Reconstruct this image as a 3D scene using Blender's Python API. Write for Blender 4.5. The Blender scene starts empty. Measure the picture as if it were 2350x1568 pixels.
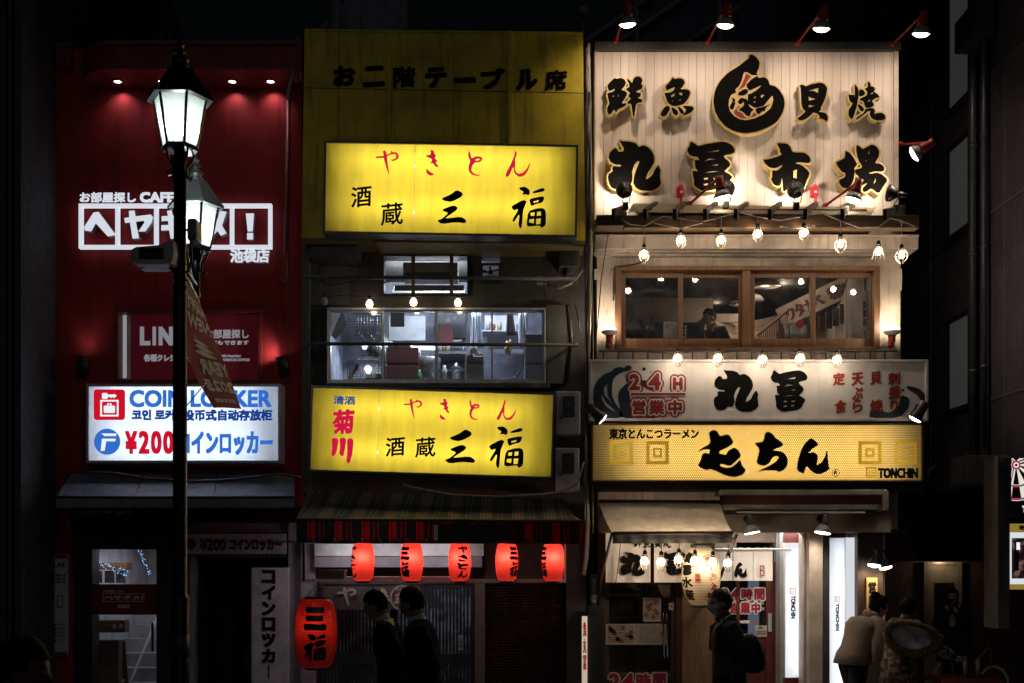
import bpy, bmesh, math, random
from mathutils import Vector, Matrix
from mathutils.geometry import tessellate_polygon
random.seed(7)
SC = bpy.context.scene
COL = SC.collection
R = math.radians
# ---------------------------------------------------------------- camera, world, light, exposure
CZ = 2.05                      # eye height of the photographer across the street
FQ = 2643.75                   # focal length in units of a 2350-unit-wide frame
cd = bpy.data.cameras.new("camera"); cam = bpy.data.objects.new("camera", cd); COL.objects.link(cam)
cam.location = (0, 0, CZ); cam.rotation_euler = (R(90), 0, 0)
cd.sensor_width = 36; cd.lens = 36 * FQ / 2350
cd.shift_y = (1275 - 784) / 2350
cd.clip_start = .1; cd.clip_end = 500
SC.camera = cam
SC.view_settings.view_transform = 'Standard'; SC.view_settings.look = 'None'
SC.view_settings.exposure = 0; SC.view_settings.gamma = 1
W = bpy.data.worlds.new("World"); SC.world = W; W.use_nodes = True
wn = W.node_tree.nodes; bg = wn["Background"]
sky = wn.new("ShaderNodeTexSky"); sky.sky_type = 'NISHITA'; sky.sun_disc = False
sky.sun_elevation = R(2); sky.sun_rotation = R(200)
W.node_tree.links.new(sky.outputs[0], bg.inputs[0]); bg.inputs[1].default_value = .0012
sl = bpy.data.lights.new("street_glow_fill", 'SUN'); so = bpy.data.objects.new("street_glow_fill", sl); COL.objects.link(so)
sl.energy = .05; sl.angle = R(60); sl.color = (.95, .95, 1); so.rotation_euler = (R(58), 0, R(14))  # soft front fill added to stand in for the street's ambient glow
cy = SC.cycles
cy.use_denoising = True
try: cy.denoiser = 'OPENIMAGEDENOISE'
except Exception: pass
cy.max_bounces = 8; cy.diffuse_bounces = 3; cy.glossy_bounces = 3; cy.transmission_bounces = 4; cy.transparent_max_bounces = 12
cy.sample_clamp_indirect = 2.5; cy.sample_clamp_direct = 0
cy.caustics_reflective = False; cy.caustics_refractive = False
cy.use_light_tree = True
# ---------------------------------------------------------------- helpers
def PX(qx, Y): return (qx - 1175) * Y / FQ
def PZ(qy, Y): return CZ + (1275 - qy) * Y / FQ
def P(qx, qy, Y): return Vector((PX(qx, Y), Y, PZ(qy, Y)))

class MB:
    def __init__(s): s.v = []; s.f = []; s.m = []; s.mi = 0; s.marks = []
    def add(s, vs, fs):
        n = len(s.v); s.v += [tuple(p) for p in vs]
        s.f += [tuple(i + n for i in f) for f in fs]; s.m += [s.mi] * len(fs); return s
    def mat(s, i): s.mi = i; return s
    def box(s, x0, x1, y0, y1, z0, z1):
        vs = [(x, y, z) for x in (x0, x1) for y in (y0, y1) for z in (z0, z1)]
        return s.add(vs, [(0, 1, 3, 2), (4, 6, 7, 5), (0, 4, 5, 1), (2, 3, 7, 6), (0, 2, 6, 4), (1, 5, 7, 3)])
    def q(s, x0, y0, x1, y1, Yf, Yb):          # box whose front face covers the given frame rectangle at depth Yf
        return s.box(PX(x0, Yf), PX(x1, Yf), Yf, Yb, PZ(y1, Yf), PZ(y0, Yf))
    def frame(s, x0, y0, x1, y1, t, Yf, Yb):   # four butted bars
        s.q(x0, y0, x1, y0 + t, Yf, Yb); s.q(x0, y1 - t, x1, y1, Yf, Yb)
        s.q(x0, y0 + t, x0 + t, y1 - t, Yf, Yb); s.q(x1 - t, y0 + t, x1, y1 - t, Yf, Yb); return s
    def quad(s, a, b, c, d): return s.add([a, b, c, d], [(0, 1, 2, 3)])
    def tube(s, pts, r, n=8, close=True):
        pts = [Vector(p) for p in pts]; rs = r if isinstance(r, (list, tuple)) else [r] * len(pts)
        vs = []; fs = []; up = None
        for i, p in enumerate(pts):
            a = pts[max(i - 1, 0)]; b = pts[min(i + 1, len(pts) - 1)]
            t = (b - a); t = t.normalized() if t.length > 1e-9 else Vector((0, 0, 1))
            if up is None: up = Vector((0, 0, 1)) if abs(t.z) < .9 else Vector((1, 0, 0))
            u = t.cross(up); u = u.normalized() if u.length > 1e-6 else t.orthogonal().normalized()
            w = u.cross(t).normalized(); up = w
            for k in range(n):
                an = 2 * math.pi * k / n; vs.append(p + (u * math.cos(an) + w * math.sin(an)) * rs[i])
        for i in range(len(pts) - 1):
            for k in range(n):
                k2 = (k + 1) % n; fs.append((i * n + k, i * n + k2, (i + 1) * n + k2, (i + 1) * n + k))
        if close: fs += [tuple(range(n - 1, -1, -1)), tuple(range((len(pts) - 1) * n, len(pts) * n))]
        return s.add(vs, fs)
    def lathe(s, prof, c=(0, 0, 0), n=20, ax=None, ph=0):
        c = Vector(c); m = Matrix.Identity(3)
        if ax is not None: m = Vector((0, 0, 1)).rotation_difference(Vector(ax)).to_matrix()
        vs = []; fs = []
        for r, z in prof:
            for k in range(n):
                a = 2 * math.pi * k / n + ph; vs.append(c + m @ Vector((r * math.cos(a), r * math.sin(a), z)))
        for i in range(len(prof) - 1):
            for k in range(n):
                k2 = (k + 1) % n; fs.append((i * n + k, i * n + k2, (i + 1) * n + k2, (i + 1) * n + k))
        if prof[0][0] > 1e-5: fs.append(tuple(range(n - 1, -1, -1)))
        if prof[-1][0] > 1e-5: fs.append(tuple(range((len(prof) - 1) * n, len(prof) * n)))
        return s.add(vs, fs)
    def ball(s, c, r, n=12, sc=(1, 1, 1)):
        c = Vector(c); pr = [(math.sin(math.pi * i / (n // 2)), -math.cos(math.pi * i / (n // 2))) for i in range(n // 2 + 1)]
        vs = []; fs = []
        for a, z in pr:
            for k in range(n):
                t = 2 * math.pi * k / n; vs.append(c + Vector((a * math.cos(t) * r * sc[0], a * math.sin(t) * r * sc[1], z * r * sc[2])))
        for i in range(len(pr) - 1):
            for k in range(n):
                k2 = (k + 1) % n; fs.append((i * n + k, i * n + k2, (i + 1) * n + k2, (i + 1) * n + k))
        return s.add(vs, fs)
    def prism(s, pts, Yf, Yb):                 # frame polygon at depth Yf pushed back to Yb
        A = [P(x, y, Yf) for x, y in pts]; n = len(A); B = [Vector((a.x, Yb, a.z)) for a in A]
        tri = tessellate_polygon([A])
        return s.add(A + B, list(tri) + [tuple(i + n for i in t[::-1]) for t in tri] + [(i, (i + 1) % n, (i + 1) % n + n, i + n) for i in range(n)])
    def plan(s, pts, z0, z1):                  # plan polygon (x, y) raised from z0 to z1
        A = [Vector((x, y, z0)) for x, y in pts]; n = len(A); B = [Vector((a.x, a.y, z1)) for a in A]
        tri = tessellate_polygon([A])
        return s.add(A + B, [tuple(t[::-1]) for t in tri] + [tuple(i + n for i in t) for t in tri] + [(i, (i + 1) % n, (i + 1) % n + n, i + n) for i in range(n)])
    def mesh(s, name, mats, off=(0, 0, 0), smooth=False):
        me = bpy.data.meshes.new(name); o = Vector(off)
        me.from_pydata([tuple(Vector(p) - o) for p in s.v], [], s.f)
        for m in (mats if isinstance(mats, (list, tuple)) else [mats]): me.materials.append(m)
        me.polygons.foreach_set("material_index", s.m)
        if smooth: me.polygons.foreach_set("use_smooth", [True] * len(s.f))
        bm = bmesh.new(); bm.from_mesh(me); bmesh.ops.recalc_face_normals(bm, faces=bm.faces); bm.to_mesh(me); bm.free()
        me.update(); return me

def rootloc(o):
    l = Vector((0, 0, 0))
    while o is not None: l += o.location; o = o.parent
    return l
def tag(o, label=None, cat=None, group=None, kind=None):
    if label: o["label"] = label
    if cat: o["category"] = cat
    if group: o["group"] = group
    if kind: o["kind"] = kind
    return o
def T(name, label, cat, loc=(0, 0, 0), group=None, rot=None):
    o = bpy.data.objects.new(name, None); COL.objects.link(o); o.location = loc; o.empty_display_size = .1
    if rot: o.rotation_euler = rot
    return tag(o, label, cat, group)
def part(mb, name, mats, parent, smooth=False, bevel=0):
    if len(mb.marks) > 1:                      # several strings or marks: one mesh each
        ms = mb.marks + [(len(mb.v), len(mb.f))]; first = None
        if ms[0] != (0, 0): ms = [(0, 0)] + ms
        for (v0, f0), (v1, f1) in zip(ms[:-1], ms[1:]):
            if f1 > f0:
                b = MB(); b.v = mb.v[v0:v1]; b.f = [tuple(i - v0 for i in f) for f in mb.f[f0:f1]]; b.m = mb.m[f0:f1]
                o = part(b, name, mats, parent, smooth, bevel); first = first or o
        return first
    o = bpy.data.objects.new(name, mb.mesh(name, mats, rootloc(parent), smooth)); COL.objects.link(o); o.parent = parent
    if bevel:
        b = o.modifiers.new("bevel", 'BEVEL'); b.width = bevel; b.segments = 2; b.limit_method = 'ANGLE'
    return o
def solo(mb, name, mats, label=None, cat=None, group=None, kind=None, smooth=False, bevel=0):
    xs = [p[0] for p in mb.v]; ys = [p[1] for p in mb.v]; zs = [p[2] for p in mb.v]
    off = Vector(((min(xs) + max(xs)) / 2, (min(ys) + max(ys)) / 2, min(zs)))
    o = bpy.data.objects.new(name, mb.mesh(name, mats, off, smooth)); COL.objects.link(o); o.location = off
    if bevel:
        b = o.modifiers.new("bevel", 'BEVEL'); b.width = bevel; b.segments = 2; b.limit_method = 'ANGLE'
    return tag(o, label, cat, group, kind)
def copy_tree(o, parent=None):
    c = o.copy(); COL.objects.link(c)
    if parent is not None: c.parent = parent; c.matrix_parent_inverse = Matrix.Identity(4)
    for ch in o.children: copy_tree(ch, c)
    return c
def light(kind, loc, e, col, parent=None, size=.03, aim=None, spot=120, blend=1, sx=None, sy=None):
    l = bpy.data.lights.new("light", kind); o = bpy.data.objects.new("light", l); COL.objects.link(o)
    l.energy = e; l.color = col
    if kind == 'AREA': l.shape = 'RECTANGLE'; l.size = sx; l.size_y = sy
    else: l.shadow_soft_size = size
    if kind == 'SPOT': l.spot_size = R(spot); l.spot_blend = blend
    o.location = Vector(loc) - (rootloc(parent) if parent else Vector())
    if aim is not None: o.rotation_euler = Vector(aim).to_track_quat('-Z', 'Y').to_euler()
    if parent: o.parent = parent
    return o
# ---------------------------------------------------------------- materials
def nt(name):
    m = bpy.data.materials.new(name); m.use_nodes = True; t = m.node_tree; return m, t, t.nodes, t.links
def mixc(t, f, a, b, mode='MIX'):
    n = t.nodes.new("ShaderNodeMix"); n.data_type = 'RGBA'; n.blend_type = mode
    for sck, val in ((n.inputs[0], f), (n.inputs[6], a), (n.inputs[7], b)):
        if hasattr(val, 'links'): t.links.new(val, sck)
        elif isinstance(val, (tuple, list)): sck.default_value = (*val[:3], 1)
        else: sck.default_value = val
    return n.outputs[2]
def noise(t, scale, detail=4, stretch=None, coord="Object", rough=.55):
    tc = t.nodes.new("ShaderNodeTexCoord"); n = t.nodes.new("ShaderNodeTexNoise"); n.inputs["Scale"].default_value = scale
    n.inputs["Detail"].default_value = detail; n.inputs["Roughness"].default_value = rough
    if stretch:
        mp = t.nodes.new("ShaderNodeMapping"); mp.inputs["Scale"].default_value = stretch
        t.links.new(tc.outputs[coord], mp.inputs[0]); t.links.new(mp.outputs[0], n.inputs["Vector"])
    else: t.links.new(tc.outputs[coord], n.inputs["Vector"])
    return n.outputs[0]
def ramp(t, f, a, b, ca=(0, 0, 0), cb=(1, 1, 1)):
    n = t.nodes.new("ShaderNodeValToRGB"); n.color_ramp.elements[0].position = a; n.color_ramp.elements[1].position = b
    n.color_ramp.elements[0].color = (*ca, 1); n.color_ramp.elements[1].color = (*cb, 1); t.links.new(f, n.inputs[0]); return n.outputs[0]
def M(name, col, rough=.6, metal=0, var=.3, scale=5, bump=0, bscale=60, streak=0, spec=.5, coat=0):
    m, t, n, l = nt(name); b = n["Principled BSDF"]
    b.inputs["Roughness"].default_value = rough; b.inputs["Metallic"].default_value = metal; b.inputs["Specular IOR Level"].default_value = spec
    b.inputs["Coat Weight"].default_value = coat
    c = mixc(t, ramp(t, noise(t, scale), .3, .7), tuple(x * (1 - var) for x in col), tuple(min(1, x * (1 + var * .4)) for x in col))
    if streak:
        s = ramp(t, noise(t, 3, 6, (4, 4, .35)), .52, .72); k = t.nodes.new("ShaderNodeMath"); k.operation = 'MULTIPLY'; k.inputs[1].default_value = streak
        l.new(s, k.inputs[0]); c = mixc(t, k.outputs[0], c, tuple(x * .3 for x in col))
    l.new(c, b.inputs["Base Color"])
    rr = ramp(t, noise(t, scale * 3), .3, .7, (rough * .8,) * 3, (min(1, rough * 1.2),) * 3); l.new(rr, b.inputs["Roughness"])
    if bump:
        bp = n.new("ShaderNodeBump"); bp.inputs["Strength"].default_value = bump; bp.inputs["Distance"].default_value = .01
        l.new(noise(t, bscale, 6), bp.inputs["Height"]); l.new(bp.outputs[0], b.inputs["Normal"])
    return m
def wood(name, col, rough=.6, axis='z', dark=.45):
    m, t, n, l = nt(name); b = n["Principled BSDF"]; b.inputs["Roughness"].default_value = rough
    st = {'z': (14, 14, .8), 'x': (.8, 14, 14)}[axis]
    c = mixc(t, ramp(t, noise(t, 3, 8, st), .35, .68), tuple(x * dark for x in col), col)
    c = mixc(t, ramp(t, noise(t, 2.2, 3), .45, .75), c, tuple(x * .5 for x in col)); l.new(c, b.inputs["Base Color"])
    bp = n.new("ShaderNodeBump"); bp.inputs["Strength"].default_value = .35; bp.inputs["Distance"].default_value = .004
    l.new(noise(t, 5, 8, st), bp.inputs["Height"]); l.new(bp.outputs[0], b.inputs["Normal"]); return m
def EM(name, col, strength, through=0, sample=True, base=None):
    m, t, n, l = nt(name); n.remove(n["Principled BSDF"]); e = n.new("ShaderNodeEmission"); e.inputs[0].default_value = (*col, 1); e.inputs[1].default_value = strength
    out = n["Material Output"]; sh = e.outputs[0]
    if base:
        d = n.new("ShaderNodeBsdfDiffuse"); d.inputs[0].default_value = (*base, 1); a = n.new("ShaderNodeAddShader"); l.new(sh, a.inputs[0]); l.new(d.outputs[0], a.inputs[1]); sh = a.outputs[0]
    if through:
        tr = n.new("ShaderNodeBsdfTransparent"); mx = n.new("ShaderNodeMixShader"); mx.inputs[0].default_value = through
        l.new(sh, mx.inputs[1]); l.new(tr.outputs[0], mx.inputs[2]); sh = mx.outputs[0]
    l.new(sh, out.inputs[0])
    if not sample:
        try: m.cycles.emission_sampling = 'NONE'
        except Exception: pass
    return m
def TL(name, col, through=0, refl=.15, mottle=.06, ribs=0):      # translucent sheet: paper, acrylic, frosted glass
    m, t, n, l = nt(name); n.remove(n["Principled BSDF"]); out = n["Material Output"]
    c = mixc(t, ramp(t, noise(t, 2.5, 6, (3, 3, .5)), .35, .7), tuple(x * (1 - mottle * 2) for x in col), col)
    tl = n.new("ShaderNodeBsdfTranslucent"); d = n.new("ShaderNodeBsdfDiffuse"); l.new(c, tl.inputs[0]); l.new(c, d.inputs[0])
    mx = n.new("ShaderNodeMixShader"); mx.inputs[0].default_value = refl; l.new(tl.outputs[0], mx.inputs[1]); l.new(d.outputs[0], mx.inputs[2]); sh = mx.outputs[0]
    if ribs:
        tc = n.new("ShaderNodeTexCoord"); w = n.new("ShaderNodeTexWave"); w.wave_type = 'BANDS'; w.bands_direction = 'Z'; w.inputs["Scale"].default_value = ribs
        l.new(tc.outputs["Object"], w.inputs["Vector"]); c2 = mixc(t, ramp(t, w.outputs[1], 0, .45), tuple(x * .4 for x in col), c)
        l.new(c2, tl.inputs[0]); l.new(c2, d.inputs[0])
    if through:
        tr = n.new("ShaderNodeBsdfTransparent"); m2 = n.new("ShaderNodeMixShader"); m2.inputs[0].default_value = through
        l.new(sh, m2.inputs[1]); l.new(tr.outputs[0], m2.inputs[2]); sh = m2.outputs[0]
    l.new(sh, out.inputs[0]); return m
def GLASS(name, refl=.12, tint=(.95, .97, 1), rough=.02, dirt=.05):
    m, t, n, l = nt(name); n.remove(n["Principled BSDF"]); out = n["Material Output"]
    tr = n.new("ShaderNodeBsdfTransparent"); tr.inputs[0].default_value = (*tint, 1); g = n.new("ShaderNodeBsdfGlossy"); g.inputs["Roughness"].default_value = rough
    d = n.new("ShaderNodeBsdfDiffuse"); d.inputs[0].default_value = (.5, .5, .5, 1)
    fr = n.new("ShaderNodeFresnel"); fr.inputs[0].default_value = 1.5; ad = n.new("ShaderNodeMath"); ad.operation = 'ADD'; ad.use_clamp = True; ad.inputs[1].default_value = refl - .04
    l.new(fr.outputs[0], ad.inputs[0]); mx = n.new("ShaderNodeMixShader"); l.new(ad.outputs[0], mx.inputs[0]); l.new(tr.outputs[0], mx.inputs[1]); l.new(g.outputs[0], mx.inputs[2])
    k = n.new("ShaderNodeMath"); k.operation = 'MULTIPLY'; k.inputs[1].default_value = dirt; l.new(ramp(t, noise(t, 4, 6), .45, .8), k.inputs[0])
    m2 = n.new("ShaderNodeMixShader"); l.new(k.outputs[0], m2.inputs[0]); l.new(mx.outputs[0], m2.inputs[1]); l.new(d.outputs[0], m2.inputs[2]); l.new(m2.outputs[0], out.inputs[0]); return m
WARM = (1, .78, .56); COOL = (.86, .93, 1)
BLACK = M("black_paint", (.012, .012, .013), .45, var=.2)
INK = M("black_lettering", (.004, .004, .004), .8, var=.1, spec=.08)
DARK = M("dark_metal", (.03, .031, .034), .4, .4)
ALU = M("aluminium", (.5, .5, .53), .4, .3, var=.25, streak=.4)
GREYP = M("grey_paint", (.16, .16, .17), .5, streak=.4)
WHITEP = M("white_paint", (.72, .72, .7), .5, streak=.25)
PVC = M("pvc_pipe", (.34, .31, .28), .5, streak=.5)
CABLE = M("black_cable", (.03, .03, .03), .5)
CORD = M("grey_cord", (.3, .27, .24), .6)
BULB = EM("lamp_bulb", (1, .78, .5), 9, through=.45, sample=False)
GLS = GLASS("window_glass", .10); GLD = GLASS("dining_glass", .05)
SKIN = M("skin", (.42, .25, .18), .5, var=.15); HAIR = M("black_hair", (.006, .005, .005), .7, bump=.5, bscale=120, spec=.05); SUIT = M("dark_suit", (.006, .006, .008), .95, spec=.08)
# ---------------------------------------------------------------- lettering
_g = {}
def glyph(s):
    if s not in _g:
        c = bpy.data.curves.new("lettering", 'FONT'); c.body = s; c.size = 1; c.resolution_u = 3
        o = bpy.data.objects.new("lettering", c); COL.objects.link(o)
        me = bpy.data.meshes.new_from_object(o)
        vs = [(v.co.x, v.co.y) for v in me.vertices]; fs = [tuple(p.vertices) for p in me.polygons]
        bpy.data.objects.remove(o); bpy.data.curves.remove(c); bpy.data.meshes.remove(me)
        _g[s] = (vs, fs)
    return _g[s]
def bbox(vs):
    xs = [v[0] for v in vs]; ys = [v[1] for v in vs]; return min(xs), min(ys), max(xs), max(ys)
def ring(w, square=False):
    if w <= 0: return [(0, 0)]
    if square:                                  # square pen: keeps the cut ends of gothic lettering
        o = [(a * w, b * w) for a, b in ((-1, -1), (0, -1), (1, -1), (1, 0), (1, 1), (0, 1), (-1, 1), (-1, 0))]
        if w > 1.5: o += [(a * w * .5, b * w * .5) for a, b in ((-1, -1), (1, -1), (1, 1), (-1, 1))] + [(a * w, b * w) for a, b in ((-.5, -1), (.5, -1), (1, -.5), (1, .5), (.5, 1), (-.5, 1), (-1, .5), (-1, -.5))]
        return o + [(0, 0)]
    n = 10 if w < 4 else (20 if w < 6 else 36); o = [(w * math.cos(k * 2 * math.pi / n), w * math.sin(k * 2 * math.pi / n)) for k in range(n)]
    r = w - 2
    while r > .6 and w > 1.0: o += [(r * math.cos(k * math.pi / 4 + r), r * math.sin(k * math.pi / 4 + r)) for k in range(8)]; r -= 2
    if 1.0 < w <= 2.6: o += [(w * .5 * math.cos(k * math.pi / 3 + .3), w * .5 * math.sin(k * math.pi / 3 + .3)) for k in range(6)]
    return o + [(0, 0)]
def face_at(Y):
    def f(x, y, k): return P(x, y, Y - k * 6e-5)
    return f
def put(mb, gl, rect, w=0, fit=None, shear=0, jit=0, grow=False, flip=False, square=False, mark=True):
    """fit flat lettering into a rectangle (x0,y0,x1,y1), thickened by w; fit maps (x, y, layer) to a surface"""
    if mark: mb.marks.append((len(mb.v), len(mb.f)))
    vs, fs = gl; a, b, c, d = bbox(vs); x0, y0, x1, y1 = rect
    if not grow: x0 += w; x1 -= w; y0 += w; y1 -= w
    rx = random.Random(int(x0 * 13 + y0 * 7))
    j = [(rx.uniform(-jit, jit), rx.uniform(-jit, jit)) for _ in vs]
    base = []
    for (x, y), (jx, jy) in zip(vs, j):
        u = (x - a) / max(c - a, 1e-6); v = (y - b) / max(d - b, 1e-6)
        if flip: u = 1 - u
        base.append((x0 + u * (x1 - x0) + jx, y1 - v * (y1 - y0) + jy - shear * (u - .5) * (y1 - y0)))
    for k, (ox, oy) in enumerate(ring(w, square)):
        mb.add([fit(x + ox, y + oy, k) for x, y in base], fs)
    return mb
def text(mb, s, rect, Y, w=0, **k):
    k.setdefault("square", not (k.get("jit") or k.get("shear")))
    return put(mb, glyph(s), rect, w, face_at(Y) if not callable(Y) else Y, **k)
def vtext(mb, s, rect, Y, w=0, **k):
    x0, y0, x1, y1 = rect; h = (y1 - y0) / len(s)
    mb.marks.append((len(mb.v), len(mb.f)))
    for i, ch in enumerate(s):
        r = (x0, y0 + i * h + h * .06, x1, y0 + (i + 1) * h - h * .06)
        if ch == 'ー': put(mb, ([(0, 0), (.1, 0), (.1, 1), (0, 1)], [(0, 1, 2, 3)]), ((x0 + x1) / 2 - 1.5, r[1], (x0 + x1) / 2 + 1.5, r[3]), 0, face_at(Y) if not callable(Y) else Y, mark=False)
        elif ch != ' ': text(mb, ch, r, Y, w, mark=False, **k)
    return mb
def poly(pieces):
    """brush glyph from traced outlines: list of (outline, [holes]) with y down"""
    vs = []; fs = []
    for out, holes in pieces:
        loops = [[Vector((x, -y, 0)) for x, y in lp] for lp in [out] + holes]
        tri = tessellate_polygon(loops); n = len(vs)
        vs += [(p.x, p.y) for lp in loops for p in lp]; fs += [tuple(i + n for i in t) for t in tri]
    return vs, fs
def smooth_loop(lp, it=1):
    for _ in range(it):
        o = []
        for i, (x, y) in enumerate(lp):
            X, Yv = lp[(i + 1) % len(lp)]; o += [(x * .8 + X * .2, y * .8 + Yv * .2), (x * .2 + X * .8, y * .2 + Yv * .8)]
        lp = o
    return lp
def brush(*pieces): return poly([(smooth_loop(p[0]), list(p[1:])) for p in pieces])
G = {}
G['sen'] = brush([[(205,285),(315,170),(345,190),(410,172),(468,200),(490,245),(470,305),(415,360),(480,375),(510,410),(500,450),(420,570),(490,555),(498,590),(430,630),(370,650),(345,705),(300,655),(285,700),(235,740),(205,700),(200,640),(225,590),(240,560),(215,480),(205,405),(240,400),(300,385),(330,335),(235,378),(215,330)],[(280,465),(310,435),(305,465)],[(365,440),(382,425),(365,475)]],
 [[(500,185),(550,215),(585,260),(600,195),(640,155),(690,150),(735,180),(745,225),(720,265),(750,290),(735,340),(660,375),(640,390),(720,405),(715,460),(660,480),(735,500),(740,545),(650,560),(635,650),(610,800),(590,720),(570,560),(505,580),(520,530),(570,490),(515,450),(560,410),(530,385),(485,345),(550,310),(530,250)]])
G['uo'] = brush([[(1095,300),(1165,230),(1205,160),(1235,195),(1300,178),(1360,190),(1395,240),(1360,310),(1320,350),(1400,345),(1465,365),(1480,410),(1440,500),(1370,580),(1220,610),(1130,560),(1100,470),(1075,400),(1130,405),(1210,380),(1245,310),(1170,340),(1110,372)],[(1175,450),(1235,410),(1230,450),(1185,468)],[(1300,400),(1355,405),(1345,445),(1315,435)],[(1195,525),(1210,522),(1200,545)],[(1295,515),(1330,500),(1325,522)]],
 [[(1020,720),(1070,630),(1120,600),(1155,610),(1165,650),(1110,750),(1060,768),(1025,750)]],[[(1180,620),(1240,640),(1290,690),(1285,740),(1250,750),(1210,720)]],[[(1280,610),(1330,630),(1385,700),(1375,730),(1330,720),(1300,670)]],[[(1350,605),(1440,600),(1515,610),(1535,650),(1490,700),(1420,735),(1355,755),(1390,710),(1415,660)]])
G['swirl'] = poly([(smooth_loop([(765,140),(830,140),(900,195),(940,260),(930,350),(890,430),(905,480),(920,520),(1020,500),(1080,550),(1100,630),(1180,640),(1270,720),(1330,830),(1345,950),(1310,1080),(1220,1220),(1080,1310),(900,1380),(700,1410),(520,1370),(380,1290),(280,1180),(210,1030),(190,870),(215,720),(300,560),(440,420),(580,340),(690,250),(770,195)]), [])])
G['cavity'] = poly([([(690,425),(740,425),(810,470),(905,475),(800,540),(725,620),(730,670),(775,720),(940,645),(965,640),(880,720),(800,765),(750,780),(745,930),(860,1000),(1000,970),(1080,870),(1145,800),(1158,870),(1140,940),(1110,1010),(1000,1100),(860,1165),(720,1195),(620,1180),(530,1130),(460,1050),(438,960),(445,870),(480,790),(560,750),(545,705),(610,640),(650,560),(670,470)], [])])
G['redpatch'] = poly([([(720,440),(800,490),(730,580),(700,650),(590,720),(640,640),(690,530)], []), ([(590,965),(625,970),(570,1010),(580,1050),(650,1075),(700,1140),(740,1170),(640,1165),(560,1120),(515,1065)], []), ([(850,1065),(895,1120),(790,1160)], [])])
G['fishblack'] = brush([[(580,760),(690,690),(750,700),(750,760),(680,800),(600,800)]],[[(480,830),(540,850),(545,895),(500,905),(555,905),(510,1030),(470,1020),(450,980),(510,880)]],[[(585,890),(640,830),(740,860),(750,930),(790,990),(850,1030),(800,1060),(780,1140),(720,1120),(670,1060),(590,1030),(690,960),(680,890),(640,940),(600,930)]],[[(870,1000),(1000,980),(1130,930),(1040,990),(1020,1060),(990,1040),(930,1105),(880,1080)]])
G['fishgold'] = poly([([(840,840),(875,810),(870,840)], []), ([(955,830),(965,790),(1015,790),(980,830)], []), ([(835,895),(868,895),(860,915)], [])])
G['kai'] = brush([[(310,300),(350,258),(420,270),(445,295),(560,250),(740,215),(820,245),(875,320),(870,400),(830,560),(770,680),(750,710),(755,765),(700,800),(780,810),(850,830),(890,900),(885,970),(850,990),(810,960),(740,930),(670,945),(735,910),(690,840),(590,810),(575,840),(480,925),(380,975),(320,970),(275,940),(350,880),(450,790),(385,740),(360,640),(350,420),(345,310)],[(500,385),(700,325),(690,430),(610,385)],[(505,495),(560,525),(685,550),(620,550),(510,580)],[(505,665),(640,680),(505,715)]])
G['yaki'] = brush([[(1415,250),(1480,310),(1505,380),(1500,500),(1480,620),(1470,690),(1390,930),(1350,945),(1300,880),(1300,770),(1380,650),(1420,520),(1430,400)]],[[(1300,455),(1360,468),(1420,460),(1415,560),(1385,630),(1330,600),(1305,520)]],[[(1520,350),(1590,360),(1640,425),(1615,475),(1530,500),(1505,470)]],[[(1490,640),(1560,680),(1610,740),(1600,800),(1540,790),(1490,700)]],
 [[(1680,210),(1710,195),(1740,240),(1745,295),(1810,300),(1835,360),(1800,400),(1890,450),(1925,520),(1850,525),(1760,590),(1810,640),(1800,690),(1700,730),(1640,720),(1610,640),(1610,600),(1530,570),(1520,540),(1660,480),(1680,410),(1620,340),(1690,310)],[(1725,450),(1795,410),(1785,440)],[(1680,600),(1735,555),(1720,590)]],[[(1650,720),(1690,790),(1620,850),(1500,935),(1430,965),(1480,900),(1600,830)]],[[(1750,720),(1810,740),(1830,790),(1815,850),(1870,825),(1970,820),(2035,870),(2040,950),(1960,970),(1850,970),(1760,930),(1720,850),(1740,780),(1700,800),(1640,760)]])
G['maru'] = brush([[(310,105),(345,125),(480,130),(570,160),(610,215),(640,195),(700,190),(780,240),(840,330),(850,430),(800,530),(740,620),(710,715),(760,690),(810,650),(850,560),(910,490),(920,530),(945,570),(930,630),(940,720),(950,780),(900,840),(800,885),(650,885),(560,840),(520,770),(530,680),(560,580),(630,415),(555,455),(500,600),(512,640),(510,720),(490,780),(440,800),(395,780),(340,850),(260,865),(190,840),(150,770),(135,640),(220,580),(195,540),(230,505),(320,520),(345,490),(250,485),(170,440),(145,370),(170,290),(240,220),(285,255),(300,290),(380,280),(375,220),(340,170)]])
G['tomi'] = brush([[(1400,125),(1470,160),(1520,200),(1620,170),(1800,140),(1920,130),(2020,170),(2080,240),(2070,310),(1905,345),(1920,385),(1990,440),(2010,490),(1950,560),(1910,585),(2010,640),(2040,680),(1985,750),(1970,800),(1900,850),(1700,875),(1580,890),(1500,840),(1450,790),(1460,740),(1440,640),(1430,575),(1530,590),(1475,540),(1470,450),(1460,410),(1540,415),(1500,360),(1430,360),(1370,320),(1345,260),(1390,180)],[(1620,298),(1840,258),(1830,285)],[(1605,435),(1680,392),(1820,400),(1690,412)],[(1630,512),(1822,480),(1822,497)],[(1575,618),(1720,585),(1865,588),(1720,602)],[(1605,690),(1670,685),(1668,712),(1605,714)],[(1755,685),(1830,680),(1825,708),(1755,712)],[(1600,780),(1670,772),(1668,797),(1605,804)],[(1755,765),(1815,760),(1812,787),(1758,790)]])
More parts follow.
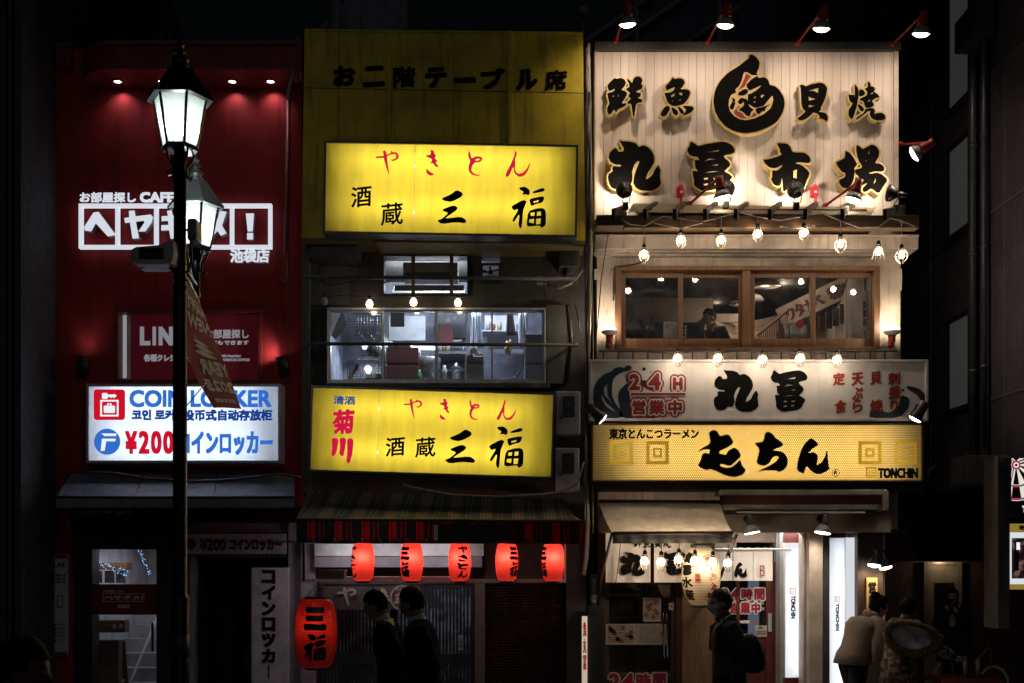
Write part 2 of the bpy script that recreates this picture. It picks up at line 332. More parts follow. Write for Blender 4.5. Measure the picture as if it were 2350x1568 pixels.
G['ichi'] = brush([[(435,70),(590,80),(640,130),(668,212),(840,210),(910,260),(940,330),(910,375),(760,355),(690,375),(800,395),(915,500),(912,560),(870,640),(835,755),(770,710),(680,620),(640,700),(545,795),(525,770),(515,565),(490,700),(440,710),(390,690),(345,600),(370,580),(365,468),(440,485),(545,385),(415,450),(330,440),(260,380),(230,315),(290,318),(420,280),(525,240),(468,205),(490,180),(445,110)],[(680,480),(735,465),(725,595),(680,590)]])
G['ba'] = brush([[(1450,180),(1520,220),(1575,290),(1600,340),(1630,390),(1580,440),(1590,500),(1570,620),(1530,700),(1490,745),(1420,740),(1380,700),(1345,625),(1450,575),(1455,515),(1400,500),(1340,420),(1310,355),(1390,320),(1445,290)]],[[(1610,95),(1660,120),(1705,165),(1770,130),(1840,92),(1910,120),(1955,190),(1945,270),(1885,375),(1960,375),(2020,420),(2025,480),(1985,495),(1880,490),(1790,520),(1830,530),(1920,510),(1990,540),(2060,590),(2065,640),(2010,720),(1960,800),(1930,820),(1830,740),(1770,790),(1720,800),(1700,750),(1790,655),(1700,700),(1620,720),(1570,680),(1600,640),(1660,575),(1600,530),(1590,470),(1710,435),(1650,340),(1620,250)],[(1785,240),(1815,165),(1800,230)],[(1750,325),(1765,330),(1755,345)],[(1865,680),(1900,590),(1895,650)]])
G['ya'] = brush([[(315,148),(350,145),(420,135),(480,105),(530,100),(555,130),(550,165),(500,190),(455,170),(490,175),(530,155),(525,120),(470,125),(420,155),(330,165)]],[[(390,95),(420,85),(435,130),(445,220),(465,325),(440,280),(405,170),(400,120)]],[[(470,85),(500,105),(480,120)]])
G['ki'] = brush([[(885,78),(920,85),(925,115),(945,135),(930,160),(960,185),(940,205),(968,235),(965,250),(930,235),(920,210),(880,210),(905,190),(900,165),(855,150),(835,135),(895,125)]],[[(850,258),(880,290),(935,320),(890,332),(850,305)]])
G['to'] = brush([[(1275,75),(1290,110),(1300,160),(1340,135),(1385,140),(1400,170),(1370,195),(1330,195),(1305,230),(1300,280),(1330,308),(1392,318),(1340,328),(1290,305),(1272,260),(1280,210),(1290,190),(1268,130)],[(1330,172),(1362,157),(1376,168),(1350,180)]])
G['n'] = brush([[(1750,88),(1770,115),(1750,170),(1755,200),(1750,260),(1775,295),(1820,290),(1860,260),(1905,180),(1885,260),(1840,315),(1785,322),(1745,290),(1735,225),(1690,325),(1660,318),(1665,290),(1710,210),(1745,130)]])
G['san'] = brush([[(1012,570),(1100,530),(1160,482),(1215,510),(1215,545),(1110,603),(1040,590)]],[[(1020,678),(1130,632),(1170,650),(1165,680),(1080,740),(1050,765),(1200,742),(1255,775),(1250,808),(1150,798),(1020,820),(975,785),(1020,770),(1085,710),(1040,695)]])
G['fuku'] = brush([[(1790,450),(1850,443),(1895,480),(1888,530),(1850,520),(1815,525),(1835,495),(1795,475)]],[[(1718,640),(1830,575),(1865,590),(1850,630),(1830,680),(1822,840),(1810,870),(1785,830),(1800,710),(1740,805),(1725,780),(1790,665),(1740,685),(1720,660)]],[[(1915,495),(2020,450),(2040,465),(2030,490),(1930,510)]],[[(1890,565),(2020,535),(2038,550),(2020,600),(1960,615),(1910,640),(1895,600)],[(1930,590),(1985,575),(1975,595),(1935,605)]],[[(1880,690),(1960,660),(2030,655),(2055,690),(2055,830),(2005,858),(2000,830),(1890,845),(1865,830)],[(1905,705),(1945,700),(1940,735),(1905,735)],[(1968,695),(2005,690),(2005,730),(1965,735)],[(1895,770),(1940,765),(1935,810),(1890,800)],[(1960,765),(2005,760),(2000,815),(1960,820)]])
G['ton'] = brush([[(330,160),(400,105),(460,130),(495,185),(510,210),(560,185),(630,178),(665,230),(700,280),(690,320),(620,370),(490,430),(490,465),(550,470),(590,490),(620,420),(720,370),(780,420),(820,490),(760,560),(650,655),(570,625),(500,620),(510,650),(600,680),(700,655),(805,545),(825,640),(890,705),(840,780),(720,815),(600,795),(480,740),(360,690),(300,715),(165,645),(210,580),(240,470),(290,450),(345,475),(350,400),(270,400),(165,445),(220,390),(360,315),(350,220)]])
G['chi'] = brush([[(1210,130),(1280,170),(1320,230),(1400,280),(1440,330),(1420,360),(1340,385),(1280,415),(1400,425),(1470,470),(1505,540),(1505,630),(1460,700),(1360,750),(1350,715),(1200,710),(1120,720),(1020,758),(1130,690),(1230,645),(1320,590),(1375,530),(1360,500),(1310,500),(1260,550),(1240,600),(1150,655),(1035,605),(1060,520),(1090,400),(1010,310),(1060,295),(1130,290),(1160,240),(1155,180)]])
G['nn'] = brush([[(1850,225),(1900,265),(1955,310),(1950,345),(1870,390),(1800,465),(1890,435),(1950,490),(1950,560),(1930,635),(2000,600),(2050,520),(2090,400),(2105,580),(2115,670),(2140,680),(2060,740),(1970,772),(1890,750),(1820,690),(1785,645),(1755,720),(1745,770),(1700,745),(1640,715),(1650,580),(1700,420),(1760,310)]])
G['wave'] = brush([[(140,830),(118,560),(130,440),(180,340),(260,265),(345,240),(400,185),(470,175),(510,190),(560,150),(610,170),(610,215),(560,230),(500,240),(410,290),(370,350),(360,470),(365,560),(420,660),(515,785),(440,832)],[(300,385),(255,450),(270,540),(370,650),(310,540)],[(228,525),(225,580),(290,680),(410,755),(300,640)]],[[(440,832),(470,720),(435,560),(460,470),(530,400),(620,350),(750,340),(850,360),(890,450),(880,480),(830,470),(760,420),(650,460),(590,540),(590,600),(700,660),(820,740),(1005,832)]],[[(745,190),(770,178),(793,195),(790,220),(765,225),(747,212)]],[[(843,235),(855,230),(863,242),(850,250)]])
G['surf'] = brush([[(1535,985),(1545,950),(1590,940),(1640,960),(1690,930),(1705,862),(1750,880),(1745,930),(1700,985)]],[[(1730,815),(1790,825),(1835,860),(1840,930),(1815,925),(1800,870),(1740,833)]],[[(1708,832),(1722,832),(1722,844),(1708,844)]],[[(1760,960),(1790,900),(1810,945),(1800,985),(1730,985)]])
G['he'] = poly([([(468,1265),(520,1185),(548,1180),(645,1310),(600,1318),(533,1245),(508,1290),(472,1285)], [])])
G['kya'] = poly([([(692,1215),(720,1210),(718,1175),(750,1172),(755,1205),(840,1195),(852,1210),(845,1240),(810,1290),(770,1290),(805,1240),(800,1230),(757,1236),(775,1328),(738,1330),(724,1240),(697,1243)], [])])
G['gi'] = poly([([(900,1205),(935,1203),(930,1175),(957,1172),(962,1200),(1025,1195),(1025,1222),(966,1228),(970,1250),(1050,1245),(1050,1275),(976,1280),(984,1330),(950,1330),(942,1283),(898,1285),(898,1255),(938,1253),(935,1231),(900,1233)], []), ([(1032,1172),(1042,1172),(1048,1195),(1038,1195)], []), ([(1052,1170),(1062,1170),(1068,1193),(1058,1193)], [])])
G['me'] = poly([([(1225,1175),(1262,1180),(1237,1258),(1262,1300),(1230,1315),(1212,1288),(1160,1345),(1130,1320),(1193,1255),(1145,1215),(1162,1190),(1211,1222)], [])])
G['bang'] = poly([([(1370,1190),(1415,1190),(1408,1290),(1380,1290)], []), ([(1377,1298),(1410,1298),(1410,1335),(1377,1335)], [])])
G['sanb'] = brush([[(0,4),(6,0),(78,6),(92,2),(100,10),(96,24),(40,22),(8,24)]], [[(6,44),(12,40),(74,44),(86,40),(92,48),(88,62),(40,60),(12,62)]], [[(-4,84),(4,78),(84,84),(100,78),(108,90),(102,106),(40,100),(4,104)]])
CROPS = {'G1': (2320, 260, .25532), 'G2': (2740, 180, .24242), 'G3': (3060, 280, .19574), 'G4': (2340, 520, .25532), 'G5': (2920, 540, .26383), 'G6': (1340, 560, .38298), 'G7': (2280, 1380, .30638), 'G8': (2680, 1650, .26383), 'C6': (2250, 900, .7447)}
def crect(name, crop):
    ox, oy, s = CROPS[crop]; a, b, c, d = bbox(G[name][0]); k = 1.70213
    return ((ox + a * s) / k, (oy - d * s) / k, (ox + c * s) / k, (oy - b * s) / k)
def slab(gl, rect, Yf, Yb, w, square=False):
    """solid raised letter body: the outline thickened by w, from Yf back to Yb"""
    mb = MB(); vs, fs = gl; a, b, c, d = bbox(vs); x0, y0, x1, y1 = rect; n = len(vs)
    base = [(x0 + (x - a) / (c - a) * (x1 - x0), y1 - (y - b) / (d - b) * (y1 - y0)) for x, y in vs]
    cnt = {}
    for f in fs:
        for i in range(3):
            e = (f[i], f[(i + 1) % 3]); cnt[tuple(sorted(e))] = cnt.get(tuple(sorted(e)), 0) + 1
    edge = [e for e, k in cnt.items() if k == 1]
    for k, (ox, oy) in enumerate(ring(w, square)):
        A = [P(x + ox, y + oy, Yf) for x, y in base]; A = [Vector((p.x, Yf - k * 1e-4, p.z)) for p in A]; B = [Vector((p.x, Yb, p.z)) for p in A]
        mb.add(A + B, list(fs) + [(i, j, j + n, i + n) for i, j in edge])
    return mb
# ---------------------------------------------------------------- setting
ASPH = M("asphalt", (.05, .05, .052), .85, bump=.5, bscale=90); PAVE = M("paving_slabs", (.16, .155, .15), .8, bump=.3)
solo(MB().box(-60, 60, -40, 7.9, -.3, -.12), "road", ASPH, kind='structure')
solo(MB().box(-60, 60, 7.9, 40, -.3, 0), "pavement", PAVE, kind='structure')
solo(MB().box(-60, 60, 7.75, 7.9, -.3, .012), "kerb", M("kerb_stone", (.3, .3, .29), .8), kind='structure')
# ---------------------------------------------------------------- dim buildings around
NIGHT = M("dark_concrete", (.045, .045, .055), .85, streak=.6); NIGHT2 = M("dim_cladding", (.26, .25, .30), .8, streak=.5); NAVY = M("navy_cladding", (.07, .09, .17), .7, streak=.4)
b = T("office_building", "tall dark concrete block standing behind the narrow alley beside the red wall", "building", (PX(40, 13), 15, 0))
m = MB(); m.box(-9, PX(48, 13), 13, 18, 0, 14)
for x in (14, 30, 44): m.box(PX(x, 13) - .05, PX(x, 13) + .05, 12.93, 13, 0, 14)
part(m, "wall", NIGHT, b)
m = MB(); m.box(PX(48, 13) + .02, PX(120, 15) + .02, 15, 18, 0, 13); part(m, "wall", M("dark_render", (.035, .035, .04), .85, streak=.5), b)
m = MB(); m.q(42, 1140, 104, 1225, 14.96, 15); m.q(42, 1232, 104, 1345, 14.96, 15); m.q(42, 1352, 104, 1460, 14.96, 15)
bd = solo(m, "poster_board", M("faded_poster", (.07, .07, .075), .7), "unlit board of faded election posters on the dark alley wall", "poster board")
m = MB()
for cx, cy_ in ((60, 1165), (86, 1165), (58, 1255), (72, 1262), (90, 1258), (60, 1375), (84, 1375)): m.lathe([(0, 0), (.055, .002), (.055, .004), (0, .006)], P(cx, cy_, 14.95), 12, (0, -1, 0))
part(m, "portrait", M("faded_print", (.12, .11, .1), .7), bd)
m = MB(); text(m, "ポスターPR", (44, 1208, 102, 1220), 14.955, .5); text(m, "ポスター掲示", (44, 1330, 102, 1342), 14.955, .5); part(m, "lettering", M("faded_white", (.2, .2, .2), .7), bd)
b = T("apartment_block", "grey block with a slanting roof edge rising behind the yellow and red fronts", "building", (-3.5, 22, 0))
m = MB(); m.plan([(PX(50, 21), 21), (PX(365, 21), 21), (PX(365, 21), 26), (PX(50, 21), 26)], 0, 11.6); part(m, "wall", NIGHT, b)
m = MB(); m.prism([(735, 300), (735, 60), (790, 10), (790, -60), (935, -60), (935, 300)], 20, 24); part(m, "tower", NIGHT2, b)
m = MB(); m.tube([P(420, 140, 20.5), P(375, -30, 20.5)], .1); part(m, "brace", NIGHT, b)
m = MB(); m.tube([P(372, 300, 20.9), P(372, -40, 20.9)], .12); m.tube([P(770, 120, 19.9), P(770, -40, 19.9)], .1); part(m, "drainpipe", NIGHT2, b)
b = T("stair_tower", "navy panelled block with outside stair rails behind the fish restaurant roof", "building", (3, 20, 0))
m = MB(); m.prism([(1340, 420), (1340, 95), (1480, 0), (1560, -60), (2160, -60), (2160, 420)], 19.5, 24); part(m, "wall", NAVY, b)
for x in (1460, 1650, 1935): part(MB().tube([P(x, 150, 19.4), P(x, -60, 19.4)], .05), "stair_post", NIGHT2, b)
for (a, c) in (((1345, 95), (1510, -20)), ((1400, 110), (1600, -25)), ((1560, 110), (1700, 15))): part(MB().tube([P(*a, 19.38), P(*c, 19.38)], .045), "stair_rail", NIGHT2, b)
m = MB(); m.lathe([(0, 0), (.06, .015), (.085, .04), (0, .04)], P(1338, 28, 17.8), 16, (0, -1, 0)); m.tube([P(1338, 28, 17.8), P(1340, 100, 17.8)], .012)
solo(m, "satellite_dish", NIGHT2, "small round dish on a mast above the gap between the fronts", "dish", smooth=True)
# ---------------------------------------------------------------- red cafe building
RED = M("red_render", (.33, .028, .031), .75, var=.3, scale=1.5, streak=.5, bump=.25, bscale=30, spec=.15)
RED2 = M("red_trim", (.2, .02, .02), .5, streak=.4); DRED = M("dark_red_panel", (.2, .016, .03), .4)
LIT = EM("lit_white_letter", (.85, .9, 1), .75, base=(.5, .5, .5)); SIDE = M("letter_side", (.2, .2, .22), .5)
A = T("cafe_building", "red rendered two storey cafe building with a rounded cornice and soffit lights", "building", (PX(407, 14), 14.2, 0))
m = MB(); ya, yb = 14.0, 14.35
m.q(122, 110, 693, 708, ya, yb); m.q(122, 708, 262, 880, ya, yb); m.q(601, 708, 693, 880, ya, yb); m.q(122, 880, 693, 1165, ya, yb)
m.q(122, 1165, 160, 1690, ya, yb)
part(m, "wall", RED, A)
m = MB(); z0, z1 = PZ(158, 13.45), PZ(104, 13.45); xl, xr = PX(163, 13.45), PX(690, 13.45); pl = [(xl, 14.0), (xl, 13.98)]
for k in range(9):
    a = math.pi / 2 * k / 8; pl.append((xl + .5 * (1 - math.cos(a)), 13.95 - .5 * math.sin(a)))
pl += [(xr, 13.45), (xr, 14.0)]; m.plan(pl, z0, z1)
m.q(130, 100, 163, 158, 13.93, 14.0); m.q(126, 97, 165, 106, 13.9, 14.0)
part(m, "cornice", RED2, A)
m = MB(); m.plan([(x - .01, y - .03 if y < 13.99 else y) for x, y in pl[:-2]] + [(xr, 13.42), (xr, 14.0)], z1, z1 + .05); part(m, "coping", M("red_coping", (.16, .03, .025), .5), A)
for qx in (270, 372, 533, 621):
    x = PX(qx, 13.8); d = part(MB().lathe([(.055, 0), (.065, -.012), (.045, -.014), (.042, .004), (0, .004)], (x, 13.8, z0), 18), "downlight", WHITEP, A, True)
    part(MB().lathe([(0, -.004), (.04, -.004), (.04, -.002), (0, -.002)], (x, 13.8, z0), 16), "lens", EM("downlight_lens", (1, .9, .9), 14, sample=False), d)
    light('SPOT', (x, 13.89, z0 - .025), 3.8, (1, .84, .88), A, .015, (0, .25, -1), 120, 1)
wdw = part(MB().frame(262, 708, 601, 880, 9, 13.97, 14.3), "window", RED2, A, bevel=.006)
part(MB().q(298, 717, 592, 871, 14.1, 14.13), "panel", EM("red_sticker_glow", (.2, .015, .025), .10, base=(.22, .03, .05)), wdw)  # faint emission added to the red so the panel looks brighter
part(MB().frame(271, 717, 298, 871, 3, 14.08, 14.16).q(291, 720, 294, 868, 14.07, 14.16), "sash", WHITEP, wdw)
part(MB().q(274, 720, 291, 868, 14.14, 14.16), "pane", EM("lit_blind", (.8, .8, .85), .3, base=(.5, .5, .5)), wdw)
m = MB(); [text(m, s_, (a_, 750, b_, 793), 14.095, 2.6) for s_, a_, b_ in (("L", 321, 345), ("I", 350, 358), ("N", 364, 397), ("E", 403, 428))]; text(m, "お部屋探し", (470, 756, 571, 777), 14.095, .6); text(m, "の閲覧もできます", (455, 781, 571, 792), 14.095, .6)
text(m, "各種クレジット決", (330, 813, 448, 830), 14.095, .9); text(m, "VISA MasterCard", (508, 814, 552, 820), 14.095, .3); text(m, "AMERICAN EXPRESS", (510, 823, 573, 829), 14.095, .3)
part(m, "lettering", EM("white_sticker_glow", (.8, .82, .9), .22, base=(.6, .6, .62)), wdw)  # window lettering brightened by emission put into its colour
# raised sign letters
S = T("letter_sign", "white lit box letters in five cells on the red wall", "sign", P(401, 570, 14))
m = MB(); m.frame(180, 467, 623, 570, 8, 13.90, 13.97)
for x in (268, 357, 446, 531): m.q(x - 4, 475, x + 4, 562, 13.90, 13.97)
part(m, "cell_frame", LIT, S, bevel=.004)
m = MB(); m.frame(181, 468, 622, 569, 6, 13.905, 14.0)
for x in (268, 357, 446, 531): m.q(x - 3, 474, x + 3, 563, 13.905, 14.0)
part(m, "return_edge", SIDE, S)
for ch, r in (("he", (193, 486, 266, 543)), ("kya", (285, 483, 351, 548)), ("gi", (370, 482, 440, 548)), ("me", (465, 484, 520, 554)), ("bang", (564, 490, 583, 550))):
    o = part(put(MB(), G[ch], r, 0, face_at(13.90)), "letter", LIT, S); part(slab(G[ch], r, 13.903, 13.995, 0), "return_edge", SIDE, o)
m = MB(); text(m, "お部屋探し", (183, 441, 312, 465), 13.95, .9); text(m, "CAFE", (321, 441, 400, 465), 13.95, 1.6)
S2 = T("letter_sign", "small white lettering line above the celled sign on the red wall", "sign", P(290, 465, 14)); part(m, "lettering", LIT, S2)
part(text(text(MB(), "お部屋探し", (184, 442, 313, 466), 13.955, .8), "CAFE", (322, 442, 401, 466), 13.955, 1.5), "return_edge", SIDE, S2)
S3 = T("letter_sign", "three white raised characters below the celled sign on the red wall", "sign", P(573, 603, 14))
part(text(MB(), "池袋店", (528, 572, 618, 603), 13.93, 1.1), "lettering", LIT, S3); part(text(MB(), "池袋店", (530, 574, 620, 606), 13.96, 1.1), "return_edge", SIDE, S3)
# wall uplights
for qx, lean, lab in ((191, .06, "black cylinder wall light beside the window, leaning away from the alley"), (650, -.30, "black cylinder wall light near the yellow building's pipe")):
    u = T("wall_light", lab, "wall light", P(qx, 845, 13.95), "cylinder lights on the red wall")
    c = P(qx, 838, 13.86); ax = Vector((lean, -.1, 1)).normalized()
    part(MB().lathe([(.062, -.11), (.066, .1), (.06, .1), (.058, .02), (0, .02)], c, 20, ax).tube([c - ax * .1, P(qx - 2, 858, 13.99)], .03).lathe([(.05, 0), (.05, .03), (0, .03)], P(qx - 2, 858, 13.96), 14, (0, -1, 0)), "housing", BLACK, u, True)
    part(MB().lathe([(0, .085), (.06, .085), (.06, .092), (0, .092)], c, 18, ax), "lens", EM("uplight_lens", (1, .97, .95), 5, sample=False), u)
    light('SPOT', c + ax * .12, 1.2 if lean > 0 else 5.5, (1, .82, .78), u, .03, ax + Vector((0, .3, 0)) if lean > 0 else Vector((-.8, .42, .35)), 100, 1)
# coin locker light box
TUBE = EM("fluorescent_tube", (.92, .96, 1), 6, sample=False)
def lightbox(S, r, Y, depth, panelmat, framemat, ft, power, col, rows, split=None, ang=0):
    x0, y0, x1, y1 = r
    part(MB().frame(x0, y0, x1, y1, ft, Y - .02, Y + depth).q(x0 + ft, y0 + ft, x1 - ft, y1 - ft, Y + depth - .02, Y + depth), "frame", framemat, S, bevel=.004)
    xs = [x0 + ft] + (split or []) + [x1 - ft]; m = MB()
    for a, b_ in zip(xs[:-1], xs[1:]): m.q(a + (.45 if a != xs[0] else 0), y0 + ft, b_ - (.45 if b_ != xs[-1] else 0), y1 - ft, Y, Y + .004)
    part(m, "panel", panelmat, S)
    n = rows; W_ = PX(x1, Y) - PX(x0, Y)
    part(MB().q(x0 + ft, y0 + ft, x1 - ft, y1 - ft, Y + depth - .05, Y + depth - .04), "reflector", WHITEP, S)
    for i in range(n):
        qy = y0 + (y1 - y0) * (i + .5) / n
        c = P((x0 + x1) / 2, qy, Y + depth * .62)
        part(MB().tube([c + Vector((-W_ * .44, .03, 0)), c + Vector((W_ * .44, .03, 0))], .014), "tube", TUBE, S)
        o = light('AREA', c, power / n, col, S, aim=(0, -1, 0), sx=W_ * .74, sy=.06)
S = T("light_box_sign", "white backlit coin locker sign with red and blue lettering on the red wall", "sign", P(420, 1062, 13.7))
lightbox(S, (197, 881, 644, 1063), 13.66, .24, TL("white_acrylic", (.85, .88, .93)), ALU, 6, 80, COOL, 4)
BLU = EM("blue_vinyl", (.03, .16, .62), .95); DBLU = EM("deep_blue_vinyl", (.01, .06, .32), .8); REDV = EM("red_vinyl", (.62, .006, .025), .95); WV = EM("white_vinyl_lit", (.9, .93, 1), .95)
yl = 13.655
part(text(MB(), "COIN LOCKER", (297, 895, 623, 935), yl, 1.9), "lettering", BLU, S)
part(text(text(MB(), "코인 로커", (302, 940, 400, 965), yl, 1.5), "投币式自动存放柜", (420, 940, 625, 966), yl, 1.4), "lettering", DBLU, S)
m = MB(); [text(m, s_, (a_, 989, b_, 1042), yl, 2.3) for s_, a_, b_ in (("¥", 287, 315), ("2", 318, 343), ("0", 346, 371), ("0", 374, 399))]; part(m, "lettering", REDV, S)
part(text(MB(), "コインロッカー", (410, 990, 626, 1044), yl, 2.0), "lettering", BLU, S)
def rrect(x0, y0, x1, y1, r, n=5):
    o = []
    for cx, cy_, a0 in ((x1 - r, y0 + r, -90), (x1 - r, y1 - r, 0), (x0 + r, y1 - r, 90), (x0 + r, y0 + r, 180)):
        for k in range(n + 1): a = R(a0 + 90 * k / n); o.append((cx + r * math.cos(a), cy_ + r * math.sin(a)))
    return o
lg = part(MB().prism(rrect(215, 894, 287, 964, 7), yl, yl + .002), "locker_emblem", REDV, S)
m = MB(); m.prism([(230, 918), (272, 918), (272, 956), (230, 956)], yl - .003, yl - .002)
m.prism(rrect(234, 902, 247, 916, 3), yl - .003, yl - .002); m.prism([(246, 906), (264, 905), (268, 909), (264, 912), (261, 914), (258, 911), (255, 914), (252, 911), (246, 913)], yl - .003, yl - .002); part(m, "picture", WV, lg)
m = MB(); m.prism([(234, 922), (268, 922), (268, 952), (234, 952)], yl - .005, yl - .004); part(m, "picture", REDV, lg)
m = MB(); m.prism(rrect(238, 931, 264, 948, 3), yl - .007, yl - .006); m.prism([(246, 926), (256, 926), (256, 931), (253, 931), (253, 928.5), (249, 928.5), (249, 931), (246, 931)], yl - .007, yl - .006); part(m, "picture", WV, lg)
lg = part(MB().lathe([(0, 0), (PX(276, yl) - PX(246, yl), 0), (PX(276, yl) - PX(246, yl), .002), (0, .002)], P(246, 1014, yl), 32, (0, -1, 0)), "round_emblem", BLU, S)
part(MB().prism([(232, 995), (268, 995), (266, 1001), (240, 1001)], yl - .005, yl - .004).prism([(234, 1007), (266, 1007), (264, 1013), (244, 1013), (240, 1035), (231, 1035)], yl - .005, yl - .004), "picture", WV, lg)
# awning of the cafe
AWN = M("slate_awning", (.15, .165, .21), .6, streak=.3)
S = T("awning", "plain dark slate awning over the cafe entrance", "awning", P(410, 1140, 13.0))
m = MB(); a, b_, c, d = P(160, 1088, 13.98), P(676, 1090, 13.98), P(676, 1141, 13.05), P(128, 1141, 13.05)
m.quad(a, b_, c, d); m.quad(d, c, c - Vector((0, 0, .12)), d - Vector((0, 0, .12))); m.add([a, d, d - Vector((0, 0, .12)), Vector((d.x, 14, d.z - .12))], [(0, 1, 2, 3)])
part(m, "cover", AWN, S)
m = MB(); m.tube([d, c], .015); m.tube([a, d], .012)
for t in (.33, .66): m.tube([a.lerp(b_, t) + Vector((0, 0, .004)), d.lerp(c, t) + Vector((0, 0, .004))], .006)
part(m, "frame", DARK, S)
part(text(MB(), "ヘヤギメ!", (172, 1171, 298, 1181), 13.04, .5), "lettering", M("dim_lettering", (.12, .12, .12), .6), S)
m = MB(); m.tube([P(x, y, 12.98) for x, y in ((112, 1095), (140, 1090), (155, 1083), (260, 1086), (330, 1098), (410, 1104), (500, 1104), (590, 1095), (640, 1088), (692, 1096))], .014)
solo(m, "cable", CABLE, "black cable sagging along the top of the slate awning", "cable", smooth=True)
# cafe entrance
DKWD = M("dark_door_frame", (.018, .016, .016), .5)
m = MB(); m.q(160, 1165, 690, 1200, 14.1, 14.4); m.q(160, 1200, 430, 1258, 14.1, 14.4); m.q(160, 1258, 208, 1680, 14.1, 14.4); m.q(362, 1258, 430, 1680, 14.1, 14.4); part(m, "shopfront", DKWD, A)
m = MB(); x0, x1 = PX(190, 14.4), PX(395, 14.4); zt = PZ(1240, 14.4); m.box(x0 - .05, x0, 14.4, 17, 0, zt); m.box(x1, x1 + .05, 14.4, 17, 0, zt); m.box(x0, x1, 17, 17.05, 0, zt); m.box(x0 - .05, x1 + .05, 14.4, 17.05, zt, zt + .05)
part(m, "room", M("pale_wall", (.62, .62, .66), .8), A)
light('AREA', ((x0 + x1) / 2, 15.4, zt - .05), 4, (.9, .92, 1), A, aim=(0, 0, -1), sx=.5, sy=1.2); light('AREA', (PX(255, 14.5), 14.5, zt - .05), 2.2, (.95, .94, 1), A, aim=(0, .3, -1), sx=.5, sy=.1)
dr = part(MB().frame(208, 1258, 362, 1660, 3, 14.12, 14.2), "door", DKWD, A)
part(MB().q(211, 1261, 359, 1657, 14.15, 14.155), "glass", GLS, dr)
part(MB().q(207, 1341, 362, 1411, 14.135, 14.145), "band", M("red_door_band", (.2, .012, .02), .5), dr)
m = MB(); m.frame(236, 1362, 331, 1381, 1.2, 14.131, 14.134)
for x in (255, 274, 293, 312): m.q(x - .5, 1363.2, x + .5, 1379.8, 14.131, 14.134)
text(m, "ヘヤギメ!", (239, 1365, 328, 1378), 14.13, .7); text(m, "お部屋探しCAFE", (236, 1355, 283, 1360), 14.13, .3); text(m, "池袋店", (270, 1387, 298, 1396), 14.13, .4)
part(m, "lettering", M("white_print", (.6, .6, .62), .5), dr)
m = MB(); c = P(350, 1430, 14.1); m.tube([c, c + Vector((0, 0, -.35))], .016); part(m, "handle", DARK, dr)
# inside the cafe
WD = wood("oak", (.3, .17, .08), .5, 'x')
cn = solo(MB().q(209, 1424, 286, 1452, 14.62, 14.8).q(209, 1470, 272, 1690, 14.66, 14.8), "cafe_counter", WD, "oak counter inside the cafe behind the glass door", "counter"); part(MB().q(210, 1291, 292, 1308, 14.6, 14.8), "header", WD, cn)
stn = MB()
for cx in (262, 276): stn.prism([(cx + 6 * math.cos(k * math.pi / 5 + math.pi / 2) * (1 if k % 2 == 0 else .45), 1438 - 7 * math.sin(k * math.pi / 5 + math.pi / 2) * (1 if k % 2 == 0 else .45)) for k in range(10)], 14.6, 14.615)
part(stn, 'star', WHITEP, cn)
m = MB(); x0 = PX(372, 15.6)
st = MB()
for i in range(8): st.box(x0 - .62 + .0 * i, x0 + .4, 15.0 + i * .22, 15.22 + i * .22, 0, .18 * (i + 1))
solo(st, "staircase", M("pale_stair", (.45, .42, .42), .7), "pale staircase inside the cafe climbing away behind the door", "stairs")
m = MB(); m.tube([P(285, 1600, 14.9), P(365, 1410, 15.6)], .02); solo(m, "handrail", WHITEP, "thin pale handrail slanting up the cafe stairs", "handrail")
m = MB()
ctr = P(249, 1640, 14.9)
for dx in (-.17, .17):
    m.tube([ctr + Vector((dx, -.15, -.05)), ctr + Vector((dx, -.15, .42)), ctr + Vector((dx * .95, .16, .42)), ctr + Vector((dx, .16, -.05))], .012)
ch = T("chair", "white wire frame chair inside the cafe door", "chair", ctr)
part(m, "leg", WHITEP, ch)
part(MB().tube([ctr + Vector((-.17, .16, .42)), ctr + Vector((-.15, .2, .72)), ctr + Vector((-.1, .21, .76)), ctr + Vector((.1, .21, .76)), ctr + Vector((.15, .2, .72)), ctr + Vector((.17, .16, .42))], .012), "backrest", WHITEP, ch)
part(MB().box(ctr.x - .17, ctr.x + .17, ctr.y - .15, ctr.y + .16, ctr.z + .42, ctr.z + .45), "seat", WHITEP, ch)
m = MB(); m.add([P(245, 1475, 15.1), P(285, 1470, 15.1), P(300, 1660, 14.9), P(240, 1660, 14.9)] + [p + Vector((0, .04, 0)) for p in (P(245, 1475, 15.1), P(285, 1470, 15.1), P(300, 1660, 14.9), P(240, 1660, 14.9))], [(0, 1, 2, 3), (7, 6, 5, 4), (0, 4, 5, 1), (1, 5, 6, 2), (2, 6, 7, 3), (3, 7, 4, 0)])
solo(m, "easel_board", BLACK, "black board leaning inside the cafe behind the wire chair", "board")
LEDB = EM("blue_fairy_light", (.2, .55, 1), 3); m = MB(); rr = random.Random(4)
for i in range(70):
    t = rr.random(); x, y = (208 + t * 85, 1285 + t * 30 + rr.uniform(-6, 10)) if i < 45 else (320 + t * 22 + rr.uniform(-4, 4), 1262 + t * 55 + rr.uniform(-3, 3))
    m.ball(P(x, y, 14.58), .005, 6)
solo(m, "fairy_lights", LEDB, "string of tiny blue fairy lights hanging inside the cafe", "fairy lights")
m = MB()
for x0_, x1_ in ((212, 224), (228, 234), (240, 262), (266, 288)): m.q(x0_, 1310, x1_, 1338, 14.85, 14.87)
solo(m, "notice_board", M("pinned_paper", (.4, .4, .5), .7, var=.6, scale=9), "pinned property sheets on the back wall of the cafe", "notices")
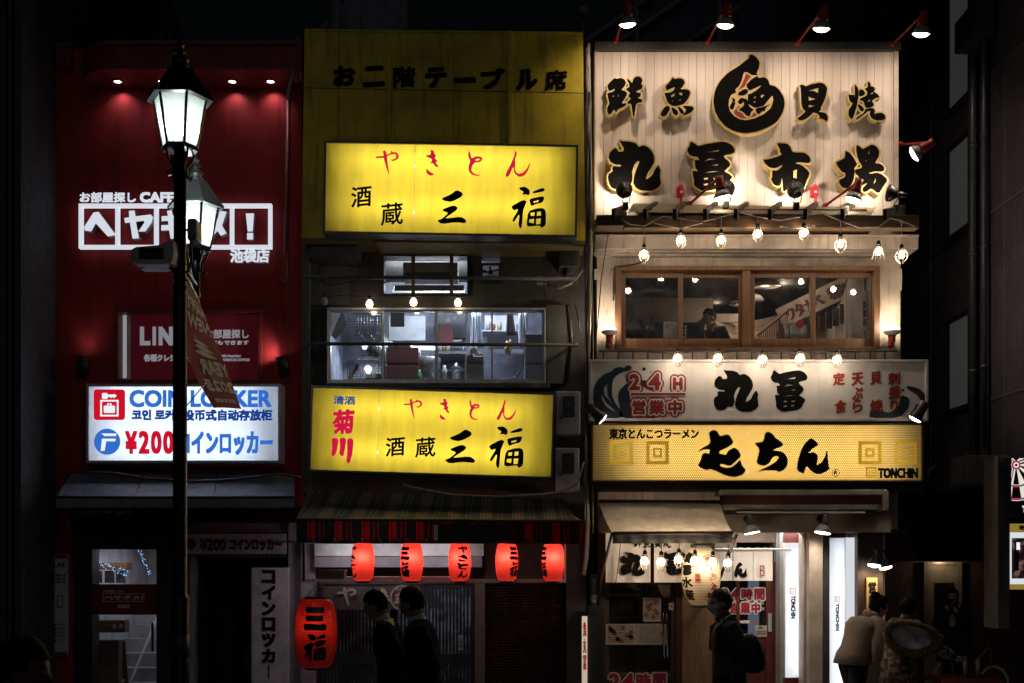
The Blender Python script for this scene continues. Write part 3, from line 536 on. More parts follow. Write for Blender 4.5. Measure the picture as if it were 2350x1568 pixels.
# poster strip
S = T("poster_strip", "tall narrow white poster with a phone picture at the red corner", "poster", P(137, 1508, 13.95))
part(MB().q(120, 1272, 155, 1506, 13.96, 13.99), "sheet", M("white_poster", (.6, .6, .63), .6), S)
part(MB().q(120.5, 1273, 154.5, 1282, 13.955, 13.96).q(120.5, 1496, 154.5, 1505.5, 13.955, 13.96), "border", M("green_red_border", (.2, .04, .04), .6), S)
m = MB(); text(m, "LINE", (125, 1291, 150, 1302), 13.955, .5)
for y in (1318, 1326, 1333): text(m, "お部屋探し相談", (125, y, 150, y + 5), 13.955, .2)
m.frame(131, 1366, 144, 1394, 1.5, 13.952, 13.957)
for i in range(5): m.lathe([(0, 0), (.015, 0), (.015, .002), (0, .002)], P(127, 1434 + i * 9, 13.957), 10, (0, -1, 0)); m.q(132, 1432 + i * 9, 150, 1433.5 + i * 9, 13.955, 13.957)
part(m, "lettering", M("dark_print", (.04, .05, .05), .6), S)
# coin locker passage
WALLG = M("mauve_plaster", (.4, .36, .42), .75, streak=.4)
m = MB(); m.q(430, 1275, 445, 1680, 14.2, 14.4); m.q(662, 1200, 690, 1680, 14.1, 14.4); m.q(430, 1200, 662, 1222, 14.2, 14.4); part(m, "passage_wall", WALLG, A)
m = MB(); x0, x1 = PX(430, 14.4), PX(690, 14.4); m.box(x0, x1, 16.2, 16.3, 0, 3); m.box(x0 - .04, x0, 14.4, 16.2, 0, 3); m.box(x0, x1, 14.4, 16.2, 2.75, 2.8)
part(m, "passage", M("grey_passage", (.12, .115, .13), .8), A)
m = MB(); m.box(PX(466, 15.2), PX(535, 15.2), 15.3, 15.8, 0, PZ(1305, 15.2))
solo(m, "coin_locker", M("charcoal_locker", (.035, .036, .04), .35, .3), "charcoal coin locker cabinet standing in the dark passage", "locker")
S = T("passage_sign", "dim long coin locker signboard with bulb holes over the passage", "sign", P(542, 1272, 14.1))
part(MB().q(430, 1225, 656, 1272, 14.08, 14.16), "board", M("lilac_board", (.6, .54, .64), .6), S, bevel=.003)
part(text(MB(), "コインロッカー", (526, 1236, 646, 1264), 14.075, 1.3), "lettering", M("navy_ink", (.02, .02, .07), .6), S)
part(text(MB(), "¥200", (458, 1236, 518, 1264), 14.075, 1.0), "lettering", M("maroon_ink", (.09, .02, .03), .6), S)
part(MB().lathe([(0, 0), (.07, 0), (.07, .003), (0, .003)], P(437, 1249, 14.075), 20, (0, -1, 0)), "round_emblem", M("navy_disc", (.03, .035, .12), .6), S)
m = MB()
for i in range(26): m.ball(P(432 + i * 8.8, 1219, 14.12), .012, 6); m.ball(P(432 + i * 8.8, 1277, 14.12), .012, 6)
part(m, "bulb_trim", M("dead_bulb", (.3, .3, .32), .3), S)
S = T("upright_sign", "tall white upright coin locker signboard with black lettering", "sign", P(620, 1680, 14.0))
part(MB().q(577, 1303, 662, 1690, 14.02, 14.18), "board", M("white_signboard", (.72, .66, .72), .6, streak=.2), S, bevel=.004)
part(vtext(MB(), "コインロッカー", (601, 1306, 632, 1560), 14.015, 2.0), "lettering", INK, S)
# pipes of the cafe
m = MB(); m.tube([P(113, 590, 13.9), P(111, 900, 13.9), P(109, 1390, 13.9), P(100, 1420, 13.9), P(99, 1690, 13.9)], .026, 10)
for y in (640, 780, 960, 1150, 1330): m.lathe([(.032, -.02), (.032, .02)], P(111, y, 13.9), 10)
m.tube([P(113, 590, 13.9), P(114, 584, 13.95), P(119, 583, 14)], .026, 10);
part(MB().q(104, 722, 117, 752, 13.85, 13.97), 'junction_box', PVC, solo(m, "drainpipe", PVC, "pale plastic drainpipe down the corner of the red wall by the alley", "pipe", smooth=False))
m = MB(); m.tube([P(663, 215, 13.93), P(655, 640, 13.93), P(648, 650, 13.93), P(641, 641, 13.93)], .028, 10); solo(m, "drainpipe", RED2, "red painted downpipe with a hooked end on the red wall", "pipe", smooth=True)
m = MB(); m.tube([P(683, 85, 13.5), P(682, 130, 13.5), P(671, 170, 13.5), P(664, 200, 13.5), P(660, 228, 13.5)], .022, 8); m.tube([P(676, 150, 13.5), P(688, 160, 13.5), P(690, 185, 13.5), P(678, 190, 13.5), P(674, 170, 13.5)], .01, 6); m.tube([P(672, 105, 13.5), P(667, 130, 13.5), P(672, 160, 13.5)], .006)
solo(m, "rope", M("pale_rope", (.25, .22, .2), .9), "pale knotted bundle of cable hanging beside the yellow cladding", "cable", smooth=True)
# ---------------------------------------------------------------- yellow skewer restaurant
YEL = M("yellow_cladding", (.60, .45, .018), .55, var=.35, scale=3, streak=.75, bump=.15, bscale=15)
GRIME = M("grimy_wall", (.055, .052, .05), .85, streak=.5); GR2 = M("grey_render", (.11, .105, .1), .85, streak=.7, bump=.3)
B = T("restaurant_building", "narrow yellow clad restaurant building with a kitchen window between two yellow signs", "building", (PX(1018, 14), 14.3, 0))
yf = 13.55
m = MB(); m.prism([(699, 68), (1338, 75), (1343, 553), (692, 546)], yf, 14.3); part(m, "cladding", YEL, B)
m = MB()
for x in (893, 1171): m.prism([(x - 5, 70), (x + 5, 70), (x + 4, 540), (x - 6, 540)], yf - .03, yf + .005)
m.prism([(699, 66), (1338, 73), (1338, 78), (699, 71)], yf - .015, yf + .01); part(m, "batten", YEL, B, bevel=.004)
m = MB()
for x in (1041, 776): m.prism([(x, 72), (x + 1.2, 72), (x + 1, 540), (x, 540)], yf - .002, yf + .002)
m.prism([(696, 201), (1340, 213), (1340, 214.6), (696, 202.6)], yf - .002, yf + .002); part(m, "joint", M("dark_joint", (.04, .03, .01), .8), B)
m = MB(); yg = yf - .008
for s, x0, x1 in (("お", 764, 817), ("二", 832, 884), ("階", 902, 954), ("テ", 975, 1027), ("ー", 1041, 1092), ("ブ", 1103, 1159), ("ル", 1184, 1234), ("席", 1250, 1301)):
    dy = (x0 - 764) * .019; h = (150, 199) if s != "ー" else (172, 186); text(m, s, (x0, h[0] + dy, x1, h[1] + dy), yg, 3.4 if s not in "階席" else 2.0, shear=.06, jit=1.2)
part(m, "lettering", INK, B)
m = MB(); m.prism([(692, 546), (1343, 553), (1343, 560), (860, 556), (860, 549), (692, 549)], 13.5, 14.25); part(m, "soffit_edge", M("rusty_edge", (.12, .09, .03), .7, streak=.6), B)
# kitchen floor wall
m = MB(); ya, yb = 14.1, 14.35
for r in ((693, 549, 880, 705), (880, 549, 1345, 587), (1073, 587, 1105, 675), (1147, 587, 1345, 675), (1105, 645, 1147, 675), (880, 675, 1345, 705), (693, 705, 750, 880), (1253, 705, 1345, 880), (693, 880, 1345, 1240)): m.q(*r, ya, yb)
part(m, "wall", GRIME, B)
for r_, y_ in (((693, 549, 710, 1130), 13.98), ((1255, 700, 1300, 880), 14.02), ((712, 600, 800, 700), 14.06)): part(MB().q(*r_, y_, 14.1), "render_patch", GR2, B)
m = MB(); m.q(710, 566, 822, 588, 13.75, 14.1); m.add([P(712, 588, 13.75), P(822, 588, 13.75), P(820, 612, 14.08), P(735, 612, 14.08)], [(0, 1, 2, 3)]); m.q(735, 612, 820, 640, 14.05, 14.1)
solo(m, "range_hood", M("greasy_tin", (.1, .09, .08), .5, .4, streak=.5), "dark tin hood under the yellow cladding at the rope side", "duct")
# signs
YPAN = TL("yellow_acrylic", (.90, .77, .22), mottle=.09); FRAME = M("dull_aluminium", (.12, .12, .13), .4, .6, streak=.4)
PINK = EM("pink_vinyl", (.75, .01, .07), .8); BLV = EM("blue_sign_vinyl", (.02, .12, .55), .5)
def fit(name, r, Y=None): return (name, r)
for (lab, r, ang, split, depth) in (("backlit yellow sign with pink and black lettering on the upper cladding", (742, 327, 1326, 540), .95, [951], .3),
                                    ("backlit yellow sign with pink column of characters, under the kitchen window", (710, 893, 1272, 1091), 1.75, [868], .28)):
    up = ang < 1; x0, y0, x1, y1 = r; Y = 13.25
    S = T("light_box_sign", lab, "sign", P((x0 + x1) / 2, (y0 + y1) / 2, Y)); yl = Y - .005
    lightbox(S, r, Y, depth, YPAN, FRAME, 5, 33 if up else 31, (1, 1, 1), 2, split)
    mp, mk = MB(), MB(); f = face_at(yl)
    if up:
        for k, q in (('ya', (860, 348, 914, 403)), ('ki', (975, 345, 1005, 404)), ('to', (1073, 345, 1106, 403)), ('n', (1160, 344, 1216, 404))): put(mp, G[k], q, 0, f)
        text(mk, "酒", (806, 431, 853, 479), yl, 1.0, shear=.12); text(mk, "蔵", (875, 468, 926, 519), yl, .9, shear=.12)
        put(mk, G['san'], (1006, 437, 1071, 514), 0, f); put(mk, G['fuku'], (1175, 426, 1254, 522), 0, f)
    else:
        for k, q in (('ya', (924, 917, 967, 963)), ('ki', (1006, 914, 1030, 963)), ('to', (1075, 913, 1099, 961)), ('n', (1139, 912, 1183, 960))): put(mp, G[k], q, 0, f)
        text(mp, "菊", (762, 946, 812, 1003), yl, 2.1, shear=.1, jit=1)
        for x, ln in ((762, 0), (780, -1), (797, 0)): put(mp, brush([[(0, 0), (9, -2), (13, 3), (11, 30), (8, 52 if ln else 44), (4, 50), (0, 44), (2, 25)]]), (x, 1012 + ln, x + 15, 1012 + (58 if x > 790 else 42)), 0, f)
        part(text(MB(), "清酒", (763, 915, 813, 935), yl, .6), "lettering", BLV, S)
        text(mk, "酒", (886, 1006, 930, 1050), yl, 1.0, shear=.12); text(mk, "蔵", (954, 1004, 1001, 1050), yl, .9, shear=.12)
        put(mk, G['san'], (1024, 984, 1092, 1062), 0, f); put(mk, G['fuku'], (1124, 974, 1203, 1070), 0, f)
    part(mp, "lettering", PINK, S); part(mk, "lettering", INK, S); S.rotation_euler = (0, R(ang), 0)
# kitchen window
W1 = part(MB().frame(750, 706, 1253, 880, 5, 14.02, 14.2), "window", ALU, B, bevel=.004)
for x0, x1, d in ((755, 881, 0), (877, 1002, .03), (1001, 1131, 0), (1127, 1248, .03)):
    s = part(MB().frame(x0, 711, x1, 875, 4, 14.06 + d, 14.085 + d), "sash", ALU, W1); part(MB().q(x0 + 4, 715, x1 - 4, 871, 14.07 + d, 14.074 + d), "pane", GLS, s)
part(MB().q(745, 880, 1262, 890, 13.98, 14.1), "window_sill", GR2, W1)
W2 = part(MB().frame(878, 585, 1075, 677, 3, 14.02, 14.2), "window", DARK, B)
m = MB()
for x in (948, 1036): m.q(x - 4, 588, x + 4, 674, 14.05, 14.08)
m.q(905, 655, 1065, 667, 14.08, 14.1); part(m, "grille", M("brown_steel", (.06, .04, .03), .6), W2)
m = MB(); m.q(925, 602, 1050, 640, 14.12, 14.4); ac = solo(m, "air_conditioner", M("old_cream_plastic", (.12, .125, .12), .5), "boxy air conditioner set in the small lit window above the kitchen", "air conditioner", bevel=.01)
m = MB()
for i in range(5): m.q(930, 626 + i * 2.6, 1045, 627.2 + i * 2.6, 14.115, 14.12)
part(m, "louvre", BLACK, ac)
FN = T("exhaust_fan", "square exhaust fan with dark blades beside the small lit window", "fan", P(1126, 646, 14.1))
part(MB().frame(1103, 604, 1149, 648, 5, 14.03, 14.2), "housing", DARK, FN)
m = MB(); c = P(1126, 626, 14.12); m.lathe([(.022, -.02), (.03, .02)], c, 12, (0, -1, 0))
for k in range(5):
    a = k * 2 * math.pi / 5 + .5
    p = [c + Vector((math.cos(a + da) * rr_, dy, math.sin(a + da) * rr_)) for da, rr_, dy in ((-.15, .02, 0), (-.3, .095, -.01), (.12, .1, .01), (.3, .02, .01))]; m.quad(*p)
part(m, "blade", BLACK, FN)
# kitchen interior
KX0, KX1 = PX(735, 14.35), PX(1300, 14.35); KZ0, KZ1 = PZ(905, 14.35) - .6, PZ(560, 14.35); KB = 16.3
m = MB(); m.box(KX0 - .05, KX0, 14.36, KB, KZ0, KZ1); m.box(KX1, KX1 + .05, 14.36, KB, KZ0, KZ1); m.box(KX0, KX1, KB, KB + .05, KZ0, KZ1); m.box(KX0, KX1, 14.36, KB, KZ1, KZ1 + .05); m.box(KX0, KX1, 14.36, KB, KZ0 - .05, KZ0)
part(m, "kitchen_room", M("kitchen_wall", (.30, .32, .40), .7, var=.5, streak=.7), B)
light('AREA', (PX(1065, 14.5), 14.48, KZ1 - .12), 64, (.8, .88, 1), B, aim=(0, .12, -1), sx=1.2, sy=.1)
light('AREA', (PX(930, 15.9), 15.85, PZ(800, 15.9)), 50, (.82, .9, 1), B, aim=(0, -.35, -1), sx=1.1, sy=.08)
TUB2 = EM("kitchen_tube", (.85, .93, 1), 8, sample=False)
m = MB(); m.tube([P(832, 798, 15.9), P(1018, 800, 15.9)], .02); fl = solo(m, "fluorescent_lamp", TUB2, "bare fluorescent tube glowing at the back of the kitchen", "lamp"); part(MB().q(828, 788, 1022, 794, 15.86, 15.95), "housing", WHITEP, fl)
part(MB().q(876, 700, 881, 1000, 14.6, 16.2), "light_blocker", M("dark_blocker", (.05, .05, .06), .7), B)  # added panel that keeps the kitchen light off the first pane
m = MB(); m.tube([P(905, 660, 15.2), P(1062, 661, 15.2)], .022); fl2 = solo(m, "fluorescent_lamp", TUB2, "fluorescent tube glowing low in the small barred window", "lamp"); part(MB().q(900, 664, 1066, 672, 15.15, 15.25), "housing", WHITEP, fl2)
light('AREA', (PX(980, 15.2), 15.2, PZ(655, 15.2)), 22, (.85, .92, 1), B, aim=(0, .5, 1), sx=1.0, sy=.06)
def kobj(mb, name, mat, lab, cat, **k): return solo(mb, name, mat, lab, cat, **k)
STEEL = M("brushed_steel", (.45, .46, .48), .3, .8); MAROON = M("maroon_lacquer", (.13, .02, .025), .4)
kobj(MB().q(886, 797, 961, 836, 14.6, 14.95), "food_box", MAROON, "maroon lacquer box, upper of the two stacked behind the kitchen glass", "box", bevel=.01)
kobj(MB().q(886, 839, 961, 884, 14.6, 14.95), "food_box", MAROON, "maroon lacquer box, lower of the two stacked behind the kitchen glass", "box", bevel=.01)
kobj(MB().q(890, 786, 944, 796, 14.6, 14.9), "steel_tray", STEEL, "shallow steel tray on top of the maroon boxes", "tray", bevel=.006)
kobj(MB().q(896, 715, 928, 750, 14.6, 14.62).tube([P(912, 712, 14.61), P(912, 700, 14.61)], .012), "cutting_board", M("black_board", (.02, .02, .022), .5), "black cutting board hanging above the maroon boxes", "cutting board", bevel=.004)
kobj(MB().q(880, 725, 976, 782, 15.2, 15.22), "cutting_board", M("white_board", (.6, .62, .65), .5), "white cutting board standing behind the hanging black one", "cutting board", bevel=.004)
c = P(981, 880, 14.9); kobj(MB().lathe([(.16, 0), (.17, .25), (.175, .32), (.16, .33), (.15, .26), (0, .26)], c, 20), "stock_pot", STEEL, "round steel stock pot behind the second kitchen pane", "pot", smooth=True)
c = P(1047, 869, 14.8); kobj(MB().lathe([(.05, 0), (.05, .1), (.12, .11), (.02, .17), (.02, .2), (0, .2)], c, 16), "steamer", STEEL, "small steel lidded canister on the kitchen sill", "canister", smooth=True)
m = MB(); m.q(1069, 817, 1110, 873, 14.45, 14.56); pb = kobj(m, "paper_bag", M("kraft_paper", (.4, .31, .24), .8), "brown paper bag with a pink tag on the kitchen sill", "bag", bevel=.01); part(MB().q(1072, 815, 1086, 827, 14.44, 14.449), "tag", M("pink_tag", (.5, .06, .09), .7), pb)
kobj(MB().q(1005, 874, 1110, 888, 14.4, 14.9), "worktop", STEEL, "steel worktop along the kitchen sill", "worktop")
kobj(MB().q(1204, 770, 1250, 884, 14.5, 15.1).q(1203, 766, 1251, 770, 14.48, 15.12), "fridge", M("grey_fridge", (.2, .19, .19), .5), "grey cabinet behind the last kitchen pane", "fridge", bevel=.008)
kobj(MB().q(1112, 724, 1200, 758, 15.4, 15.6).q(1105, 758, 1205, 761, 15.35, 15.75), "storage_shelf", M("white_plastic", (.6, .62, .66), .5), "white plastic bins on a wall shelf in the kitchen", "shelf", bevel=.006)
kobj(MB().q(1118, 762, 1200, 800, 15.6, 15.65), "notice_board", M("pale_panel", (.55, .58, .62), .6), "pale panel on the kitchen back wall under the shelf", "panel")
for i, (x0, y0, x1, y1, colr, lab) in enumerate(((1078, 716, 1096, 812, (.6, .63, .7), "white apron hanging on a hook near the middle kitchen post"), (1092, 716, 1106, 800, (.35, .38, .45), "grey cloth hanging beside the white apron"), (1158, 716, 1182, 770, (.03, .03, .035), "dark bag hanging in the last kitchen pane"), (1190, 716, 1210, 800, (.5, .52, .58), "pale bag drooping by the grey cabinet"), (1166, 780, 1176, 815, (.55, .25, .27), "pinkish cloth hanging below the dark bag"))):
    m = MB(); vs = []; n = 9; rg = random.Random(i)
    for j in range(8):
        for k in range(n):
            u = k / (n - 1) - .5; t = j / 7; w = (.55 + .45 * t) if i != 3 else (1 - .5 * abs(t - .5)); vs.append(P((x0 + x1) / 2 + u * (x1 - x0) * w + 3 * t * math.sin(i), y0 + (y1 - y0) * t, 14.7 + .02 * math.sin(k * 2.2 + i) - .03 * abs(u)))
    m.add(vs, [(j * n + k, j * n + k + 1, (j + 1) * n + k + 1, (j + 1) * n + k) for j in range(7) for k in range(n - 1)])
    o = kobj(m, "hanging_cloth", M("cloth_%d" % i, colr, .9), lab, "cloth", smooth=True); sd = o.modifiers.new("thickness", 'SOLIDIFY'); sd.thickness = .012
m = MB()
for i, x in enumerate((822, 828, 836, 843, 850, 856, 866)): m.tube([P(x, 722, 14.6), P(x + random.uniform(-2, 2), 760 + random.uniform(0, 22), 14.6)], .006); m.ball(P(x, 766 + (i % 3) * 8, 14.6), .028, 8, (1, .3, 1.3))
m.tube([P(815, 722, 14.6), P(872, 722, 14.6)], .006)
kobj(m, "utensil_rail", STEEL, "rail of hanging ladles behind the wire mesh pane", "utensils", smooth=True)
m = MB()
for x in range(797, 880, 6): m.tube([P(x, 716, 14.32), P(x, 872, 14.32)], .004, 4)
for y in range(720, 872, 6): m.tube([P(796, y, 14.315), P(880, y, 14.315)], .004, 4)
kobj(m, "wire_mesh", M("galvanised_wire", (.3, .3, .3), .4, .7), "galvanised wire mesh standing behind the first kitchen pane", "wire mesh")
m = MB(); m.add([P(758, 720, 14.5), P(785, 712, 14.55), P(798, 748, 14.5), P(770, 780, 14.52), P(760, 770, 14.5)] + [P(758, 720, 14.53), P(785, 712, 14.58), P(798, 748, 14.53), P(770, 780, 14.55), P(760, 770, 14.53)], [(0, 1, 2, 3, 4), (9, 8, 7, 6, 5)] + [(i, (i + 1) % 5, (i + 1) % 5 + 5, i + 5) for i in range(5)])
kobj(m, "dish_towel", M("grey_towel", (.38, .37, .36), .9), "pale towel in the corner of the meshed kitchen pane", "towel")
kobj(MB().ball(P(858, 805, 14.6), .1, 12, (1, .8, .9)), "plastic_bag", M("cloudy_plastic", (.3, .27, .27), .3), "cloudy plastic bag behind the mesh", "bag", smooth=True)
kobj(MB().q(838, 858, 878, 872, 14.5, 14.8), "crate", M("green_crate", (.14, .16, .03), .6), "green plastic crate low behind the mesh", "crate", bevel=.006)
kobj(MB().add([P(796, 872, 14.5), P(804, 873, 14.5), P(826, 838, 14.6), P(820, 834, 14.6)], [(0, 1, 2, 3)]).add([P(796, 872, 14.53), P(804, 873, 14.53), P(826, 838, 14.63), P(820, 834, 14.63)], [(3, 2, 1, 0)]), "wooden_paddle", WD, "wooden paddle leaning behind the mesh", "paddle")
kobj(MB().q(1002, 806, 1108, 812, 15.3, 15.7).q(1010, 780, 1060, 784, 15.9, 16.2), "steel_shelf", STEEL, "steel shelf under the fluorescent tube in the kitchen", "shelf")
kobj(MB().q(1000, 712, 1068, 776, 16.2, 16.28).q(1006, 815, 1066, 868, 15.6, 16.2), "cooker", M("dark_range", (.03, .035, .05), .4), "dark panel and cooker at the back of the third kitchen pane", "cooker")
for i, (x, h) in enumerate(((1010, 13), (1019, 10), (1028, 14), (1068, 12), (1120, 16), (1132, 11), (1146, 14), (1190, 12))): kobj(MB().lathe([(.03, 0), (.032, h * .006), (.018, h * .0075), (0, h * .0076)], P(x, 806 if x < 1110 else 758, 15.4), 10), "jar", M("jar_%d" % i, [(.5, .5, .55), (.3, .12, .05), (.55, .5, .3), (.1, .2, .35)][i % 4], .4), "%s jar on the kitchen %s, %s" % (["pale", "brown", "cream", "blue"][i % 4], "steel shelf" if x < 1110 else "wall shelf", ["first from the boxes", "next to the first pale one", "tallest of the three", "by the apron", "first after the apron", "shortest on its shelf", "second tallest on its shelf", "by the dark bag"][i]), "jar", smooth=True)
kobj(MB().tube([P(1200, 715, 14.55), P(1204, 760, 14.55), P(1204, 800, 14.55), P(1198, 845, 14.55), P(1182, 868, 14.55), P(1150, 872, 14.55)], .012), "hose", CABLE, "dark hose curving down behind the last kitchen pane", "hose", smooth=True)
for k, (x, y, cc, lab) in enumerate(((1020, 868, (.7, .7, .7), "white paper cups by the lidded canister"), (1164, 812, (.6, .4, .05), "yellow bottle on the shelf by the last post"), (962, 878, (.1, .35, .15), "green bottle beside the stock pot"))):
    kobj(MB().lathe([(.03, 0), (.035, .1), (.02, .13), (.02, .16), (0, .16)], P(x, y, 14.6), 10), "bottle", M("bottle_%d" % k, cc, .4), lab, "bottle", smooth=True)
m = MB(); m.q(1070, 797, 1080, 872, 15.0, 15.04); m.q(1084, 720, 1090, 840, 15.3, 15.34); kobj(m, "shelf_post", STEEL, "steel shelf post in the middle of the kitchen", "shelf post")
m = MB(); m.add([P(1004, 760, 15.6), P(1030, 740, 15.6), P(1042, 770, 15.6), P(1036, 795, 15.6), P(1010, 792, 15.6)] + [P(1004, 760, 15.7), P(1030, 740, 15.7), P(1042, 770, 15.7), P(1036, 795, 15.7), P(1010, 792, 15.7)], [(0, 1, 2, 3, 4), (9, 8, 7, 6, 5)] + [(i, (i + 1) % 5, (i + 1) % 5 + 5, i + 5) for i in range(5)])
kobj(m, "red_pouch", M("red_cloth", (.11, .02, .025), .8), "red pouch hanging on the kitchen back wall", "pouch")
# pipes and rails across
m = MB(); m.tube([P(692, 636, 13.45), P(1324, 640, 13.45)], .022, 10); solo(m, "rail", M("green_grey_pipe", (.1, .115, .11), .55, streak=.6), "weathered pipe rail crossing above the kitchen window", "rail", smooth=True)
m = MB(); m.tube([P(693, 789, 13.45), P(1326, 792, 13.45)], .02, 10)
for x in (697, 1320): m.tube([P(x, 790, 13.45), P(x, 790, 14.1)], .016)
solo(m, "rail", M("green_grey_pipe_dark", (.09, .1, .1), .5, streak=.6), "weathered pipe rail crossing the middle of the kitchen window", "rail", smooth=True)
# kitchen bulbs
m = MB(); m.tube([P(738, 682, 13.85), P(800, 677, 13.85), P(848, 684, 13.85), P(900, 676, 13.85), P(949, 682, 13.85), P(1000, 675, 13.85), P(1051, 683, 13.85), P(1120, 672, 13.85)], .005, 6); solo(m, "cable", CABLE, "thin cable carrying the bare bulbs over the kitchen window", "cable", smooth=True)
BW = EM("warm_globe", (1, .72, .42), 6, through=.3, sample=False)
def bare_bulb(x, y, lit, lab):
    c = P(x, y, 13.85); t = T("bare_bulb", lab, "light bulb", c + Vector((0, 0, -.05)), "bare bulbs over the kitchen window")
    part(MB().lathe([(0, -.048), (.03, -.04), (.044, -.01), (.04, .02), (.022, .045), (.018, .055)], c, 14), "globe", BW if lit else M("dead_globe", (.4, .38, .34), .3), t, True)
    part(MB().lathe([(.02, .05), (.022, .085), (.012, .1), (0, .1)], c, 12), "socket", BLACK, t, True)
    if lit: light('POINT', c, 3.0, WARM, t, .03)
bare_bulb(745, 692, False, "unlit bare bulb at the grey render beside the kitchen window"); bare_bulb(848, 698, True, "lit bare bulb over the wire meshed pane"); bare_bulb(949, 694, True, "lit bare bulb over the maroon boxes' pane"); bare_bulb(1051, 695, True, "lit bare bulb over the pane with the paper bag")
# meter boxes
for y0, y1, lab in ((898, 997, "grey meter box with a dark glass window, upper of two beside the yellow sign"), (1028, 1127, "grey meter box with a dark glass window, lower of two beside the yellow sign")):
    S = T("meter_box", lab, "meter box", P(1303, y1, 13.5), "meter boxes by the yellow sign"); dx = -2 if y0 > 1000 else 0
    part(MB().q(1275 + dx, y0, 1332 + dx, y1, 13.35, 13.7), "box", M("grey_plastic", (.48, .46, .46), .5, streak=.4), S, bevel=.015)
    part(MB().q(1292 + dx, y0 + 12, 1319 + dx, y1 - 40, 13.335, 13.35), "glass", M("dark_glass", (.015, .015, .018), .1), S)
    part(MB().q(1298 + dx, y0 + 22, 1313 + dx, y0 + 36, 13.33, 13.335).q(1300 + dx, y1 - 46, 1312 + dx, y1 - 43, 13.328, 13.335), "dial", M("meter_dial", (.08, .08, .085), .4), S)
    part(MB().lathe([(.015, 0), (.012, .02), (0, .02)], P(1288 + dx, y0 + 60, 13.35), 10, (0, -1, 0)), "latch", DARK, S)
# conduits between the fronts
PIPE = M("wrapped_conduit", (.3, .26, .21), .6, streak=.6)
for k, (pts, r, lab) in enumerate((([(1349, 110), (1352, 300), (1356, 520), (1352, 700), (1347, 900), (1344, 1100), (1349, 1200), (1345, 1280), (1338, 1320)], .028, "thick pale conduit running down the gap between the yellow and stucco fronts"),
     ([(1351, 100), (1347, 180), (1352, 270)], .018, "short steel conduit at the top of the gap"),
     ([(1345, 560), (1340, 610), (1320, 640)], .022, "conduit elbow turning onto the upper pipe rail"),
     ([(1255, 655), (1285, 660), (1310, 650), (1325, 630)], .02, "conduit curving below the upper pipe rail"),
     ([(1303, 700), (1310, 790), (1298, 880)], .03, "dark vertical pipe between the kitchen window and the gap"),
     ([(1340, 1000), (1350, 1040), (1338, 1060), (1352, 1080), (1345, 1120)], .02, "tangle of dark cable beside the meter boxes"),
     ([(1340, 1060), (1325, 1110), (1295, 1127), (1240, 1135), (1140, 1140), (1040, 1136), (950, 1120), (925, 1112)], .012, "grey cable sagging along the top of the striped awning"))):
    solo(MB().tube([P(x, y, 13.6 if k != 6 else 13.2) for x, y in pts], r, 10), "conduit", PIPE if k not in (4, 5) else CABLE, lab, "pipe", smooth=True)
for k in range(6):
    rg = random.Random(k + 40); pts = []; y = 90 + 60 * k; x = 1352 + rg.uniform(-5, 5)
    while y < 1250: pts.append(P(x, y, 13.58 + rg.uniform(-.02, .02))); y += rg.uniform(60, 120); x = min(1361, max(1343, x + rg.uniform(-6, 6)))
    solo(MB().tube(pts, .005 + .002 * (k % 3), 6), "cable", [CABLE, CORD, DARK][k % 3], ["thin black cable, topmost starting of those in the gap by the thick conduit", "thin grey cord wandering down the gap by the thick conduit", "thin dark wire starting level with the first row of gold edged letters", "thin black cable starting beside the upper yellow sign's corner", "thin grey cord starting level with the big round character", "thin dark wire starting below the boarded sign beside the conduit"][k], "cable", smooth=True)
BXD = M("black_meter", (.045, .043, .04), .6, streak=.5)
solo(MB().q(1283, 572, 1330, 612, 13.8, 14.1).q(1300, 612, 1318, 628, 13.85, 14.1), "vent_box", BXD, "dark vent box on the grimy wall above the pipe rail's elbow", "vent", bevel=.01)
solo(MB().q(1232, 634, 1254, 650, 13.7, 13.8), "junction_box", M("pale_box", (.3, .28, .26), .5), "small pale junction box hanging by the upper pipe rail", "box", bevel=.006)
for k, (pts, lab) in enumerate((([(1250, 645), (1246, 665), (1256, 690), (1272, 685), (1275, 665)], "loop of thin cable dangling under the pale junction box"), ([(712, 560), (703, 600), (708, 700), (700, 780), (716, 850), (722, 880)], "thin black cable down the grey render beside the red wall"), ([(715, 640), (760, 655), (830, 642), (880, 650), (905, 640)], "slack cable hanging along the upper pipe rail toward the barred window"), ([(1320, 700), (1332, 760), (1300, 800), (1294, 880)], "thin cable crossing the wall beside the dark vertical pipe"))):
    solo(MB().tube([P(x, y, 13.7) for x, y in pts], .007, 6), "cable", CABLE, lab, "cable", smooth=True)
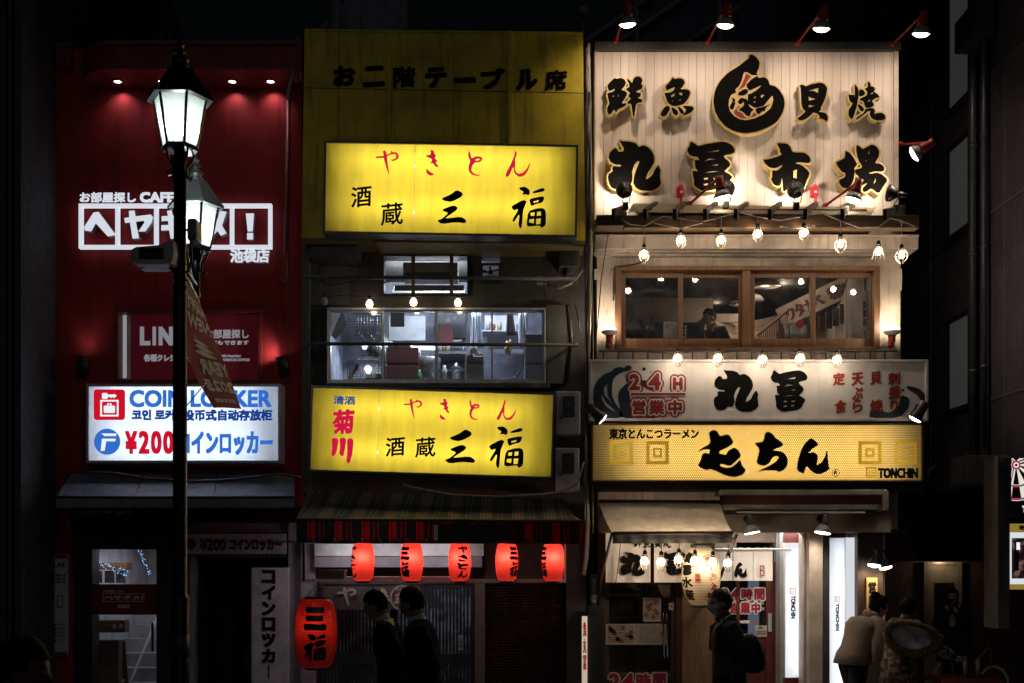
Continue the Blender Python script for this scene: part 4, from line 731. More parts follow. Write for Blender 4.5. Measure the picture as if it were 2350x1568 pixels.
# striped awning
def stripes(name, cols, period, front=False):
    m, t, n, l = nt(name); b = n["Principled BSDF"]; b.inputs["Roughness"].default_value = .9
    tc = n.new("ShaderNodeTexCoord"); sp = n.new("ShaderNodeSeparateXYZ"); l.new(tc.outputs["Object"], sp.inputs[0])
    k = n.new("ShaderNodeMath"); k.operation = 'DIVIDE'; k.inputs[1].default_value = period; l.new(sp.outputs[0], k.inputs[0]); fr = n.new("ShaderNodeMath"); fr.operation = 'FRACT'; l.new(k.outputs[0], fr.inputs[0])
    r = n.new("ShaderNodeValToRGB"); r.color_ramp.interpolation = 'CONSTANT'; e = r.color_ramp.elements
    while len(e) < len(cols): e.new(.5)
    for i, (p, c) in enumerate(cols): e[i].position = p; e[i].color = (*c, 1)
    l.new(fr.outputs[0], r.inputs[0]); l.new(r.outputs[0], b.inputs["Base Color"])
    if front:
        tl = n.new("ShaderNodeBsdfTranslucent"); l.new(r.outputs[0], tl.inputs[0]); mx = n.new("ShaderNodeMixShader"); mx.inputs[0].default_value = .6; l.new(b.outputs[0], mx.inputs[1]); l.new(tl.outputs[0], mx.inputs[2]); l.new(mx.outputs[0], n["Material Output"].inputs[0])
    return m
g1, g2, g3 = (.03, .045, .04), (.2, .13, .09), (.06, .05, .045)
STR = stripes("striped_canvas", [(0, g1), (.2, g2), (.25, g3), (.29, g2), (.36, g3), (.4, g2), (.47, g3), (.52, g2), (.57, g1), (.75, g2), (.78, g1), (.88, g2), (.91, g1)], .36)
r1, r0 = (.32, .012, .014), (.02, .006, .007)
STR2 = TL("red_striped_valance", (.3, .01, .012)); STRV = stripes("striped_valance", [(0, (.012, .012, .012)), (.12, (.22, .008, .01)), (.2, (.06, .006, .007)), (.24, (.22, .008, .01)), (.40, (.012, .012, .012)), (.55, (.18, .008, .01)), (.59, (.012, .012, .012)), (.70, (.18, .008, .01)), (.74, (.012, .012, .012))], .3, True)
S = T("awning", "striped green and brown canvas awning above the row of red lanterns", "awning", P(1010, 1195, 12.7))
m = MB(); a, b_, c, d = P(706, 1122, 13.95), P(1292, 1148, 13.95), P(1338, 1196, 12.7), P(680, 1192, 12.7)
n = 24; vs = []
for i in range(n + 1):
    for j in range(7):
        p = a.lerp(b_, i / n).lerp(d.lerp(c, i / n), j / 6); p.z -= .03 * math.sin(math.pi * j / 6) * (1 + .4 * math.sin(i * 1.9)); vs.append(p)
m.add(vs, [(i * 7 + j, i * 7 + j + 1, (i + 1) * 7 + j + 1, (i + 1) * 7 + j) for i in range(n) for j in range(6)])
part(m, "canopy", STR, S, True)
m = MB(); va = []
for i in range(61):
    p = d.lerp(c, i / 60); va += [p, p - Vector((0, .01 * math.sin(i * 1.3), .24 + .006 * math.sin(i * 2.1)))]
m.add(va, [(2 * i, 2 * i + 2, 2 * i + 3, 2 * i + 1) for i in range(60)]); part(m, "valance", STRV, S, True)
m = MB(); m.tube([d, c], .016); m.tube([P(684, 1243, 12.72), P(1338, 1246, 12.72)], .016); m.tube([P(697, 1245, 12.72), P(697, 1333, 13.0)], .014); m.tube([P(684, 1243, 12.72), P(700, 1243, 14)], .012); part(m, "frame", DARK, S)
m = MB()
for i in range(13): m.tube([P(746 + i * 21, 1236, 12.71), P(748 + i * 21, 1243, 12.70)], .005); m.ball(P(746 + i * 21, 1238, 12.70), .008, 6)
part(m, "eyelet", ALU, S)
solo(MB().frame(1005, 1203, 1176, 1244, 2, 12.6, 12.66).q(1007, 1205, 1174, 1242, 12.62, 12.66), "blank_signboard", M("black_board_panel", (.012, .012, .013), .3), "blank black signboard hung on the striped awning's valance", "sign")
solo(MB().q(996, 1205, 1004, 1240, 12.62, 12.68), "clip_board", WHITEP, "small white plate beside the blank black signboard", "plate")
# lantern shelf and fascia
part(MB().q(722, 1248, 1110, 1276, 13.9, 14.0), "fascia", M("cream_fascia", (.62, .6, .6), .6), B); part(MB().q(722, 1276, 1106, 1302, 13.92, 14.0), "fascia", M("grey_fascia", (.3, .28, .3), .6), B)
light('AREA', P(900, 1242, 13.55), 7, (.95, .93, 1), B, aim=(0, .55, -1), sx=1.5, sy=.05)
light('AREA', P(860, 1240, 13.5), 1.6, (.95, .93, 1), B, aim=(-.15, -1, .25), sx=.9, sy=.05)
part(MB().tube([P(800, 1243, 13.55), P(1000, 1243, 13.55)], .013), "fluorescent_tube", EM("awning_tube", (.95, .95, 1), 4, sample=False), B)
S = T("lantern_rack", "white metal rack rail carrying the row of red lanterns", "rack", P(994, 1333, 13.0))
part(MB().q(690, 1329, 1299, 1337, 13.0, 13.06).tube([P(745, 1325, 13.3), P(1060, 1326, 13.3)], .012).q(1295, 1245, 1299, 1330, 13.0, 13.05), "rail", M("white_rail", (.85, .8, .82), .4), S)
part(MB().q(690, 1243, 694, 1330, 13.0, 13.05), "upright", M("white_upright", (.85, .83, .85), .4), S)
PAPER = TL("red_lantern_paper", (.56, .036, .026), refl=.3, mottle=.03, ribs=20)
def lantern_prof(R_, H, neck=.55, e=.33):
    if R_ == .218: neck, e = .42, .55
    return [(R_ * neck, -H / 2)] + [(R_ * (neck + (1 - neck) * min(1, math.sin(math.pi * t) ** e)), -H / 2 + H * t) for t in [i / 24 for i in range(1, 24)]] + [(R_ * neck, H / 2)]
def wrap(c, R_, H, phi, prof, out=.004):
    """map (angle*R, height) lettering onto a lantern: x,y in metres from the lettering centre"""
    def f(x, y, k):
        a = phi + x / R_; z = -y; t = min(max((z + H / 2) / H, 0), 1) * 24; i = int(min(t, 23)); r = prof[i][0] + (prof[i + 1][0] - prof[i][0]) * (t - i) + out + k * 1e-4
        return Vector((c.x + r * math.sin(a), c.y - r * math.cos(a), c.z + z))
    return f
def subdiv(gl, w):
    bm = bmesh.new(); vs = [bm.verts.new((x, y, 0)) for x, y in gl[0]]
    for f in gl[1]:
        try: bm.faces.new([vs[i] for i in f])
        except ValueError: pass
    bmesh.ops.subdivide_edges(bm, edges=bm.edges[:], cuts=2, use_grid_fill=True); bm.verts.index_update()
    r = ([(v.co.x, v.co.y) for v in bm.verts], [tuple(v.index for v in f.verts) for f in bm.faces]); bm.free(); return r
def lantern(x, y, Y, R_, H, glyphs, phi, lab, cat, name, paper, power, group, cap=BLACK, lcol=(1, .8, .66), drop=0, th=0, lw=.42):
    c = P(x, y, Y); t = T(name, lab, cat, c - Vector((0, 0, H / 2)), group); pr = lantern_prof(R_, H)
    part(MB().lathe(pr, c, 32), "shade", paper, t, True)
    part(MB().lathe([(R_ * .5, -H / 2 - .025), (R_ * .56, -H / 2 - .02), (R_ * .56, -H / 2 + .004), (0, -H / 2 + .004)], c, 24), "base_ring", cap, t, True)
    part(MB().lathe([(0, H / 2 - .004), (R_ * .56, H / 2 - .004), (R_ * .56, H / 2 + .02), (R_ * .5, H / 2 + .025)], c, 24), "top_ring", cap, t, True)
    gh = H * .84 / max(1, sum(g[1] for g in glyphs)); yy = -H * .42
    m = MB()
    for g, wt in glyphs:
        h = gh * wt; gl = G[g] if g in G else glyph(g); put(m, subdiv(gl, 0), (-R_ * lw, yy + h * .05, R_ * lw, yy + h * .95), th if g in G else .006, wrap(c, R_, H, phi, pr)); yy += h
    part(m, "lettering", INK, t)
    part(MB().ball(c + Vector((0, 0, H * .12)), .03, 10), "bulb", EM("lantern_bulb", (1, .75, .45), 6, through=.5, sample=False), t)
    light('POINT', c + Vector((0, -R_ * .45, H * .12)), power, lcol, t, .03); return t
YK = [('ya', 1), ('ki', 1), ('to', 1), ('n', 1)]; SF = [('sanb', 1), ('fuku', 1.15)]
for x, gl, phi, lab in ((833, YK, -1.0, "red paper lantern at the white upright end of the rack, lettering turned away"), (945, SF, -.62, "red paper lantern second along the rack, two big black characters"), (1055, YK, .35, "red paper lantern in the middle of the rack, four black characters"), (1163, SF, .75, "red paper lantern fourth along the rack, lettering at its edge"), (1269, SF, -1.1, "red paper lantern at the shutter end of the rack")):
    lantern(x, 1290, 12.95, .128, .43, gl, phi, lab, "lantern", "paper_lantern", PAPER, 4.2, "red lanterns on the rack", th=.006, lw=.5)
GLOSSY = TL("glossy_red_paper", (.62, .025, .018), refl=.35, mottle=.05, ribs=14)
bl = lantern(725, 1453, 12.8, .232, .76, SF, .12, "big red lantern in a clear plastic cover hanging from the rack corner", "lantern", "paper_lantern", GLOSSY, 1.15, "red lanterns on the rack", lcol=(1, .7, .4), th=.009, lw=.56)
c = P(725, 1453, 12.8); part(MB().lathe([(r + .01, z) for r, z in lantern_prof(.232, .79, .5)], c, 32), "plastic_cover", GLASS("clear_plastic", .07, (.97, .97, .97), .12, .03), bl, True)
part(MB().tube([c + Vector((0, 0, .39)), c + Vector((-.03, 0, .6))], .008).tube([c + Vector((-.1, 0, .4)), c + Vector((.05, 0, .6))], .006).tube([c + Vector((.13, 0, .4)), c + Vector((.03, 0, .6))], .006), "string", M("pale_string", (.4, .36, .33), .8), bl)
m = MB(); m.q(732, 1312, 790, 1333, 13.02, 13.2); m2 = m; bk = solo(m, "plastic_basket", M("grey_basket", (.16, .17, .18), .6), "grey plastic basket on the lantern rack by the white upright", "basket", bevel=.008)
m = MB()
for i in range(10):
    for j in range(3): m.q(737 + i * 5, 1318 + j * 4.5, 740 + i * 5, 1320.5 + j * 4.5, 13.015, 13.02)
part(m, "slot", BLACK, bk); part(MB().frame(731, 1308, 791, 1312, 1.5, 13.0, 13.22), "rim", M("grey_rim", (.2, .21, .22), .6), bk)
# ground floor front
PLAS = M("pale_plaster", (.4, .34, .37), .8, streak=.5); DWOOD = wood("dark_lattice_wood", (.025, .02, .018), .6)
m = MB(); m.q(690, 1245, 722, 1690, 14.0, 14.3); part(m, "pillar", PLAS, B)
m = MB(); m.q(1090, 1340, 1113, 1690, 13.95, 14.3); part(m, "post", M("brown_post", (.14, .1, .09), .6), B); m = MB(); m.q(1300, 1245, 1345, 1690, 13.95, 14.3); part(m, "post", M("dark_post", (.05, .045, .04), .6), B)
m = MB(); m.q(722, 1302, 1300, 1340, 14.1, 14.3); part(m, "lintel", M("dark_lintel", (.03, .025, .025), .7), B)
D = part(MB().frame(722, 1340, 1090, 1690, 10, 14.12, 14.2).q(732, 1500, 1080, 1525, 14.12, 14.2).q(900, 1350, 912, 1680, 14.12, 14.2), "lattice_door", DWOOD, B)
m = MB(); x = 735.0
while x < 1078:
    if not 897 < x < 914: m.q(x, 1350, x + 4.2, 1680, 14.135, 14.175)
    x += 8.0
part(m, "slats", DWOOD, D)
part(MB().q(732, 1350, 1080, 1680, 14.185, 14.19), "pane", GLS, D)
# glimpses through the lattice
m, t, n, l = nt("lit_dining_room"); bb = n["Principled BSDF"]; bb.inputs["Roughness"].default_value = .7; l.new(mixc(t, ramp(t, noise(t, 5, 5), .45, .7), (.05, .05, .06), (.4, .42, .46)), bb.inputs["Base Color"]); DIN = m
x0, x1 = PX(722, 14.3), PX(1090, 14.3); m = MB(); m.box(x0, x1, 16.4, 16.45, 0, 2); m.box(x0 - .05, x0, 14.3, 16.4, 0, 2); m.box(x1, x1 + .05, 14.3, 16.4, 0, 2); m.box(x0, x1, 14.3, 16.4, 2, 2.05); part(m, "dining_room", DIN, B)
light('AREA', ((x0 + x1) / 2 + .5, 15.6, 1.95), 5, (.8, .88, 1), B, aim=(0, .2, -1), sx=1.2, sy=.3)
part(MB().q(1052, 1458, 1063, 1492, 14.1, 14.12), "notice", M("white_notice", (.45, .4, .43), .6), B)
part(vtext(MB(), "どうぞ", (1054, 1462, 1061, 1488), 14.095, .2), "lettering", INK, B)
SH = M("rusty_shutter", (.075, .04, .033), .5, .3, streak=.6)
m = MB()
for i in range(54): y = 1340 + i * 6.2; m.add([P(1113, y, 14.05), P(1300, y, 14.05), P(1300, y + 3.1, 14.02), P(1113, y + 3.1, 14.02), P(1300, y + 6.2, 14.05), P(1113, y + 6.2, 14.05)], [(0, 1, 2, 3), (3, 2, 4, 5)])
part(m, "shutter", SH, B)
m = MB(); m.q(1113, 1245, 1300, 1340, 14.0, 14.3); part(m, "shutter_box", M("dark_box", (.035, .025, .025), .6), B)
# brown curtain
BRN = M("brown_noren_cloth", (.085, .06, .055), .9, var=.2)
S = T("noren_curtain", "brown split curtain with pale brush lettering in the lattice doorway", "curtain", P(855, 1398, 13.9))
def cloth(mb, x0, x1, y0, y1, Y, amp=.015, nx=14, ny=6, ph=0):
    vs = [P(x0 + (x1 - x0) * i / nx, y0 + (y1 - y0) * j / ny, Y + amp * (j / ny) * math.sin(i * 1.1 + ph) + .004 * math.sin(i * 2.3 + j)) for i in range(nx + 1) for j in range(ny + 1)]
    mb.add(vs, [(i * (ny + 1) + j, i * (ny + 1) + j + 1, (i + 1) * (ny + 1) + j + 1, (i + 1) * (ny + 1) + j) for i in range(nx) for j in range(ny)]); return mb
for x0, x1 in ((740, 854), (859, 963)): part(cloth(MB(), x0, x1, 1342, 1399 - (x0 - 740) * .0, 13.9, ph=x0), "panel", BRN, S, True)
part(MB().tube([P(736, 1341, 13.9), P(968, 1341, 13.9)], .012), "rod", DWOOD, S)
CRM = M("cream_dye", (.38, .31, .26), .9); f = face_at(13.875)
part(put(put(MB(), G['ya'], (773, 1348, 818, 1391), 1, f), G['ki'], (862, 1350, 895, 1394), 1.2, f), "lettering", CRM, S)
m = MB(); c = P(924, 1372, 13.875); ro = .155
for k in range(36):
    a, b_ = 2 * math.pi * k / 36, 2 * math.pi * (k + 1) / 36
    m.quad(*[c + Vector((math.cos(t) * r, 0, math.sin(t) * r)) for t, r in ((a, ro), (b_, ro), (b_, ro - .022), (a, ro - .022))])
put(m, G['san'], (904, 1360, 922, 1386), 1, f); put(m, G['fuku'], (925, 1358, 945, 1386), .7, f); text(m, "やきとん", (908, 1350, 940, 1357), 13.875, .3); text(m, "二階席", (910, 1388, 938, 1394), 13.875, .3); part(m, "crest", CRM, S)
# ---------------------------------------------------------------- fish restaurant
C = T("restaurant_building", "stucco fish restaurant building topped by a big boarded sign with raised gold edged lettering", "building", (PX(1715, 14), 14.3, 0))
def boards(name, col):
    m, t, n, l = nt(name); b = n["Principled BSDF"]; b.inputs["Roughness"].default_value = .5
    tc = n.new("ShaderNodeTexCoord"); sp = n.new("ShaderNodeSeparateXYZ"); l.new(tc.outputs["Object"], sp.inputs[0])
    k = n.new("ShaderNodeMath"); k.operation = 'DIVIDE'; k.inputs[1].default_value = .1025; l.new(sp.outputs[0], k.inputs[0]); fr = n.new("ShaderNodeMath"); fr.operation = 'FRACT'; l.new(k.outputs[0], fr.inputs[0])
    g = ramp(t, fr.outputs[0], .0, .05); c = mixc(t, ramp(t, noise(t, 1.5, 6, (3, 3, .4)), .35, .75), col, tuple(x * .72 for x in col)); l.new(mixc(t, g, tuple(x * .3 for x in col), c), b.inputs["Base Color"])
    bp = n.new("ShaderNodeBump"); bp.inputs["Distance"].default_value = .006; l.new(g, bp.inputs["Height"]); l.new(bp.outputs[0], b.inputs["Normal"]); return m
BRD = boards("cream_boards", (.66, .56, .50)); CAPM = M("dark_cap_flashing", (.04, .034, .03), .5, streak=.4)
SF_ = T("boarded_sign", "cream boarded rooftop sign with black gold edged brush characters and a swirl crest", "sign", P(1713, 500, 14))
part(MB().q(1368, 112, 2060, 505, 13.95, 14.1), "board", BRD, SF_); part(MB().q(1365, 96, 2068, 114, 13.88, 14.2), "cap", CAPM, SF_); part(MB().q(2052, 114, 2062, 505, 13.92, 14.2).q(1365, 114, 1369, 505, 13.92, 14.2), "edge_trim", M("cream_trim", (.5, .42, .36), .5), SF_)
GOLD = M("gold_edge", (.5, .36, .14), .45, var=.2, scale=12); FACE = M("black_face", (.0035, .003, .003), .7, spec=.03)
YF = 13.80
for g, cr, w in (('sen', 'G1', 3.4), ('uo', 'G1', 3.4), ('kai', 'G3', 3.4), ('yaki', 'G3', 3.4), ('maru', 'G4', 3.7), ('tomi', 'G4', 3.7), ('ichi', 'G5', 3.7), ('ba', 'G5', 3.7)):
    r = crect(g, cr); deep = cr in ('G4', 'G5'); yb = YF + (.12 if deep else .08); k = 1 / 1.0
    L = part(slab(G[g], r, YF, yb, w), "letter", GOLD, SF_); part(put(MB(), G[g], r, 0, face_at(YF - .006)), "face", FACE, L)
    part(MB().box(PX((r[0] + r[2]) / 2, YF) - .05, PX((r[0] + r[2]) / 2, YF) + .05, yb - .01, 13.95, PZ((r[1] + r[3]) / 2, YF) - .05, PZ((r[1] + r[3]) / 2, YF) + .05), "standoff", DARK, L)
r = crect('swirl', 'G2'); L = part(slab(G['swirl'], r, YF, YF + .1, 3), "crest", GOLD, SF_); part(put(MB(), G['swirl'], r, 0, face_at(YF - .006)), "face", FACE, L)
cv = crect('cavity', 'G2'); part(put(MB(), G['cavity'], cv, 0, face_at(YF - .009)), "gold_field", GOLD, L)
part(put(MB(), G['redpatch'], crect('redpatch', 'G2'), 0, face_at(YF - .012)), "red_field", M("crest_red", (.19, .012, .01), .5), L)
part(put(MB(), G['fishblack'], crect('fishblack', 'G2'), 0, face_at(YF - .012)), "fish", FACE, L); part(put(MB(), G['fishgold'], crect('fishgold', 'G2'), 0, face_at(YF - .015)), "gold_detail", GOLD, L)
# flood lamps: red arms with white shades
REDM = M("red_enamel", (.26, .02, .014), .4, var=.2); SHADE = M("grey_enamel", (.3, .31, .33), .4)
FLOOD = EM("flood_bulb", (1, .86, .66), 14, sample=False)
def flood(base, head, ax, lab, power, group, spot=140):
    t = T("flood_lamp", lab, "flood lamp", base, group); ax = Vector(ax).normalized(); h = Vector(head)
    part(MB().tube([base, h - ax * .14], .016, 8).lathe([(.035, 0), (.035, .02), (0, .02)], base, 12, (0, -1, 0)), "arm", REDM, t, True)
    part(MB().lathe([(0, -.17), (.05, -.165), (.045, -.12), (.06, -.04), (.062, -.01), (0, -.01)], h, 16, ax), "holder", REDM, t, True)
    part(MB().lathe([(.05, -.015), (.085, .03), (.105, .075), (.1, .075), (.05, .0)], h, 20, ax), "shade", SHADE, t, True)
    part(MB().lathe([(.045, .0), (.088, .06), (.085, .085), (.05, .105), (0, .112)], h, 16, ax), "bulb", FLOOD, t, True)
    light('SPOT', h + ax * .13, power, (1, .78, .58), t, .05, Vector((ax.x, ax.y + (.5 if spot == 150 else 0), ax.z)), spot, .6); return t
for bx, by, hx, hy, lab in ((1413, 96, 1440, 40, "red armed flood lamp on the boarded sign's cap, at the conduit end"), (1623, 98, 1666, 42, "red armed flood lamp on the cap, above the swirl crest"), (1829, 100, 1887, 50, "red armed flood lamp on the cap, third from the conduit end"), (2048, 102, 2116, 62, "red armed flood lamp on the cap, at the dark alley end")):
    flood(P(bx, by, 13.88), P(hx, hy, 13.1), (.06 if hx < 1500 else -.06, .30, -1), lab, 34, "red flood lamps over the boarded sign", 150)
flood(P(2066, 332, 14.0), P(2112, 345, 13.35), (-.75, .35, -.45), "red armed flood lamp sticking out from the side of the boarded sign", 16, "red flood lamps over the boarded sign", 130)
# ---- timber beam, corrugated roof, uplights
TIM = wood("weathered_timber", (.13, .075, .035), .7, 'x', .35); TIMZ = wood("dark_timber", (.06, .038, .022), .75, 'z')
CORR = M("corrugated_plastic", (.3, .24, .15), .5, var=.4, streak=.5)
PG = T("timber_pergola", "weathered timber beam with short rafters and corrugated sheets under the boarded sign", "pergola", P(1720, 525, 13.4))
part(MB().q(1370, 493, 1432, 518, 13.1, 13.35).q(1432, 494, 2110, 523, 13.15, 13.3), "beam", TIM, PG, bevel=.006); part(MB().q(1365, 515, 2010, 521, 13.4, 14.0), "ledge", TIM, PG)
for i, x in enumerate((1420, 1492, 1560, 1630, 1700, 1778, 1860, 1945, 2060)):
    a = P(x + 14, 474 if i not in (0, 8) else 482, 13.95); b_ = P(x - 12 if i < 8 else x - 30, 492, 13.05); d = Vector((.022, 0, 0)); h = Vector((0, 0, .06))
    part(MB().add([a - d - h, a + d - h, a + d + h, a - d + h, b_ - d - h, b_ + d - h, b_ + d + h, b_ - d + h], [(0, 1, 2, 3), (7, 6, 5, 4), (0, 4, 5, 1), (1, 5, 6, 2), (2, 6, 7, 3), (3, 7, 4, 0)]), "rafter", TIMZ, PG)
m = MB(); vs = []; nx = 240
for i in range(nx + 1):
    x = 1452 + (2010 - 1452) * i / nx; dz = .008 * (1 if i % 2 else -1)
    a = P(x, 467 + (x - 1452) * .017, 13.95); b_ = P(x - 12, 487 + (x - 1452) * .012, 13.15); a.z += dz; b_.z += dz; vs += [a, b_]
m.add(vs, [(2 * i, 2 * i + 1, 2 * i + 3, 2 * i + 2) for i in range(nx)]); part(m, "corrugated_sheet", CORR, PG)
part(MB().q(1470, 480, 1990, 485, 13.5, 13.56), "purlin", TIMZ, PG)
def uplight(x, y, Y, ax, lab, power, side=False):
    h = P(x, y, Y); ax = Vector(ax).normalized(); t = T("spotlight", lab, "spotlight", P(x, y + 22, Y), "black spotlights under the boarded sign")
    part(MB().lathe([(0, -.12), (.03, -.12), (.036, -.05), (.04, 0), (.03, .0)], h, 14, ax), "neck", BLACK, t, True)
    part(MB().lathe([(.038, -.02), (.055, .01), (.095, .06), (.1, .1), (.092, .1), (.05, .02)], h, 20, ax), "housing", DARK, t, True)
    part(MB().lathe([(.0, .075), (.09, .085), (.085, .105), (.04, .12), (0, .122)], h, 18, ax), "lens", FLOOD, t, True)
    part(MB().tube([h - ax * .09 + Vector((.04, 0, 0)), h + Vector((.04, 0, -.13))], .006).tube([h - ax * .09 - Vector((.04, 0, 0)), h + Vector((-.04, 0, -.13))], .006).q(x - 6, y + 24, x + 6, y + 38, Y - .04, Y + .04), "bracket", BLACK, t)
    light('SPOT', h + ax * .14, power, (1, .84, .64), t, .04, ax, 150, .7)
for x, y, Y, ax, pw, lab in ((1436, 440, 13.45, (-.12, .75, .45), 19, "black spotlight turned up at the big round character next to the conduit"), (1668, 438, 13.5, (.1, .75, .45), 19, "black spotlight turned up at the second big character, behind a red armed lamp"), (1829, 440, 13.45, (0, .75, .45), 19, "black spotlight turned up at the third big character"), (2058, 446, 13.5, (-.75, .5, .3), 16, "black spotlight pointing sideways from the pergola's alley end")): uplight(x, y, Y, ax, lab, pw)
flood(P(1582, 469, 13.9), P(1655, 438, 13.35), (.22, .12, -1), "red armed lamp reaching over the pergola before the second big character", 5, "red armed lamps over the pergola"); flood(P(1893, 473, 13.9), P(1962, 444, 13.35), (-.3, .12, -1), "red armed lamp reaching over the pergola before the last big character", 5, "red armed lamps over the pergola")
for x, lab in ((1564, "small red valve on the boarded sign below the second big character"), (1872, "small red valve on the boarded sign between the last two big characters")):
    t = T("pipe_valve", lab, "valve", P(x, 470, 13.9), "red valves"); part(MB().tube([P(x, 470, 13.85), P(x, 450, 13.85), P(x - 2, 424, 13.85)], .02, 10).q(x - 10, 428, x + 6, 450, 13.86, 13.93).q(x - 4, 424, x + 4, 452, 13.83, 13.86), "body", M("bright_red_enamel", (.6, .03, .05), .35), t, bevel=.004); part(MB().q(x - 3, 438, x + 3, 443, 13.825, 13.83), "tag", WHITEP, t)
# ---- stucco band, cornice, window storey
STU = M("cream_stucco", (.5, .42, .36), .8, var=.7, scale=1.3, streak=.85, bump=.35, bscale=25)
m = MB(); m.q(1368, 500, 2065, 545, 14.0, 14.4); m.q(1370, 545, 2066, 612, 13.95, 14.4); m.q(1370, 612, 1418, 830, 13.95, 14.4); m.q(2013, 612, 2066, 830, 13.95, 14.4); m.q(1418, 802, 2013, 830, 14.0, 14.4); m.q(1372, 830, 2060, 1215, 14.05, 14.4)
part(m, "wall", STU, C)
m = MB(); m.q(1366, 543, 2108, 571, 13.62, 13.95); m.q(1368, 571, 2096, 578, 13.72, 13.95); m.q(1368, 578, 2072, 586, 13.84, 13.95); m.q(1366, 538, 2110, 543, 13.58, 13.95); part(m, "cornice", STU, C, bevel=.006)
m = MB(); m.q(2064, 617, 2070, 665, 13.93, 14.0); m.q(1364, 617, 1372, 640, 13.93, 14.0); part(m, "quoin", STU, C)
BW_ = wood("brown_window_wood", (.17, .075, .03), .5, 'z'); BWX = wood("brown_rail_wood", (.17, .075, .03), .5, 'x')
Wn = part(MB().q(1412, 610, 2020, 620, 13.88, 14.1).q(1412, 620, 1426, 800, 13.9, 14.1).q(2006, 620, 2020, 800, 13.9, 14.1).q(1704, 620, 1722, 800, 13.9, 14.1).q(1416, 796, 2016, 803, 13.86, 14.1), "window", BW_, C, bevel=.005)
for x0, x1, dy in ((1424, 1568, 0), (1556, 1707, .03), (1720, 1872, 0), (1858, 2008, .03)):
    y = 13.98 + dy; o = part(MB().q(x0, 622, x0 + 12, 797, y, y + .03).q(x1 - 12, 622, x1, 797, y, y + .03).q(x0 + 12, 622, x1 - 12, 638, y, y + .03).q(x0 + 12, 777, x1 - 12, 797, y, y + .03), "sash", BW_, Wn, bevel=.004); part(MB().q(x0 + 12, 638, x1 - 12, 777, y + .012, y + .016), "pane", GLD, Wn)
# dining room behind
RX0, RX1, RZ0, RZ1, RB = PX(1412, 14.4), PX(2060, 14.4), 3.78, PZ(600, 14.4), 18.2
m = MB(); m.box(RX0 - .05, RX0, 14.4, RB, RZ0, RZ1); m.box(RX1, RX1 + .05, 14.4, RB, RZ0, RZ1); m.box(RX0, RX1, RB, RB + .05, RZ0, RZ1); m.box(RX0 - .05, RX1 + .05, 14.4, RB + .05, RZ1, RZ1 + .05); m.box(RX0 - .05, RX1 + .05, 14.4, RB + .05, RZ0 - .05, RZ0); part(m, "dining_room", M("brown_room", (.045, .033, .03), .8, var=.5), C)
m = MB(); m.box(RX0, RX0 + 1.5, 16.0, 16.1, RZ1 - .32, RZ1 - .1); m.box(RX0, RX0 + 1.9, 15.95, 16.0, RZ1 - .45, RZ1 - .33); part(m, "ceiling_beam", M("cream_beam", (.4, .3, .24), .7), C)
PEND = EM("pendant_glow", (1, .83, .62), 3.5, sample=False); PSH = M("pendant_enamel", (.5, .45, .38), .4)
def pendant(x, y, Y, r, lab, pw):
    c = P(x, y, Y); t = T("pendant_lamp", lab, "pendant lamp", c, "pendant lamps in the upstairs dining room")
    part(MB().lathe([(r, 0), (r * .8, r * .28), (r * .3, r * .5), (.03, r * .62), (.0, r * .64)], c, 24), "shade", PSH, t, True); part(MB().lathe([(0, .012), (r * .95, .012), (r * .95, .004), (0, .0)], c, 22), "glow", PEND, t, True)
    part(MB().tube([c + Vector((0, 0, r * .6)), (c.x, c.y, RZ1)], .006), "cord", BLACK, t); light('POINT', c - Vector((0, 0, .06)), pw, (1, .8, .56), t, .05)
pendant(1501, 691, 16.2, .085, "small pendant lamp behind the first brown sash", 2); pendant(1645, 690, 16.8, .06, "tiny pendant lamp behind the second brown sash", 2); pendant(1703, 698, 15.4, .17, "white dome pendant lamp behind the central window post", 5); pendant(1720, 690, 15.9, .2, "white dome pendant lamp behind and above the other dome lamp", 4); pendant(1757, 657, 15.4, .2, "flat white ceiling pendant at the top of the third sash", 4); pendant(1800, 651, 15.6, .24, "wide flat white pendant beside the ceiling pendant of the third sash", 4)
m = MB(); A_ = [P(1780, 710, 16.4), P(1800, 752, 16.4), P(2000, 655, 14.9), P(1970, 618, 14.9)]
m.quad(*A_); m.quad(*[p + Vector((0, .03, 0)) for p in A_][::-1]); bn = solo(m, "cloth_banner", M("cream_banner", (.42, .33, .27), .9), "slanting cream cloth banner with brown brush lettering inside the dining room", "banner")
def bil(x, y, k): p = A_[0].lerp(A_[3], x).lerp(A_[1].lerp(A_[2], x), y); return p - Vector((0, .01 + k * 1e-4, 0))
part(put(put(MB(), glyph("ワタナベ"), (.08, .2, .52, .85), .012, bil), glyph("精肉"), (.58, .2, .92, .85), .012, bil), "lettering", M("brown_ink", (.12, .03, .025), .8), bn)
m = MB(); vs = []
for i in range(15):
    for j in range(9):
        t, u = i / 14, j / 8; p = P(1622, 715, 16.0).lerp(P(1790, 722, 16.6), t).lerp(P(1612, 790, 15.4).lerp(P(1780, 790, 16.2), t), u); p.z -= .1 * math.sin(math.pi * t) * (1 - .3 * u); p.y += .04 * math.sin(u * 14 + t * 4); vs.append(p)
m.add(vs, [(i * 9 + j, i * 9 + j + 1, (i + 1) * 9 + j + 1, (i + 1) * 9 + j) for i in range(14) for j in range(8)]); o = solo(m, "draped_cloth", M("tan_cloth", (.34, .24, .17), .9), "tan cloth draped in folds at the back of the dining room", "cloth", smooth=True)
m = MB()
for i in range(14): a = P(1742 + i * 5, 775, 15.8); m.tube([a, P(1742 + i * 5, 768 - i * 4.2, 15.8)], .008, 5)
